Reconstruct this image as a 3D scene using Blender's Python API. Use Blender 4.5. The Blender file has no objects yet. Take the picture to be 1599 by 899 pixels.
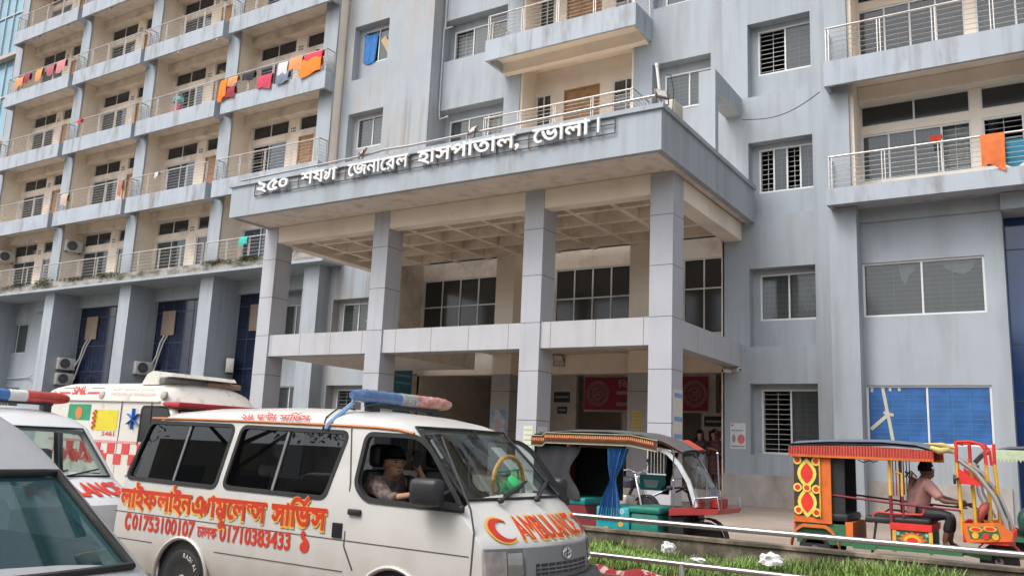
import bpy, bmesh, math, random
from mathutils import Vector, Matrix
random.seed(7)
R = math.radians
scene = bpy.context.scene
col = scene.collection

# ---------------------------------------------------------------- camera, sky, sun, exposure
CAM = Vector((0.0, 0.0, 1.65))
def _cam_axes(yaw=R(-32.865), pit=R(10.542), rol=R(2.482)):
    cy, sy = math.cos(yaw), math.sin(yaw)
    fwd = Vector((sy * math.cos(pit), cy * math.cos(pit), math.sin(pit)))
    r = Vector((cy, -sy, 0)); u = r.cross(fwd)
    r2 = r * math.cos(rol) + u * math.sin(rol)
    u2 = u * math.cos(rol) - r * math.sin(rol)
    return r2, u2, fwd
_r, _u, _f = _cam_axes()
cam_data = bpy.data.cameras.new('camera')
cam = bpy.data.objects.new('camera', cam_data)
col.objects.link(cam)
cam.matrix_world = Matrix(((_r.x, _u.x, -_f.x, CAM.x), (_r.y, _u.y, -_f.y, CAM.y), (_r.z, _u.z, -_f.z, CAM.z), (0, 0, 0, 1)))
cam_data.sensor_fit = 'HORIZONTAL'; cam_data.sensor_width = 36.0
cam_data.lens = 30.266
cam_data.clip_start = 0.05; cam_data.clip_end = 2000
scene.camera = cam

SUN_EL, SUN_AZ = R(54), R(205)            # azimuth measured from +Y towards +X
world = bpy.data.worlds.new('World'); scene.world = world
world.use_nodes = True
wn = world.node_tree; wn.nodes.clear()
w_out = wn.nodes.new('ShaderNodeOutputWorld'); w_bg = wn.nodes.new('ShaderNodeBackground')
w_sky = wn.nodes.new('ShaderNodeTexSky'); w_sky.sky_type = 'NISHITA'; w_sky.sun_disc = False
w_sky.sun_elevation = SUN_EL; w_sky.sun_rotation = SUN_AZ
w_sky.air_density = 1.0; w_sky.dust_density = 4.0; w_sky.ozone_density = 1.0
w_hsv = wn.nodes.new('ShaderNodeHueSaturation'); w_hsv.inputs['Saturation'].default_value = 0.32
w_tc = wn.nodes.new('ShaderNodeTexCoord'); w_no = wn.nodes.new('ShaderNodeTexNoise')
w_no.inputs['Scale'].default_value = 2.2; w_no.inputs['Detail'].default_value = 6
w_cr = wn.nodes.new('ShaderNodeValToRGB')
w_cr.color_ramp.elements[0].position = 0.36; w_cr.color_ramp.elements[0].color = (0.72, 0.75, 0.80, 1)
w_cr.color_ramp.elements[1].position = 0.66; w_cr.color_ramp.elements[1].color = (1.25, 1.24, 1.22, 1)
w_mx = wn.nodes.new('ShaderNodeMix'); w_mx.data_type = 'RGBA'; w_mx.blend_type = 'MULTIPLY'; w_mx.inputs[0].default_value = 1.0
wn.links.new(w_tc.outputs['Generated'], w_no.inputs['Vector']); wn.links.new(w_no.outputs['Fac'], w_cr.inputs['Fac'])
wn.links.new(w_sky.outputs['Color'], w_hsv.inputs['Color'])
wn.links.new(w_hsv.outputs['Color'], w_mx.inputs[6]); wn.links.new(w_cr.outputs['Color'], w_mx.inputs[7])
wn.links.new(w_mx.outputs[2], w_bg.inputs['Color'])
w_bg.inputs['Strength'].default_value = 0.15
wn.links.new(w_bg.outputs['Background'], w_out.inputs['Surface'])

sun_data = bpy.data.lights.new('sun', 'SUN'); sun = bpy.data.objects.new('sun', sun_data); col.objects.link(sun)
sun_data.energy = 0.6; sun_data.angle = R(22); sun_data.color = (1.0, 0.97, 0.93)
_sd = Vector((math.sin(SUN_AZ) * math.cos(SUN_EL), math.cos(SUN_AZ) * math.cos(SUN_EL), math.sin(SUN_EL)))
sun.rotation_euler = _sd.to_track_quat('Z', 'Y').to_euler()
sun.location = (0, -10, 30)

scene.view_settings.view_transform = 'Standard'
scene.view_settings.look = 'None'
scene.view_settings.exposure = 0.9
scene.view_settings.gamma = 1.0
scene.view_settings.use_curve_mapping = False
scene.render.engine = 'CYCLES'
try:
    scene.cycles.max_bounces = 8; scene.cycles.transparent_max_bounces = 16
    scene.cycles.use_denoising = True
    scene.cycles.caustics_reflective = False; scene.cycles.caustics_refractive = False
except Exception: pass

# ---------------------------------------------------------------- helpers
WPOS = {}
def tag(o, label=None, cat=None, group=None, kind=None):
    if label: o['label'] = label
    if cat: o['category'] = cat
    if group: o['group'] = group
    if kind: o['kind'] = kind
    return o
def thing(name, label, cat, loc=(0, 0, 0), rz=0.0, group=None):
    o = bpy.data.objects.new(name, None); col.objects.link(o)
    o.empty_display_size = 0.2
    o.location = loc; o.rotation_euler = (0, 0, rz)
    WPOS[o.name] = Vector(loc)
    return tag(o, label, cat, group)
def link_mesh(name, me, mats, parent=None, loc=None):
    o = bpy.data.objects.new(name, me); col.objects.link(o)
    if mats is not None:
        for m in (mats if isinstance(mats, (list, tuple)) else [mats]):
            me.materials.append(m)
    if parent is not None: o.parent = parent
    if loc is not None: o.location = loc
    return o
def smooth_angle(me, ang=35):
    bm = bmesh.new(); bm.from_mesh(me)
    for f in bm.faces: f.smooth = True
    lim = R(ang)
    for e in bm.edges:
        e.smooth = not (len(e.link_faces) != 2 or e.calc_face_angle(0) > lim)
    bm.to_mesh(me); bm.free()

class MB:
    def __init__(s): s.v = []; s.f = []; s.m = []; s.mi = 0
    def add(s, vs, fs):
        n = len(s.v); s.v += [tuple(p) for p in vs]
        for f in fs: s.f.append([n + i for i in f]); s.m.append(s.mi)
        return s
    def box(s, x0, x1, y0, y1, z0, z1):
        if x0 > x1: x0, x1 = x1, x0
        if y0 > y1: y0, y1 = y1, y0
        if z0 > z1: z0, z1 = z1, z0
        return s.add([(x0, y0, z0), (x1, y0, z0), (x1, y1, z0), (x0, y1, z0), (x0, y0, z1), (x1, y0, z1), (x1, y1, z1), (x0, y1, z1)],
                     [(0, 3, 2, 1), (4, 5, 6, 7), (0, 1, 5, 4), (1, 2, 6, 5), (2, 3, 7, 6), (3, 0, 4, 7)])
    def rbox(s, x0, x1, y0, y1, z0, z1, b=0.02, seg=2):
        bm = bmesh.new(); bmesh.ops.create_cube(bm, size=1)
        for v in bm.verts:
            v.co = ((x0 + x1) / 2 + v.co.x * (x1 - x0), (y0 + y1) / 2 + v.co.y * (y1 - y0), (z0 + z1) / 2 + v.co.z * (z1 - z0))
        bmesh.ops.bevel(bm, geom=list(bm.edges), offset=b, segments=seg, affect='EDGES', profile=0.5)
        bm.verts.index_update()
        s.add([v.co[:] for v in bm.verts], [[v.index for v in f.verts] for f in bm.faces]); bm.free(); return s
    def quad(s, a, b, c, d): return s.add([a, b, c, d], [(0, 1, 2, 3)])
    def bar(s, a, b, w, h=None, up=(0, 0, 1)):
        a, b = Vector(a), Vector(b); h = h or w; d = (b - a)
        if d.length < 1e-6: return s
        d.normalize(); up = Vector(up)
        if abs(d.dot(up)) > 0.98: up = Vector((0, 1, 0))
        x = d.cross(up).normalized(); y = x.cross(d)
        vs = [p + x * sx * w / 2 + y * sy * h / 2 for p in (a, b) for sx, sy in ((-1, -1), (1, -1), (1, 1), (-1, 1))]
        return s.add(vs, [(0, 1, 2, 3), (7, 6, 5, 4), (0, 4, 5, 1), (1, 5, 6, 2), (2, 6, 7, 3), (3, 7, 4, 0)])
    def tube(s, pts, r, n=8, cap=True, closed=False):
        pts = [Vector(p) for p in pts]; k = len(pts); rs = r if isinstance(r, (list, tuple)) else [r] * k
        rings = []; up = None
        for i, p in enumerate(pts):
            if closed: d = pts[(i + 1) % k] - pts[i - 1]
            else: d = (pts[min(i + 1, k - 1)] - pts[max(i - 1, 0)])
            d.normalize()
            if up is None:
                up = Vector((0, 0, 1)) if abs(d.z) < 0.9 else Vector((1, 0, 0))
            x = d.cross(up)
            if x.length < 1e-5: x = d.cross(Vector((0, 1, 0)))
            x.normalize(); y = x.cross(d); up = y
            rings.append([p + (x * math.cos(2 * math.pi * j / n) + y * math.sin(2 * math.pi * j / n)) * rs[i] for j in range(n)])
        vs = [v for r_ in rings for v in r_]; fs = []
        m = k if closed else k - 1
        for i in range(m):
            a, b = i * n, ((i + 1) % k) * n
            for j in range(n): fs.append((a + j, a + (j + 1) % n, b + (j + 1) % n, b + j))
        if cap and not closed:
            fs.append(tuple(reversed(range(n)))); fs.append(tuple(range((k - 1) * n, k * n)))
        return s.add(vs, fs)
    def lathe(s, c, axis, prof, n=24):
        # prof: list of (radius, offset along axis)
        c = Vector(c); a = Vector(axis).normalized()
        x = a.cross(Vector((0, 0, 1)));
        if x.length < 1e-4: x = Vector((1, 0, 0))
        x.normalize(); y = a.cross(x); k = len(prof); vs = []
        for r_, t in prof:
            for j in range(n):
                q = 2 * math.pi * j / n
                vs.append(c + a * t + (x * math.cos(q) + y * math.sin(q)) * r_)
        fs = [(i * n + j, i * n + (j + 1) % n, (i + 1) * n + (j + 1) % n, (i + 1) * n + j) for i in range(k - 1) for j in range(n)]
        if prof[0][0] > 1e-5: fs.append(tuple(reversed(range(n))))
        if prof[-1][0] > 1e-5: fs.append(tuple(range((k - 1) * n, k * n)))
        return s.add(vs, fs)
    def ball(s, c, rx, ry=None, rz=None, n=10, m=7):
        ry = rx if ry is None else ry; rz = rx if rz is None else rz
        vs = []; fs = []
        for i in range(m + 1):
            t = math.pi * i / m
            for j in range(n):
                q = 2 * math.pi * j / n
                vs.append((c[0] + rx * math.sin(t) * math.cos(q), c[1] + ry * math.sin(t) * math.sin(q), c[2] + rz * math.cos(t)))
        for i in range(m):
            for j in range(n): fs.append((i * n + j, (i + 1) * n + j, (i + 1) * n + (j + 1) % n, i * n + (j + 1) % n))
        return s.add(vs, fs)
    def prism(s, poly, axis, a, b):
        # poly: 2D points; axis 'x','y','z' is the extrusion direction from a to b
        def P(p, t):
            return {'x': (t, p[0], p[1]), 'y': (p[0], t, p[1]), 'z': (p[0], p[1], t)}[axis]
        n = len(poly)
        vs = [P(p, a) for p in poly] + [P(p, b) for p in poly]
        fs = [tuple(range(n)), tuple(reversed(range(n, 2 * n)))] + [(i, n + i, n + (i + 1) % n, (i + 1) % n) for i in range(n)]
        return s.add(vs, fs)
    def mesh(s, name, fix=True):
        me = bpy.data.meshes.new(name); me.from_pydata(s.v, [], s.f)
        if any(s.m): me.polygons.foreach_set('material_index', s.m)
        if fix:
            bm = bmesh.new(); bm.from_mesh(me); bmesh.ops.recalc_face_normals(bm, faces=bm.faces); bm.to_mesh(me); bm.free()
        me.update(); return me
    def build(s, name, mats, parent=None, world=False, smooth=None, fix=True, loc=None):
        if world and parent is not None:
            o = WPOS[parent.name]
            s.v = [(x - o.x, y - o.y, z - o.z) for x, y, z in s.v]
        me = s.mesh(name, fix)
        if smooth: smooth_angle(me, smooth)
        ob = link_mesh(name, me, mats, parent, loc)
        return ob
def solo(name, mb, mats, label, cat, base=None, smooth=None, group=None, kind=None):
    # a one-mesh thing built in world coordinates; its origin is moved to its base
    xs = [v[0] for v in mb.v]; ys = [v[1] for v in mb.v]; zs = [v[2] for v in mb.v]
    b = base or ((min(xs) + max(xs)) / 2, (min(ys) + max(ys)) / 2, min(zs))
    mb.v = [(x - b[0], y - b[1], z - b[2]) for x, y, z in mb.v]
    me = mb.mesh(name)
    if smooth: smooth_angle(me, smooth)
    o = link_mesh(name, me, mats); o.location = b
    WPOS[o.name] = Vector(b)
    return tag(o, label, cat, group, kind)

def rpoly(pts, r, n=4):
    # rounded polygon (2D); r one radius or a list
    out = []; k = len(pts)
    for i in range(k):
        p0, p, p1 = Vector(pts[i - 1]), Vector(pts[i]), Vector(pts[(i + 1) % k])
        rr = r[i] if isinstance(r, (list, tuple)) else r
        a = (p0 - p); b = (p1 - p); rr = min(rr, a.length * .45, b.length * .45)
        a.normalize(); b.normalize(); A = p + a * rr; B = p + b * rr
        for j in range(n + 1):
            t = j / n
            out.append(tuple(A * (1 - t) ** 2 + p * 2 * t * (1 - t) + B * t ** 2))
    return out
def offset_poly(pts, d):
    # inset(-)/outset(+) of a convex-ish polygon about its edges
    k = len(pts); area = sum(pts[i][0] * pts[(i + 1) % k][1] - pts[(i + 1) % k][0] * pts[i][1] for i in range(k))
    sg = 1 if area > 0 else -1; out = []
    for i in range(k):
        p0, p, p1 = Vector(pts[i - 1]), Vector(pts[i]), Vector(pts[(i + 1) % k])
        e0 = (p - p0); e1 = (p1 - p)
        if e0.length < 1e-6: e0 = e1
        if e1.length < 1e-6: e1 = e0
        n0 = Vector((e0.y, -e0.x)).normalized() * sg; n1 = Vector((e1.y, -e1.x)).normalized() * sg
        nn = n0 + n1
        if nn.length < 1e-6: nn = n0
        nn.normalize(); c = max(0.4, nn.dot(n0))
        out.append(tuple(p + nn * d / c))
    return out

# ---------------------------------------------------------------- materials
def _new(name):
    m = bpy.data.materials.new(name); m.use_nodes = True
    nt = m.node_tree; nt.nodes.clear()
    return m, nt, nt.nodes.new('ShaderNodeOutputMaterial')
def mat(name, c, rough=0.6, var=0.08, scale=4.0, bump=0.0, bscale=60, metal=0.0, spec=0.5, dirt=0.0, dirt_col=(0.10, 0.085, 0.07), dscale=(1.6, 1.6, 0.35), dlo=0.50, dhi=0.72, emit=None, coat=0.0, trans=0.0, streak=None):
    m, nt, out = _new(name); N = nt.nodes.new; L = nt.links.new
    b = N('ShaderNodeBsdfPrincipled'); L(b.outputs[0], out.inputs[0])
    b.inputs['Roughness'].default_value = rough; b.inputs['Metallic'].default_value = metal
    b.inputs['Specular IOR Level'].default_value = spec
    if coat: b.inputs['Coat Weight'].default_value = coat; b.inputs['Coat Roughness'].default_value = 0.06
    if trans: b.inputs['Transmission Weight'].default_value = trans
    tc = N('ShaderNodeTexCoord'); no = N('ShaderNodeTexNoise'); no.inputs['Scale'].default_value = scale; no.inputs['Detail'].default_value = 6
    L(tc.outputs['Object'], no.inputs['Vector'])
    cr = N('ShaderNodeValToRGB')
    cr.color_ramp.elements[0].position = 0.3; cr.color_ramp.elements[1].position = 0.7
    cr.color_ramp.elements[0].color = (*[x * (1 - var) for x in c], 1); cr.color_ramp.elements[1].color = (*[min(1, x * (1 + var)) for x in c], 1)
    L(no.outputs['Fac'], cr.inputs['Fac']); src = cr.outputs['Color']
    if dirt:
        mp = N('ShaderNodeMapping'); mp.inputs['Scale'].default_value = dscale; L(tc.outputs['Object'], mp.inputs['Vector'])
        n2 = N('ShaderNodeTexNoise'); n2.inputs['Scale'].default_value = 1.0; n2.inputs['Detail'].default_value = 9; n2.inputs['Roughness'].default_value = 0.62
        L(mp.outputs[0], n2.inputs['Vector'])
        r2 = N('ShaderNodeMapRange'); r2.inputs[1].default_value = dlo; r2.inputs[2].default_value = dhi; r2.inputs[4].default_value = dirt
        L(n2.outputs['Fac'], r2.inputs[0])
        mx = N('ShaderNodeMix'); mx.data_type = 'RGBA'; L(r2.outputs[0], mx.inputs[0]); L(src, mx.inputs[6]); mx.inputs[7].default_value = (*dirt_col, 1)
        src = mx.outputs[2]
    if streak:
        # rain streaks: fine vertical noise, kept to some areas by a broad mask
        amt, sc, msk = streak; fs = []
        for k, (s3, lo, hi) in enumerate((((5.0, 5.0, 0.16), 0.50, 0.74), ((0.55, 0.55, 0.38), 0.44, 0.62))):
            mp = N('ShaderNodeMapping'); mp.inputs['Scale'].default_value = s3; mp.inputs['Location'].default_value = (3.1 * k, 1.7, 0.4); L(tc.outputs['Object'], mp.inputs['Vector'])
            nn = N('ShaderNodeTexNoise'); nn.inputs['Detail'].default_value = 6; nn.inputs['Scale'].default_value = 1.0; L(mp.outputs[0], nn.inputs['Vector'])
            rr = N('ShaderNodeMapRange'); rr.inputs[1].default_value = lo; rr.inputs[2].default_value = hi; L(nn.outputs['Fac'], rr.inputs[0]); fs.append(rr)
        mm = N('ShaderNodeMath'); mm.operation = 'MULTIPLY'; L(fs[0].outputs[0], mm.inputs[0]); L(fs[1].outputs[0], mm.inputs[1])
        m3 = N('ShaderNodeMath'); m3.operation = 'MULTIPLY'; m3.inputs[1].default_value = amt; m3.use_clamp = True; L(mm.outputs[0], m3.inputs[0])
        mx = N('ShaderNodeMix'); mx.data_type = 'RGBA'; L(m3.outputs[0], mx.inputs[0]); L(src, mx.inputs[6]); mx.inputs[7].default_value = (*sc, 1); src = mx.outputs[2]
    L(src, b.inputs['Base Color'])
    if bump:
        n3 = N('ShaderNodeTexNoise'); n3.inputs['Scale'].default_value = bscale; n3.inputs['Detail'].default_value = 4; L(tc.outputs['Object'], n3.inputs['Vector'])
        bp = N('ShaderNodeBump'); bp.inputs['Strength'].default_value = bump; bp.inputs['Distance'].default_value = 0.02
        L(n3.outputs['Fac'], bp.inputs['Height']); L(bp.outputs[0], b.inputs['Normal'])
    if emit:
        b.inputs['Emission Color'].default_value = (*emit[:3], 1); b.inputs['Emission Strength'].default_value = emit[3]
    return m
def glass(name, tint=(0.6, 0.66, 0.64), opaque=0.35, base=(0.05, 0.06, 0.06), rough=0.04, refl=1.45, wave=0.0):
    # thin pane: part see-through, part dusty tint, with a mirror-like coat
    m, nt, out = _new(name); N = nt.nodes.new; L = nt.links.new
    tr = N('ShaderNodeBsdfTransparent'); tr.inputs[0].default_value = (*tint, 1)
    df = N('ShaderNodeBsdfDiffuse'); df.inputs[0].default_value = (*base, 1)
    gl = N('ShaderNodeBsdfGlossy'); gl.inputs['Roughness'].default_value = rough; gl.inputs[0].default_value = (0.86, 0.88, 0.9, 1)
    m1 = N('ShaderNodeMixShader'); m1.inputs[0].default_value = opaque; L(tr.outputs[0], m1.inputs[1]); L(df.outputs[0], m1.inputs[2])
    lw = N('ShaderNodeLayerWeight'); lw.inputs['Blend'].default_value = 0.5
    pw = N('ShaderNodeMath'); pw.operation = 'POWER'; pw.inputs[1].default_value = 4.0; L(lw.outputs['Facing'], pw.inputs[0])
    fr = N('ShaderNodeMath'); fr.operation = 'MULTIPLY_ADD'; fr.inputs[1].default_value = 0.75; fr.inputs[2].default_value = 1.6 * ((refl - 1) / (refl + 1)) ** 2; L(pw.outputs[0], fr.inputs[0])
    m2 = N('ShaderNodeMixShader'); L(fr.outputs[0], m2.inputs[0]); L(m1.outputs[0], m2.inputs[1]); L(gl.outputs[0], m2.inputs[2])
    if wave:
        tc = N('ShaderNodeTexCoord'); no = N('ShaderNodeTexNoise'); no.inputs['Scale'].default_value = 1.7; L(tc.outputs['Object'], no.inputs['Vector'])
        bp = N('ShaderNodeBump'); bp.inputs['Strength'].default_value = wave; bp.inputs['Distance'].default_value = 0.05; L(no.outputs['Fac'], bp.inputs['Height'])
        L(bp.outputs[0], gl.inputs['Normal']); L(bp.outputs[0], lw.inputs['Normal'])
    L(m2.outputs[0], out.inputs[0]); return m
def cladding(name, c, joints_z=1.185, z0=0.0, joints_x=None, x0=0.0, w=0.014, axis='z'):
    # metal cladding sheet with dark joint lines at a regular spacing along one object axis
    m = mat(name, c, rough=0.45, var=0.04, scale=1.2, dirt=0.25, dirt_col=(0.20, 0.18, 0.165), dscale=(0.8, 0.8, 0.5), dlo=0.52, dhi=0.85, streak=(.5, (0.24, 0.23, 0.225), 0))
    nt = m.node_tree; N = nt.nodes.new; L = nt.links.new
    b = [n for n in nt.nodes if n.type == 'BSDF_PRINCIPLED'][0]; src = b.inputs['Base Color'].links[0].from_socket
    tc = N('ShaderNodeTexCoord'); sp = N('ShaderNodeSeparateXYZ'); L(tc.outputs['Object'], sp.inputs[0])
    a = N('ShaderNodeMath'); a.operation = 'ADD'; a.inputs[1].default_value = -z0; L(sp.outputs['XYZ'.index(axis.upper())], a.inputs[0])
    q = N('ShaderNodeMath'); q.operation = 'PINGPONG'; q.inputs[1].default_value = joints_z / 2; L(a.outputs[0], q.inputs[0])
    lt = N('ShaderNodeMath'); lt.operation = 'LESS_THAN'; lt.inputs[1].default_value = w / 2; L(q.outputs[0], lt.inputs[0])
    mx = N('ShaderNodeMix'); mx.data_type = 'RGBA'; L(lt.outputs[0], mx.inputs[0]); L(src, mx.inputs[6]); mx.inputs[7].default_value = (0.02, 0.02, 0.022, 1)
    L(mx.outputs[2], b.inputs['Base Color']); return m

WALLC = (0.345, 0.383, 0.415); CREAMC = (0.83, 0.735, 0.62)
M = {}
M['wall'] = mat('blue_grey_paint', WALLC, 0.75, 0.05, 0.8, bump=0.12, bscale=25, dirt=0.6, dirt_col=(0.215, 0.215, 0.215), dscale=(1.7, 1.7, 0.2), dlo=0.47, dhi=0.76, streak=(.5, (0.19, 0.185, 0.18), 0))
M['wall_stained'] = mat('weathered_blue_grey_paint', WALLC, 0.8, 0.06, 0.9, bump=0.15, bscale=25, dirt=0.7, dirt_col=(0.36, 0.335, 0.31), dscale=(0.7, 0.7, 0.22), dlo=0.45, dhi=0.60, streak=(.8, (0.22, 0.20, 0.185), 0))
M['parapet'] = mat('parapet_paint', (0.375, 0.41, 0.455), 0.75, 0.05, 0.9, bump=0.1, bscale=25, dirt=0.8, dirt_col=(0.17, 0.155, 0.135), dscale=(2.2, 2.2, 0.5), dlo=0.51, dhi=0.74, streak=(.65, (0.15, 0.14, 0.125), 0))
M['cream'] = mat('cream_plaster', CREAMC, 0.85, 0.05, 0.8, bump=0.1, bscale=30, dirt=0.35, dirt_col=(0.30, 0.235, 0.175), dscale=(0.7, 0.7, 0.5), dlo=0.5, dhi=0.78)
M['cream_damp'] = mat('damp_cream_plaster', (0.81, 0.705, 0.585), 0.9, 0.06, 1.2, bump=0.2, bscale=25, dirt=0.5, dirt_col=(0.36, 0.27, 0.195), dscale=(1.4, 1.4, 1.4), dlo=0.47, dhi=0.68)
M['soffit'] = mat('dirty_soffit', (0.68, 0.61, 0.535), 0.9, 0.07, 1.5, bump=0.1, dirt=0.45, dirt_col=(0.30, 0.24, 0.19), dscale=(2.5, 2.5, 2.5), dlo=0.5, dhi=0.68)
M['moss_band'] = mat('mossy_concrete', (0.33, 0.31, 0.285), 0.95, 0.2, 3, bump=0.4, bscale=12, dirt=0.9, dirt_col=(0.055, 0.06, 0.03), dscale=(0.9, 0.9, 2.2), dlo=0.45, dhi=0.6)
M['clad'] = cladding('grey_cladding', (0.415, 0.42, 0.45), 1.185, 7.08 - 0.45)
M['clad_x'] = cladding('grey_cladding_panels', (0.445, 0.44, 0.455), 1.22, 0.35, axis='x', w=0.012)
M['clad_y'] = cladding('grey_cladding_side_panels', (0.445, 0.44, 0.455), 1.22, 0.35, axis='y', w=0.012)
M['alu'] = mat('white_aluminium', (0.66, 0.67, 0.66), 0.4, 0.04, 3)
M['steel'] = mat('stainless_steel', (0.42, 0.41, 0.405), 0.32, 0.06, 2, metal=0.9)
M['steel_dull'] = mat('dull_steel', (0.50, 0.47, 0.44), 0.42, 0.12, 3, metal=0.7, dirt=0.3, dirt_col=(0.2, 0.13, 0.09))
M['grille'] = mat('grey_grille_paint', (0.50, 0.50, 0.48), 0.6, 0.1)
M['pane'] = glass('dusty_pane', (0.42, 0.46, 0.45), 0.30, (0.16, 0.175, 0.17), 0.05, 1.5, 0.02)
M['pane_dark'] = glass('dark_transom_pane', (0.25, 0.25, 0.24), 0.75, (0.055, 0.052, 0.048), 0.12, 1.38)
M['pane_blue'] = glass('bluish_pane', (0.35, 0.42, 0.50), 0.45, (0.10, 0.14, 0.20), 0.06, 1.5)
M['curtain'] = mat('pale_curtain', (0.26, 0.285, 0.275), 0.9, 0.08, 3)
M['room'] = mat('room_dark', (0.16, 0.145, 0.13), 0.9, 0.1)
M['slab'] = mat('slab_concrete', (0.30, 0.27, 0.24), 0.9, 0.1)
M['door_wood'] = mat('varnished_wood', (0.36, 0.19, 0.075), 0.5, 0.25, 6, dirt=0.3, dirt_col=(0.16, 0.07, 0.03), dscale=(9, 9, 0.6), dlo=0.42, dhi=0.7)
M['black'] = mat('black_plastic', (0.018, 0.018, 0.02), 0.45, 0.15)
M['rubber'] = mat('black_rubber', (0.02, 0.02, 0.02), 0.75, 0.2, 20)
M['white_plastic'] = mat('white_plastic', (0.68, 0.67, 0.63), 0.45, 0.05)
M['red'] = mat('red_paint', (0.55, 0.03, 0.02), 0.5, 0.1)
M['rust'] = mat('rusty_angle_iron', (0.075, 0.06, 0.055), 0.8, 0.3, 8, dirt=0.5, dirt_col=(0.17, 0.07, 0.03), dlo=0.45, dhi=0.6)
M['letter'] = mat('white_letter_metal', (0.72, 0.71, 0.70), 0.5, 0.05, 2, dirt=0.5, dirt_col=(0.36, 0.33, 0.31), dscale=(3, 3, 3), dlo=0.5, dhi=0.66)
def flat(name, c, rough=0.6, var=0.06, scale=6, **k): 
    key = 'f_' + name
    if key not in M: M[key] = mat(name, c, rough, var, scale, **k)
    return M[key]

# ---------------------------------------------------------------- lettering (Bengali is set glyph by glyph in visual order)
_TX = {}
def _wind(p, contours):
    w = 0
    for c in contours:
        k = len(c)
        for i in range(k):
            x0, y0 = c[i]; x1, y1 = c[(i + 1) % k]
            if y0 <= p[1]:
                if y1 > p[1] and (x1 - x0) * (p[1] - y0) - (p[0] - x0) * (y1 - y0) > 0: w += 1
            elif y1 <= p[1] and (x1 - x0) * (p[1] - y0) - (p[0] - x0) * (y1 - y0) < 0: w -= 1
    return w
def glyphs(body, bold=0.0, res=3):
    key = (body, round(bold, 4), res)
    if key in _TX: return _TX[key]
    from mathutils.geometry import delaunay_2d_cdt
    V = []; F = []; x = 0.0
    cu = bpy.data.curves.new('t', 'FONT'); cu.body = body; cu.resolution_u = res; cu.fill_mode = 'NONE'
    o = bpy.data.objects.new('t', cu); col.objects.link(o); bpy.context.view_layer.update()
    me = o.to_mesh(); P = [(v.co.x, v.co.y) for v in me.vertices]; E = [tuple(e.vertices) for e in me.edges]; o.to_mesh_clear()
    bpy.data.objects.remove(o); bpy.data.curves.remove(cu)
    nb = {}
    for i, j in E: nb.setdefault(i, []).append(j); nb.setdefault(j, []).append(i)
    seen = set(); cons = []
    for st in sorted(nb):
        if st in seen: continue
        c = [st]; seen.add(st); cur = st
        nxt = st + 1 if (st + 1) in nb[st] else nb[st][0]
        while nxt not in seen:
            c.append(nxt); seen.add(nxt); q = [k for k in nb[nxt] if k not in seen]
            if not q: break
            nxt = q[0]
        pts = []
        for k in c:
            if not pts or (Vector(P[k]) - Vector(pts[-1])).length > 1e-4: pts.append(P[k])
        if len(pts) > 2 and (Vector(pts[0]) - Vector(pts[-1])).length < 1e-4: pts.pop()
        if len(pts) > 2: cons.append(pts)
    area = lambda c: sum(c[i][0] * c[(i + 1) % len(c)][1] - c[(i + 1) % len(c)][0] * c[i][1] for i in range(len(c))) / 2
    sg = 1 if sum(area(c) for c in cons) > 0 else -1
    if bold:
        cons = [offset_poly(c, bold * (1 if area(c) * sg > 0 else -1)) if len(c) > 2 else c for c in cons]
    vs = []; es = []
    for c in cons:
        n = len(vs); vs += [Vector(p) for p in c]; es += [(n + i, n + (i + 1) % len(c)) for i in range(len(c))]
    if vs:
        ov, oe, of, *_ = delaunay_2d_cdt(vs, es, [], 0, 1e-5)
        for f in of:
            cx = sum(ov[i].x for i in f) / len(f); cy = sum(ov[i].y for i in f) / len(f)
            if _wind((cx, cy), cons) != 0: F.append(tuple(f))
        V = [(v.x, v.y, 0.0) for v in ov]
    _TX[key] = (V, F); return _TX[key]
def stroke2d(pts, w):
    vs = []; fs = []; k = len(pts)
    for i, p in enumerate(pts):
        a = Vector(pts[max(i - 1, 0)]); b = Vector(pts[min(i + 1, k - 1)]); d = (b - a); d.normalize(); n = Vector((-d.y, d.x)) * w / 2
        vs += [(p[0] + n.x, p[1] + n.y, 0), (p[0] - n.x, p[1] - n.y, 0)]
    fs = [(2 * i, 2 * i + 1, 2 * i + 3, 2 * i + 2) for i in range(k - 1)]
    return vs, fs
def compose(tokens, bold=0.0, res=3):
    # tokens: plain text, or (text, scale, dx, dy, advance?) for stacked pieces, or 'YA' / 'REPH' marks
    V = []; F = []; x = 0.0; lift_ = [0.0]
    def put(vs, fs, dx, dy, s):
        n = len(V); lift_[0] += 0.002; V.extend([(a[0] * s + dx, a[1] * s + dy, lift_[0]) for a in vs]); F.extend([tuple(n + i for i in f) for f in fs])
    for t in tokens:
        if t == 'YA':
            pts = [(0.02, .47), (.10, .50), (.17, .42), (.10, .30), (.04, .22), (.14, .12), (.26, .20), (.30, .40), (.34, .66)]
            pts2 = [(x + p[0], p[1] - 0.04) for p in pts]
            vs, fs = stroke2d(pts2, 0.075 + bold * 2); put(vs, fs, 0, 0, 1); x += 0.40
        elif t == 'REPH':
            vs, fs = stroke2d([(x - .42, .74), (x - .30, .79), (x - .12, .97)], 0.085 + bold * 2); put(vs, fs, 0, 0, 1)
        elif isinstance(t, tuple):
            vs, fs = glyphs(t[0], bold, res); put(vs, fs, x + t[2], t[3], t[1])
            x += t[4]
        elif not t.strip(): x += 0.28 * len(t)
        else:
            vs, fs = glyphs(t, bold, res)
            mn = min(v[0] for v in vs); mxx = max(v[0] for v in vs)
            dx = -mn if mn > 0.02 or mn < -0.02 else 0.0
            put(vs, fs, x + dx, 0, 1); x += mxx + dx + (0.05 if mn > 0.02 else -0.01)
    return V, F, x
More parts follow.
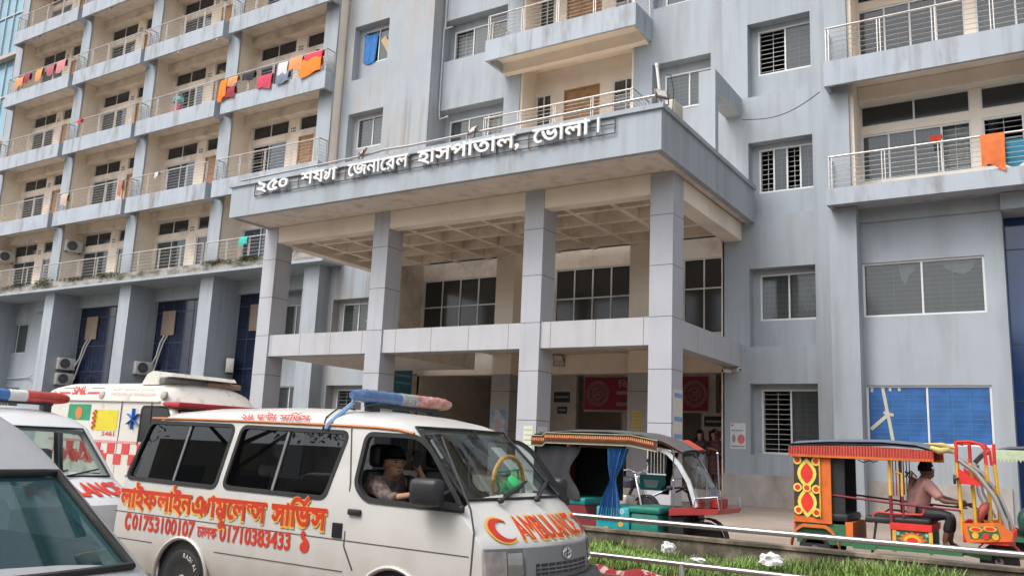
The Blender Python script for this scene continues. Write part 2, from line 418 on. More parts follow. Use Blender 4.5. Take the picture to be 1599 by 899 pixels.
def lay_text(mb, tokens, org, ux, uy, width=None, height=None, bold=0.0, depth=0.0, lift=0.0, res=3, gy=(0.0, 0.62)):
    # lay the composed text from org along ux, up uy; width in metres; height is that of the body band gy
    V, F, w = compose(tokens, bold, res)
    ux = Vector(ux).normalized(); uy = Vector(uy).normalized(); n = ux.cross(uy); org = Vector(org) + n * lift
    sx = width / w if width else height / (gy[1] - gy[0]); sy = height / (gy[1] - gy[0]) if height else sx
    P = [org + ux * v[0] * sx + uy * (v[1] - gy[0]) * sy + n * v[2] * sx for v in V]
    if not depth: mb.add(P, F); return mb
    # extrude: front, back and side walls along boundary edges
    ed = {}
    for f in F:
        for i in range(len(f)):
            a, b = f[i], f[(i + 1) % len(f)]
            ed[(a, b)] = ed.get((a, b), 0) + 1
    k = len(P); vs = [p + n * depth for p in P] + P
    fs = [tuple(f) for f in F] + [tuple(k + i for i in reversed(f)) for f in F]
    for (a, b) in ed:
        if (b, a) not in ed: fs.append((a, k + a, k + b, b))
    mb.add(vs, fs); return mb
# ================================================================ GROUND
def ground_mat(name, c, dirt_col, scale=0.5, bump=0.3, bscale=40, d=0.6, rough=0.9):
    return mat(name, c, rough, 0.12, scale, bump=bump, bscale=bscale, dirt=d, dirt_col=dirt_col, dscale=(0.5, 0.5, 0.5), dlo=0.42, dhi=0.68)
g = MB(); g.quad((-400, -300, 0), (400, -300, 0), (400, 8.55, 0), (-400, 8.55, 0))
g.quad((-400, 8.55, 0), (-13.5, 8.55, 0), (-13.5, 600, 0), (-400, 600, 0)); g.quad((14, 8.55, 0), (400, 8.55, 0), (400, 600, 0), (14, 600, 0)); g.quad((-13.5, 40, 0), (14, 40, 0), (14, 600, 0), (-13.5, 600, 0))
tag(g.build('ground', ground_mat('dusty_yard', (0.25, 0.225, 0.20), (0.17, 0.15, 0.125))), kind='structure')
g = MB()
for i in range(24):
    for j in range(6):
        x0, x1 = -13.5 + i * 27.5 / 24, -13.5 + (i + 1) * 27.5 / 24
        ys = [11.40 + (24.0 - 11.40) * k / 6 for k in (j, j + 1)]
        h = lambda y: 0.20 + 0.25 * max(0, min(1, (y - 12.5) / 10.3))
        g.quad((x0, ys[0], h(ys[0])), (x1, ys[0], h(ys[0])), (x1, ys[1], h(ys[1])), (x0, ys[1], h(ys[1])))
g.quad((-13.5, 11.4, 0), (-13.5, 24, 0), (-13.5, 24, 0.45), (-13.5, 11.4, 0.2))
tag(g.build('driveway', ground_mat('dusty_concrete', (0.33, 0.265, 0.215), (0.20, 0.155, 0.12), 0.7, 0.2, 30, 0.6)), kind='structure')
g = MB(); g.quad((-50, 18, 0.012), (-13.5, 18, 0.012), (-13.5, 31, 0.012), (-50, 31, 0.012))
tag(g.build('forecourt', ground_mat('dirty_forecourt', (0.22, 0.20, 0.18), (0.12, 0.1, 0.085))), kind='structure')
# planter soil between railing and parapet
g = MB()
for i in range(40):
    for j in range(5):
        xs = [-12.8 + 26.8 * k / 40 for k in (i, i + 1)]; ys = [8.56 + 2.64 * k / 5 for k in (j, j + 1)]
        hh = lambda x, y: 0.34 + 0.05 * math.sin(x * 1.7 + y) + 0.04 * math.sin(y * 3.1 + x * 0.6) + 0.02 * (y - 8.56) / 2.64
        g.quad((xs[0], ys[0], hh(xs[0], ys[0])), (xs[1], ys[0], hh(xs[1], ys[0])), (xs[1], ys[1], hh(xs[1], ys[1])), (xs[0], ys[1], hh(xs[0], ys[1])))
tag(g.build('soil', mat('grassy_soil', (0.07, 0.08, 0.025), 0.95, 0.3, 5, bump=0.5, bscale=20)), kind='structure')
g = MB(); g.box(-12.9, 14, 8.40, 8.56, 0.0, 0.42); g.box(-13.0, -12.8, 8.56, 11.2, 0, 0.4)
k_ = solo('kerb_stone', g, mat('brick_kerb', (0.22, 0.10, 0.075), 0.9, 0.25, 6, bump=0.4, bscale=25, dirt=0.6, dirt_col=(0.12, 0.1, 0.08)), 'low reddish kerb along the front of the grass strip under the pipe railing', 'kerb', base=(0, 8.5, 0))
g = MB(); g.box(-12.9, 14, 11.20, 11.40, -0.02, 0.57); g.box(-12.92, 14.02, 11.17, 11.43, 0.57, 0.61)
solo('low_wall', g, [mat('mouldy_low_wall', (0.30, 0.235, 0.18), 0.95, 0.2, 2.5, bump=0.5, bscale=18, dirt=0.9, dirt_col=(0.06, 0.052, 0.035), dscale=(2.2, 2.2, 1.6), dlo=0.34, dhi=0.56)], 'low mould-stained wall between the grass strip and the driveway', 'wall', base=(0, 11.3, 0))

# ================================================================ HOSPITAL
HB = thing('hospital_building', 'multi-storey blue-grey hospital with stacked balconies and a columned entrance portico', 'hospital', (-12, 23, 0.45))
HO = Vector((-12, 23, 0.45))
def hp(name, mb, mats, smooth=None, parent=None): return _hp(name, mb, mats, smooth, parent)
def _hp(name, mb, mats, smooth, parent):
    mb.v = [(x - HO.x, y - HO.y, z - HO.z) for x, y, z in mb.v]
    return mb.build(name, mats, parent or HB, smooth=smooth)
def sheet(mb, x0, x1, z0, z1, y, holes=()):
    # wall face in the plane y with recessed openings (hx0,hx1,hz0,hz1,depth)
    xs = sorted(set([x0, x1] + [min(max(v, x0), x1) for h in holes for v in h[:2]]))
    zs = sorted(set([z0, z1] + [min(max(v, z0), z1) for h in holes for v in h[2:4]]))
    for i in range(len(xs) - 1):
        for j in range(len(zs) - 1):
            cx, cz = (xs[i] + xs[i + 1]) / 2, (zs[j] + zs[j + 1]) / 2
            if any(h[0] < cx < h[1] and h[2] < cz < h[3] for h in holes): continue
            mb.quad((xs[i], y, zs[j]), (xs[i + 1], y, zs[j]), (xs[i + 1], y, zs[j + 1]), (xs[i], y, zs[j + 1]))
    for h in holes:
        a, b, c, d, t = h[:5]
        mb.quad((a, y, c), (a, y, d), (a, y + t, d), (a, y + t, c)); mb.quad((b, y, c), (b, y + t, c), (b, y + t, d), (b, y, d))
        mb.quad((a, y, d), (b, y, d), (b, y + t, d), (a, y + t, d)); mb.quad((a, y, c), (a, y + t, c), (b, y + t, c), (b, y, c))
_WC = {}
def window(x0, x1, z0, z1, y, cols=2, rows=None, name='window', pane='pane', grille=None, curtain=0, shut=None, fr=0.05, bars='h', panes_cols=None, frm='alu'):
    # one window: frame (the part), panes, optional grille and curtain as sub-parts; meshes are shared between equal windows
    w, h = round(x1 - x0, 3), round(z1 - z0, 3); rows = rows or [1.0]
    key = (w, h, cols, tuple(rows), fr, frm)
    if key not in _WC:
        m = MB(); m.box(0, w, 0, .07, 0, fr); m.box(0, w, 0, .07, h - fr, h); m.box(0, fr, 0, .07, fr, h - fr); m.box(w - fr, w, 0, .07, fr, h - fr)
        cw = (w - 2 * fr) / cols
        for i in range(1, cols): m.box(fr + i * cw - .022, fr + i * cw + .022, .005, .065, fr, h - fr)
        z = fr
        for r_ in rows[:-1]:
            z += (h - 2 * fr) * r_; m.box(fr, w - fr, .003, .067, z - .022, z + .022)
        me = m.mesh('window_frame'); me.materials.append(M[frm]); _WC[key] = me
    o = link_mesh(name, _WC[key], None, HB, (x0 - HO.x, y - HO.y, z0 - HO.z))
    def sub(nm, key2, make, mt):
        if key2 not in _WC:
            me = make().mesh(nm); me.materials.append(M[mt] if isinstance(mt, str) else mt); _WC[key2] = me
        return link_mesh(nm, _WC[key2], None, o)
    openc = shut if shut is not None else []
    def mk():
        m = MB(); cw = (w - 2 * fr) / cols
        for i in range(cols):
            if i in openc: continue
            yy = .03 if i % 2 else .042
            m.quad((fr + i * cw, yy, fr), (fr + (i + 1) * cw, yy, fr), (fr + (i + 1) * cw, yy, h - fr), (fr + i * cw, yy, h - fr))
        return m
    if len(openc) < cols: sub('pane', key + ('p', tuple(openc), pane), mk, pane)
    if grille:
        def mg():
            m = MB(); n = int(h / grille)
            for k in range(1, n): m.box(fr * .5, w - fr * .5, .085, .097, k * h / n - .006, k * h / n + .006)
            for k in range(0, 2 * cols + 1):
                xx = fr + (w - 2 * fr) * k / (2 * cols); m.box(xx - .007, xx + .007, .098, .108, fr, h - fr)
            return m
        sub('grille', key + ('g', grille), mg, 'grille')
    if curtain:
        def mc():
            m = MB(); n = 36; prev = None
            for k in range(n + 1):
                xx = fr + (w - 2 * fr) * (k / n); yy = .20 + .025 * math.sin(k * 1.9) + .012 * math.sin(k * 0.7)
                if prev: m.quad((prev[0], prev[1], 0.02), (xx, yy, 0.02), (xx, yy, h - .02), (prev[0], prev[1], h - .02))
                prev = (xx, yy)
            return m
        sub('curtain', key + ('c',), mc, 'curtain')
    return o
def door(x0, x1, z0, z1, y, leaves=1, mt='door_wood'):
    w, h = round(x1 - x0, 3), round(z1 - z0, 3); key = ('door', w, h, leaves)
    if key not in _WC:
        m = MB(); m.box(0, .06, -.01, .09, 0, h); m.box(w - .06, w, -.01, .09, 0, h); m.box(.06, w - .06, -.01, .09, h - .06, h)
        lw = (w - .12) / leaves
        for i in range(leaves):
            a = .06 + i * lw; m.box(a + .005, a + lw - .005, .03, .07, 0, h - .065)
            for q in range(3):
                z0_ = .12 + q * (h - .3) / 3
                m.box(a + .12, a + lw - .12, .015, .03, z0_, z0_ + (h - .3) / 3 - .12)
        me = m.mesh('door'); me.materials.append(M[mt]); _WC[key] = me
    o = link_mesh('door', _WC[key], None, HB, (x0 - HO.x, y - HO.y, z0 - HO.z))
    k2 = ('dh',)
    if k2 not in _WC:
        m = MB(); m.box(-.015, .015, -.05, -.0, -.07, .07); m.bar((0, -.05, 0), (.1, -.05, 0), .018); me = m.mesh('handle'); me.materials.append(M['steel']); _WC[k2] = me
    link_mesh('handle', _WC[k2], None, o, (.12, .03, 1.0)); return o

# ---- storeys
ZL, ZS = 8.07, [11.27, 14.90, 18.55, 22.20, 25.85]       # ledge, then balcony slab undersides
ZTOP = 29.2
_RC = {}
def railing(parent, x0, x1, zb, zt, y, ret=0.42, left=True, right=True, rods=6, spacing=1.35):
    key = (round(x1 - x0, 2), round(zt - zb, 2), ret, left, right, rods)
    if key not in _RC:
        m = MB(); w = x1 - x0; h = zt - zb; e = .06
        path = ([(e, ret, h)] if left else []) + [(e, 0, h), (w - e, 0, h)] + ([(w - e, ret, h)] if right else [])
        m.tube(path, .026, 7)
        for k in range(1, rods + 1):
            z = h * k / (rods + 1)
            m.tube([(p[0], p[1], z) for p in path], .0085, 5)
        n = max(2, int(round((w - .2) / spacing)))
        for i in range(n + 1):
            xx = .1 + (w - .2) * i / n
            for dx in ((-.035, .035)):
                m.box(xx + dx - .011, xx + dx + .011, -.012, .012, 0, h)
        if right: m.box(w - e - .012, w - e + .012, ret - .06, ret - .03, 0, h)
        if left: m.box(e - .012, e + .012, ret - .06, ret - .03, 0, h)
        me = m.mesh('railing'); me.materials.append(M['steel_dull']); _RC[key] = me
    return link_mesh('railing', _RC[key], None, parent, (x0 - HO.x, y - HO.y, zb - HO.z))
def balcony(x0, x1, zs, depth_to, y0=22.0, hb=0.72, hr=1.63, mt='parapet', lights=True, slab_mt='soffit', under=0.3, left_open=True, right_open=True):
    m = MB()
    m.box(x0, x1, y0, y0 + .10, zs, zs + hb)
    m.box(x0, x0 + .1, y0 + .1, depth_to if not left_open else y0 + .5, zs, zs + hb); m.box(x1 - .1, x1, y0 + .1, y0 + .5 if right_open else depth_to, zs, zs + hb)
    b = hp('balcony', m, M[mt])
    m = MB(); m.box(x0 + .1, x1 - .1, y0 + .1, 23.56 if depth_to < 23.56 else depth_to, zs + under, zs + under + .16); 
    s_ = _hp('balcony_slab', m, M[slab_mt], None, b)
    railing(b, x0, x1, zs + hb, zs + hr, y0 + .05)
    return b
_misc = {}
def wall_light(x, y, z, lit):
    k = ('cl', lit)
    if k not in _misc:
        m = MB(); m.lathe((0, 0, 0), (0, 0, -1), [(.085, 0), (.085, .05), (.06, .075), (0, .08)], 12)
        me = m.mesh('ceiling_light'); me.materials.append(mat('lit_lamp', (0.8, 0.75, 0.6), 0.5, emit=(1, 0.86, 0.6, 3.0)) if lit else M['black']); _misc[k] = me
    link_mesh('ceiling_light', _misc[k], None, HB, (x - HO.x, y - HO.y, z - HO.z))

# ---- left wing bays: (left edge of balcony, right edge)
BAYS = [(-47.45, -41.35), (-40.95, -35.40), (-35.10, -29.60), (-29.20, -23.15)]
YW = 23.55
bw = MB()                                # back wall of loggias with openings
colm = MB(); part = MB()
floors = [ZL] + ZS
opens = []
for bi, (xl, xr) in enumerate(BAYS):
    for fi, zs in enumerate(floors):
        nxt = (floors[fi + 1] if fi + 1 < len(floors) else zs + 3.65)
        a = xl + .32; tz0, tz1 = nxt - .72, nxt - .12
        opens += [(a, a + 2.2, tz0, tz1, .12), (a + 2.85, a + 3.95, tz0, tz1, .12)]
        if fi == 0: opens += [(a, a + 2.15, zs + .75, nxt - 1.02, .12), (a + 2.85, a + 3.6, zs + .75, nxt - 1.02, .12)]
        else: opens += [(a + .02, a + 2.15, zs + .85, nxt - 1.0, .12), (a + 2.85, a + 3.75, zs + .47, nxt - 0.98, .12)]
sheet(bw, -47.5, -23.0, ZL, ZTOP, YW, opens)
hp('loggia_back_wall', bw, M['cream_damp'])
for fi, zs in enumerate(floors + [ZTOP]):
    if fi: 
        m = MB(); m.box(-47.45, -23.15, 23.17, 23.545, zs - .12, zs + .29); hp('loggia_beam', m, M['cream_damp'])
for x in (-47.75, -41.15, -35.25, -29.40, -23.55):
    m = MB(); m.box(x - (.38 if x > -47 else .3), x + (.38 if x < -24 else .35), 22.50, 22.58, ZL + .12, ZTOP); hp('balcony_column', m, M['wall'])
    m = MB(); m.box(x - .33, x + .33, 22.582, 23.546, ZL + .12, ZTOP); hp('partition_wall', m, M['cream'])
for bi, (xl, xr) in enumerate(BAYS):
    for fi, zs in enumerate(floors):
        nxt = (floors[fi + 1] if fi + 1 < len(floors) else zs + 3.65); a = xl + .32
        window(a, a + 2.2, nxt - .72, nxt - .12, YW + .04, 2, name='transom_window', pane='pane_dark', frm='alu', fr=.035)
        window(a + 2.85, a + 3.95, nxt - .72, nxt - .12, YW + .04, 1, name='transom_window', pane='pane_dark', fr=.035)
        blue = bi == 3 or (bi == 2 and fi == 1)
        if fi == 0:
            window(a, a + 2.15, zs + .75, nxt - 1.02, YW + .04, 2, pane='pane_blue' if blue else 'pane', grille=.16)
            window(a + 2.85, a + 3.6, zs + .75, nxt - 1.02, YW + .04, 1, pane='pane', curtain=1)
        else:
            window(a + .02, a + 2.15, zs + .85, nxt - 1.0, YW + .04, 2, pane='pane_blue' if blue else 'pane', grille=.2, shut=[0] if (bi + fi) % 4 == 0 else None, curtain=1 if (bi + fi) % 3 == 0 else 0)
            door(a + 2.85, a + 3.75, zs + .47, nxt - .98, YW + .03)
        # vent block in the wall between the two openings
        if 'vent' not in _misc:
            m = MB(); m.box(0, .36, -.01, .02, 0, .31); m.mi = 1
            for q in range(2):
                for p in range(3): m.box(.05 + p * .1, .11 + p * .1, -.018, -.011, .05 + q * .12, .12 + q * .12)
            me = m.mesh('vent'); me.materials.append(M['cream_damp']); me.materials.append(M['black']); _misc['vent'] = me
        v_ = link_mesh('wall_vent', _misc['vent'], None, HB, (a + 2.34 - HO.x, YW - HO.y, nxt - .78 - HO.z))
        if fi:
            balcony(xl, xr, zs, 23.0)
            for q, lx in ((0, xl + 1.9), (1, xl + 4.6)):
                wall_light(lx, 22.35, zs + .30, bi == 2 and fi == 3)
# first floor ledge of the left wing (mossy, with one long railing)
m = MB(); m.box(-47.8, -22.45, 22.0, 23.5, 8.17, 8.50); lg = hp('ledge', m, M['moss_band'])
m = MB(); m.box(-47.8, -22.45, 21.97, 23.5, 8.06, 8.168); m.box(-47.8, -22.45, 23.5, 25.2, 8.07, 8.5); hp('ledge_soffit', m, M['wall'])
for (a, b) in ((-47.7, -41.3), (-41.3, -35.2), (-35.2, -29.3), (-29.3, -22.6)): railing(lg, a, b, 8.5, 9.37, 22.06, left=False, right=(b > -23), rods=5)
# roof slab, interior floors, back and side walls
m = MB(); m.box(-48.2, 9, 22.2, 34, ZTOP, ZTOP + .3); hp('roof', m, M['slab'])
m = MB()
for z in [4.35] + [zz + .31 for zz in floors]: m.box(-47.4, 8.9, 25.6, 33.5, z, z + .14)
m.box(-47.4, 8.9, 25.6, 33.5, 0.2, 0.44)
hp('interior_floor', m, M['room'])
m = MB(); m.box(-48, 9, 33.5, 33.8, 0, ZTOP); m.box(-48.2, -48, 23.6, 33.5, 0, ZTOP); m.box(9, 9.2, 22.2, 33.5, 0, ZTOP); hp('rear_wall', m, M['wall'])
m = MB()
for x in (-41.15, -35.25, -29.4, -23.3, -19.7, -18.3, -16, -10.5, -7.9, -4.9, -1.2): m.box(x - .08, x + .08, 25.3 if x > -24 else 25.9, 33.4, 8.5, ZTOP - .01)
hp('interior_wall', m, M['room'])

# ---- left wing ground storeys: columns, blue tiled glass panels between them
m = MB(); m.box(-44.55, -23.0, 23.7, 23.9, 7.5, 8.068); hp('lintel', m, M['wall'])
blue = mat('dark_blue_glazing', (0.012, 0.018, 0.042), 0.12, 0.35, 1.5, spec=0.6, dirt=0.4, dirt_col=(0.05, 0.06, 0.09), dscale=(1.2, 1.2, 0.5), dlo=0.5, dhi=0.8)
for i, (xa, xb) in enumerate(((-42.9, -34.9), (-36.6, -29.0), (-30.3, -26.9))):
    pass
m = MB(); m.box(-43.6, -27.2, 23.9, 24.0, 0.3, 7.9); bg = hp('blue_glazing', m, blue)
m = MB()
for z in (1.3, 2.85, 4.4, 5.62, 7.0):
    m.box(-43.6, -27.2, 23.885, 23.899, z - .012, z + .012)
for k in range(24): m.box(-43.5 + k * .72 - .008, -43.5 + k * .72 + .008, 23.886, 23.898, 0.3, 7.9)
_hp('glazing_joint', m, flat('glazing_joint', (0.06, 0.075, 0.12)), None, bg)
for x in (-47.2, -40.95, -34.92, -29.38, -23.4):
    m = MB(); m.box(x - .40, x + .40, 22.42, 23.88 if x > -46 and x < -24 else 24.4, 0, 8.06); hp('wing_column', m, M['wall'])
# far-left wall with a window, and the wall right of the last glazed bay
m = MB(); sheet(m, -47.9, -44.6, 0, 8.06, 24.0, [(-47.75, -45.5, 1.7, 3.66, .2), (-47.75, -45.5, 5.45, 7.0, .2)])
m.box(-44.6, -43.55, 23.95, 24.1, 0, 8.06)
hp('wing_wall', m, M['wall'])
window(-47.75, -45.5, 5.45, 7.0, 24.1, 2, pane='pane', curtain=1, grille=.14); window(-47.75, -45.5, 1.7, 3.66, 24.1, 2, pane='pane', grille=.14)
m = MB(); m.box(-27.2, -27.05, 23.9, 24.4, 0, 8.06); hp('wing_wall', m, M['wall'])
m = MB(); sheet(m, -27.2, -22.95, 0, 8.06, 24.4, [(-27.0, -25.45, 5.75, 7.05, .15), (-27.0, -25.45, 1.8, 3.72, .15)]); hp('wing_wall', m, M['wall'])
window(-27.0, -25.45, 5.75, 7.05, 24.47, 2, pane='pane', curtain=1); window(-27.0, -25.45, 1.8, 3.72, 24.47, 2, pane='pane', grille=.15)

# ---- plain window bays (left of the pilaster and right of the portico): recess with panel, window in its upper part
def bay_wall(x0, x1, wx0, wx1, y, specs, z0, z1, mt, d=.34):
    m = MB(); holes = [(wx0, wx1, s['zb'] - s.get('sill', .75), s['zt'], d) for s in specs]
    sheet(m, x0, x1, z0, z1, y, holes)
    for s, h in zip(specs, holes):
        ix0 = wx0 + s.get('in', .2)
        sheet(m, wx0, wx1, h[2], h[3], y + d, [(ix0, wx1, s['zb'], s['zt'] - .12, .1)])
    hp('facade_wall', m, M[mt])
    for s in specs:
        ix0 = wx0 + s.get('in', .2)
        window(ix0, wx1, s['zb'], s['zt'] - .12, y + d + .02, s.get('cols', 2), pane=s.get('pane', 'pane'), shut=s.get('shut'), grille=s.get('g', .13), curtain=s.get('c', 1))
HEADS = [3.63, 6.78, 10.40, 14.05, 17.72, 21.37, 25.0]
bay_wall(-23.15, -19.9, -22.75, -20.98, 23.0, [dict(zt=3.63, zb=1.8, shut=[0], c=0), dict(zt=6.8, zb=5.4, c=0), dict(zt=10.4, zb=9.0), dict(zt=14.08, zb=12.75), dict(zt=17.73, zb=16.22, c=0, g=None), dict(zt=21.4, zb=19.9), dict(zt=25.0, zb=23.5)], 0.3, ZTOP, 'wall_stained')
bay_wall(-7.86, -4.85, -7.11, -5.35, 23.0, [dict(zt=3.63, zb=1.8, sill=.03, shut=[0], c=0), dict(zt=6.78, zb=5.37), dict(zt=10.41, zb=9.0, shut=[0, 2], cols=4, c=0), dict(zt=14.03, zb=12.53, shut=[0], c=0), dict(zt=17.7, zb=16.2), dict(zt=21.35, zb=19.85)], 0.3, ZTOP, 'wall')
m = MB(); m.box(-19.94, -18.52, 22.65, 23.26, 9.0, ZTOP); m.box(-19.94, -19.6, 22.65, 24.18, 0.3, 9.0); hp('pilaster', m, M['wall_stained'])
# ---- centre bay above the portico
cw = MB()
ch = []
for k, zt in enumerate((13.54, 17.04, 20.7, 24.35)):
    ch += [(-18.53, -15.70, zt - 1.62, zt, .55), (-10.18, -8.30, zt - 1.62, zt, .40)]
lg_h = [(-15.05, -10.82, 9.0, 14.36, .05)] + [(-15.05, -10.82, z0 + .3, z0 + 3.64, .05) for z0 in (14.72, 18.36, 22.0)]
sheet(cw, -18.6, -7.80, 8.6, ZTOP, 23.25, ch + lg_h)
hp('facade_wall', cw, M['wall'])
for k, zt in enumerate((13.54, 17.04, 20.7)):
    window(-18.25, -15.70, zt - 1.6, zt - .32, 23.62, 3, pane='pane', shut=[0] if k else [2], curtain=1, grille=.14)
    m = MB(); sheet(m, -18.53, -15.7, zt - 1.62, zt, 23.68, [(-18.2, -15.72, zt - 1.58, zt - .34, .02)]); hp('window_surround', m, M['wall'])
    window(-9.88, -8.30, zt - 1.45, zt - .3, 23.58, 2, pane='pane', grille=.12, curtain=1)
    m = MB(); sheet(m, -10.18, -8.3, zt - 1.62, zt, 23.62, [(-9.86, -8.32, zt - 1.43, zt - .32, .02)]); hp('window_surround', m, M['wall'])
m = MB()
m.box(-15.06, -14.98, 23.30, 24.35, 9.0, ZTOP); m.box(-10.9, -10.82, 23.30, 24.35, 9.0, ZTOP)
ho = []
for zf in (10.71, 14.35, 17.99, 21.63):
    ho += [(-15.0, -14.35, zf + 1.2, zf + 3.08, .1), (-13.85, -12.48, zf + .46, zf + 3.08, .1), (-12.0, -11.05, zf + 1.2, zf + 3.08, .1)]
sheet(m, -14.98, -10.9, 9.0, ZTOP, 24.2, ho)
hp('centre_loggia_wall', m, M['cream'])
for zf in (10.71, 14.35, 17.99):
    window(-15.0 + .03, -14.35, zf + 1.2, zf + 3.08, 24.22, 2, pane='pane', grille=.16)
    window(-12.0, -11.05, zf + 1.2, zf + 3.08, 24.22, 2, pane='pane', curtain=1)
    door(-13.85, -12.48, zf + .46, zf + 3.08, 24.2, 2)
    m = MB(); x0, x1, y0 = -15.70, -10.20, 22.0
    m.box(x0, x1, y0, y0 + .1, zf, zf + .73); m.box(x0, x0 + .1, y0 + .1, 23.24, zf, zf + .73); m.box(x1 - .1, x1, y0 + .1, 23.24, zf, zf + .73)
    b = hp('balcony', m, M['parapet'])
    m = MB(); m.box(x0 + .1, x1 - .1, y0 + .1, 24.18, zf + .28, zf + .45); m.box(x0 + .1, x1 - .1, 22.95, 23.24, zf - .08, zf + .28); _hp('balcony_slab', m, M['cream'], None, b)
    railing(b, x0, x1, zf + .73, zf + 1.61, y0 + .05, ret=1.15)
# post and beam frame standing on the canopy edge
m = MB(); m.box(-7.76, -7.30, 20.8, 21.04, 9.11, 11.80); m.box(-7.76, -7.30, 21.04, 22.995, 11.27, 11.80)
hp('facade_frame', m, M['wall'])

# ---- right wing
m = MB(); m.box(-4.87, -4.20, 22.5, 23.0, 0.3, 8.10); hp('wing_column', m, M['wall'])
m = MB(); sheet(m, -4.2, -1.12, 0.3, 8.1, 22.98, [(-4.18, -1.42, 5.30, 6.69, .12), (-4.18, -1.42, 2.15, 3.58, .12)]); m.box(-1.12, -1.0, 22.98, 24.0, .3, 8.1); m.box(-4.86, -1.0, 22.9, 23.0, 7.75, 8.12); m.box(-1.0, 9, 22.7, 23.6, 7.7, 8.1); hp('wing_wall', m, M['wall'])
window(-4.18, -1.42, 5.30, 6.69, 23.03, 2, pane='pane', grille=.115, curtain=0)
for k, (x, w_) in enumerate(((-3.35, .42), (-2.35, .75))):
    m = MB(); pts = [(x, 6.62), (x + w_, 6.62), (x + w_ * .9, 6.45), (x + w_ * .62, 6.38 - .1 * k), (x + w_ * .35, 6.12 if k == 0 else 6.36), (x + .05, 6.3 if k == 0 else 6.48)]
    m.prism(pts, 'y', 23.16, 23.2); hp('curtain', m, flat('white_curtain', (0.72, 0.72, 0.70)))
window(-4.18, -1.42, 2.15, 3.58, 23.03, 2, pane='pane_blue', grille=.115)
m = MB(); m.box(-1.0, 5.2, 23.6, 23.7, 0.3, 7.7); bgr = hp('blue_glazing', m, mat('bright_blue_glazing', (0.012, 0.05, 0.17), 0.08, 0.3, 0.7, spec=0.7, dirt=0.5, dirt_col=(0.05, 0.09, 0.16), dscale=(0.7, 0.7, 1.2), dlo=0.45, dhi=0.7))
m = MB()
for z in (1.9, 3.25, 4.6, 6.9): m.box(-1.0, 5.2, 23.585, 23.599, z - .012, z + .012)
for k in range(5): m.box(-.3 + k * 1.2, -.28 + k * 1.2, 23.586, 23.598, .3, 7.7)
_hp('glazing_joint', m, flat('glazing_joint', (0.06, 0.075, 0.12)), None, bgr)
m = MB(); m.box(5.2, 9, 22.6, 23.7, 0.3, 7.7); hp('wing_column', m, M['wall'])
rb = MB(); op = []
RW = [(-4.2, -1.57, 3), (-1.33, 1.3, 3), (1.6, 4.2, 3)]
for fi, zs in enumerate(floors[:5]):
    nxt = floors[fi + 1]
    for (a, b, n) in RW: op += [(a, b, nxt - .70, nxt - .1, .1), (a, b, zs + .95, nxt - .93, .1)]
sheet(rb, -4.5, 9, ZL, ZTOP, YW, op); hp('loggia_back_wall', rb, M['cream'])
for zs in ZS[:4]:
    m = MB(); m.box(-4.19, 9, 23.17, 23.545, zs - .1, zs + .29); hp('loggia_beam', m, M['cream'])
m = MB(); m.box(-4.86, -4.30, 22.5, 23.6, 8.5, ZTOP); hp('wing_column', m, M['wall'])
m = MB(); m.box(-4.298, -4.20, 22.62, 23.546, 8.5, ZTOP); hp('partition_wall', m, M['cream'])
for fi, zs in enumerate(floors[:4]):
    nxt = floors[fi + 1]
    for wi, (a, b, n) in enumerate(RW[:2]):
        window(a, b, nxt - .70, nxt - .1, YW + .03, 2, name='transom_window', pane='pane_dark', fr=.035)
        window(a, b, zs + .95, nxt - .93, YW + .03, 4 if wi == 0 else 3, pane='pane', grille=.14, curtain=1 if (fi + wi) % 2 == 0 else 0, shut=([3] if wi == 0 and fi == 0 else ([0, 1] if fi == 0 else None)))
m = MB(); m.box(-4.80, 9, 22.0, 22.1, 8.06, 8.49); m.box(-4.8, -4.7, 22.1, 22.5, 8.06, 8.49); m.box(-4.70, 9, 22.1, 23.56, 8.12, 8.46); b = hp('balcony', m, M['parapet'])
railing(b, -4.80, 3, 8.49, 9.34, 22.05, right=False)
for zs in ZS[:4]:
    m = MB(); m.box(-4.80, 9, 22.0, 22.1, zs, zs + .68); m.box(-4.8, -4.7, 22.1, 22.5, zs, zs + .68); b = hp('balcony', m, M['parapet'])
    m = MB(); m.box(-4.7, 9, 22.1, 23.54, zs + .3, zs + .45); _hp('balcony_slab', m, M['cream'], None, b)
    railing(b, -4.80, 3, zs + .68, zs + 1.62, 22.05, right=False)

# ---- portico
PX0, PX1, PY = -20.80, -6.95, 16.4
m = MB(); m.box(PX0, PX1, PY, PY + .15, 8.07, 9.0); m.box(PX1 - .15, PX1, PY + .15, 22.98, 8.07, 9.0); m.box(PX0, PX0 + .15, PY + .15, 22.98, 8.07, 9.0)
m.box(PX0 - .06, PX1 + .06, PY - .06, PY + .2, 9.0, 9.11); m.box(PX1 - .2, PX1 + .06, PY + .2, 22.98, 9.0, 9.11); m.box(PX0 - .06, PX0 + .2, PY + .2, 22.98, 9.0, 9.11)
can = hp('portico_canopy', m, M['wall'])
m = MB(); m.box(PX0 + .15, PX1 - .15, PY + .15, 17.9, 8.10, 8.25); m.box(-7.29, PX1 - .15, 17.9, 22.9, 8.10, 8.25); _hp('soffit', m, M['soffit'], None, can)
m = MB(); m.box(PX0 + .15, -7.29, 17.9, 23.2, 8.2, 8.35); _hp('canopy_slab', m, M['cream_damp'], None, can)
COLX = [-20.86, -16.34, -11.27, -7.84]
m = MB(); m.box(-20.6, -7.40, 17.92, 18.30, 7.60, 8.099); m.box(-7.80, -7.32, 18.3, 23.0, 7.60, 8.099); m.box(-20.6, -20.2, 18.3, 23.0, 7.6, 8.099); hp('portico_beam', m, M['cream'])
m = MB()
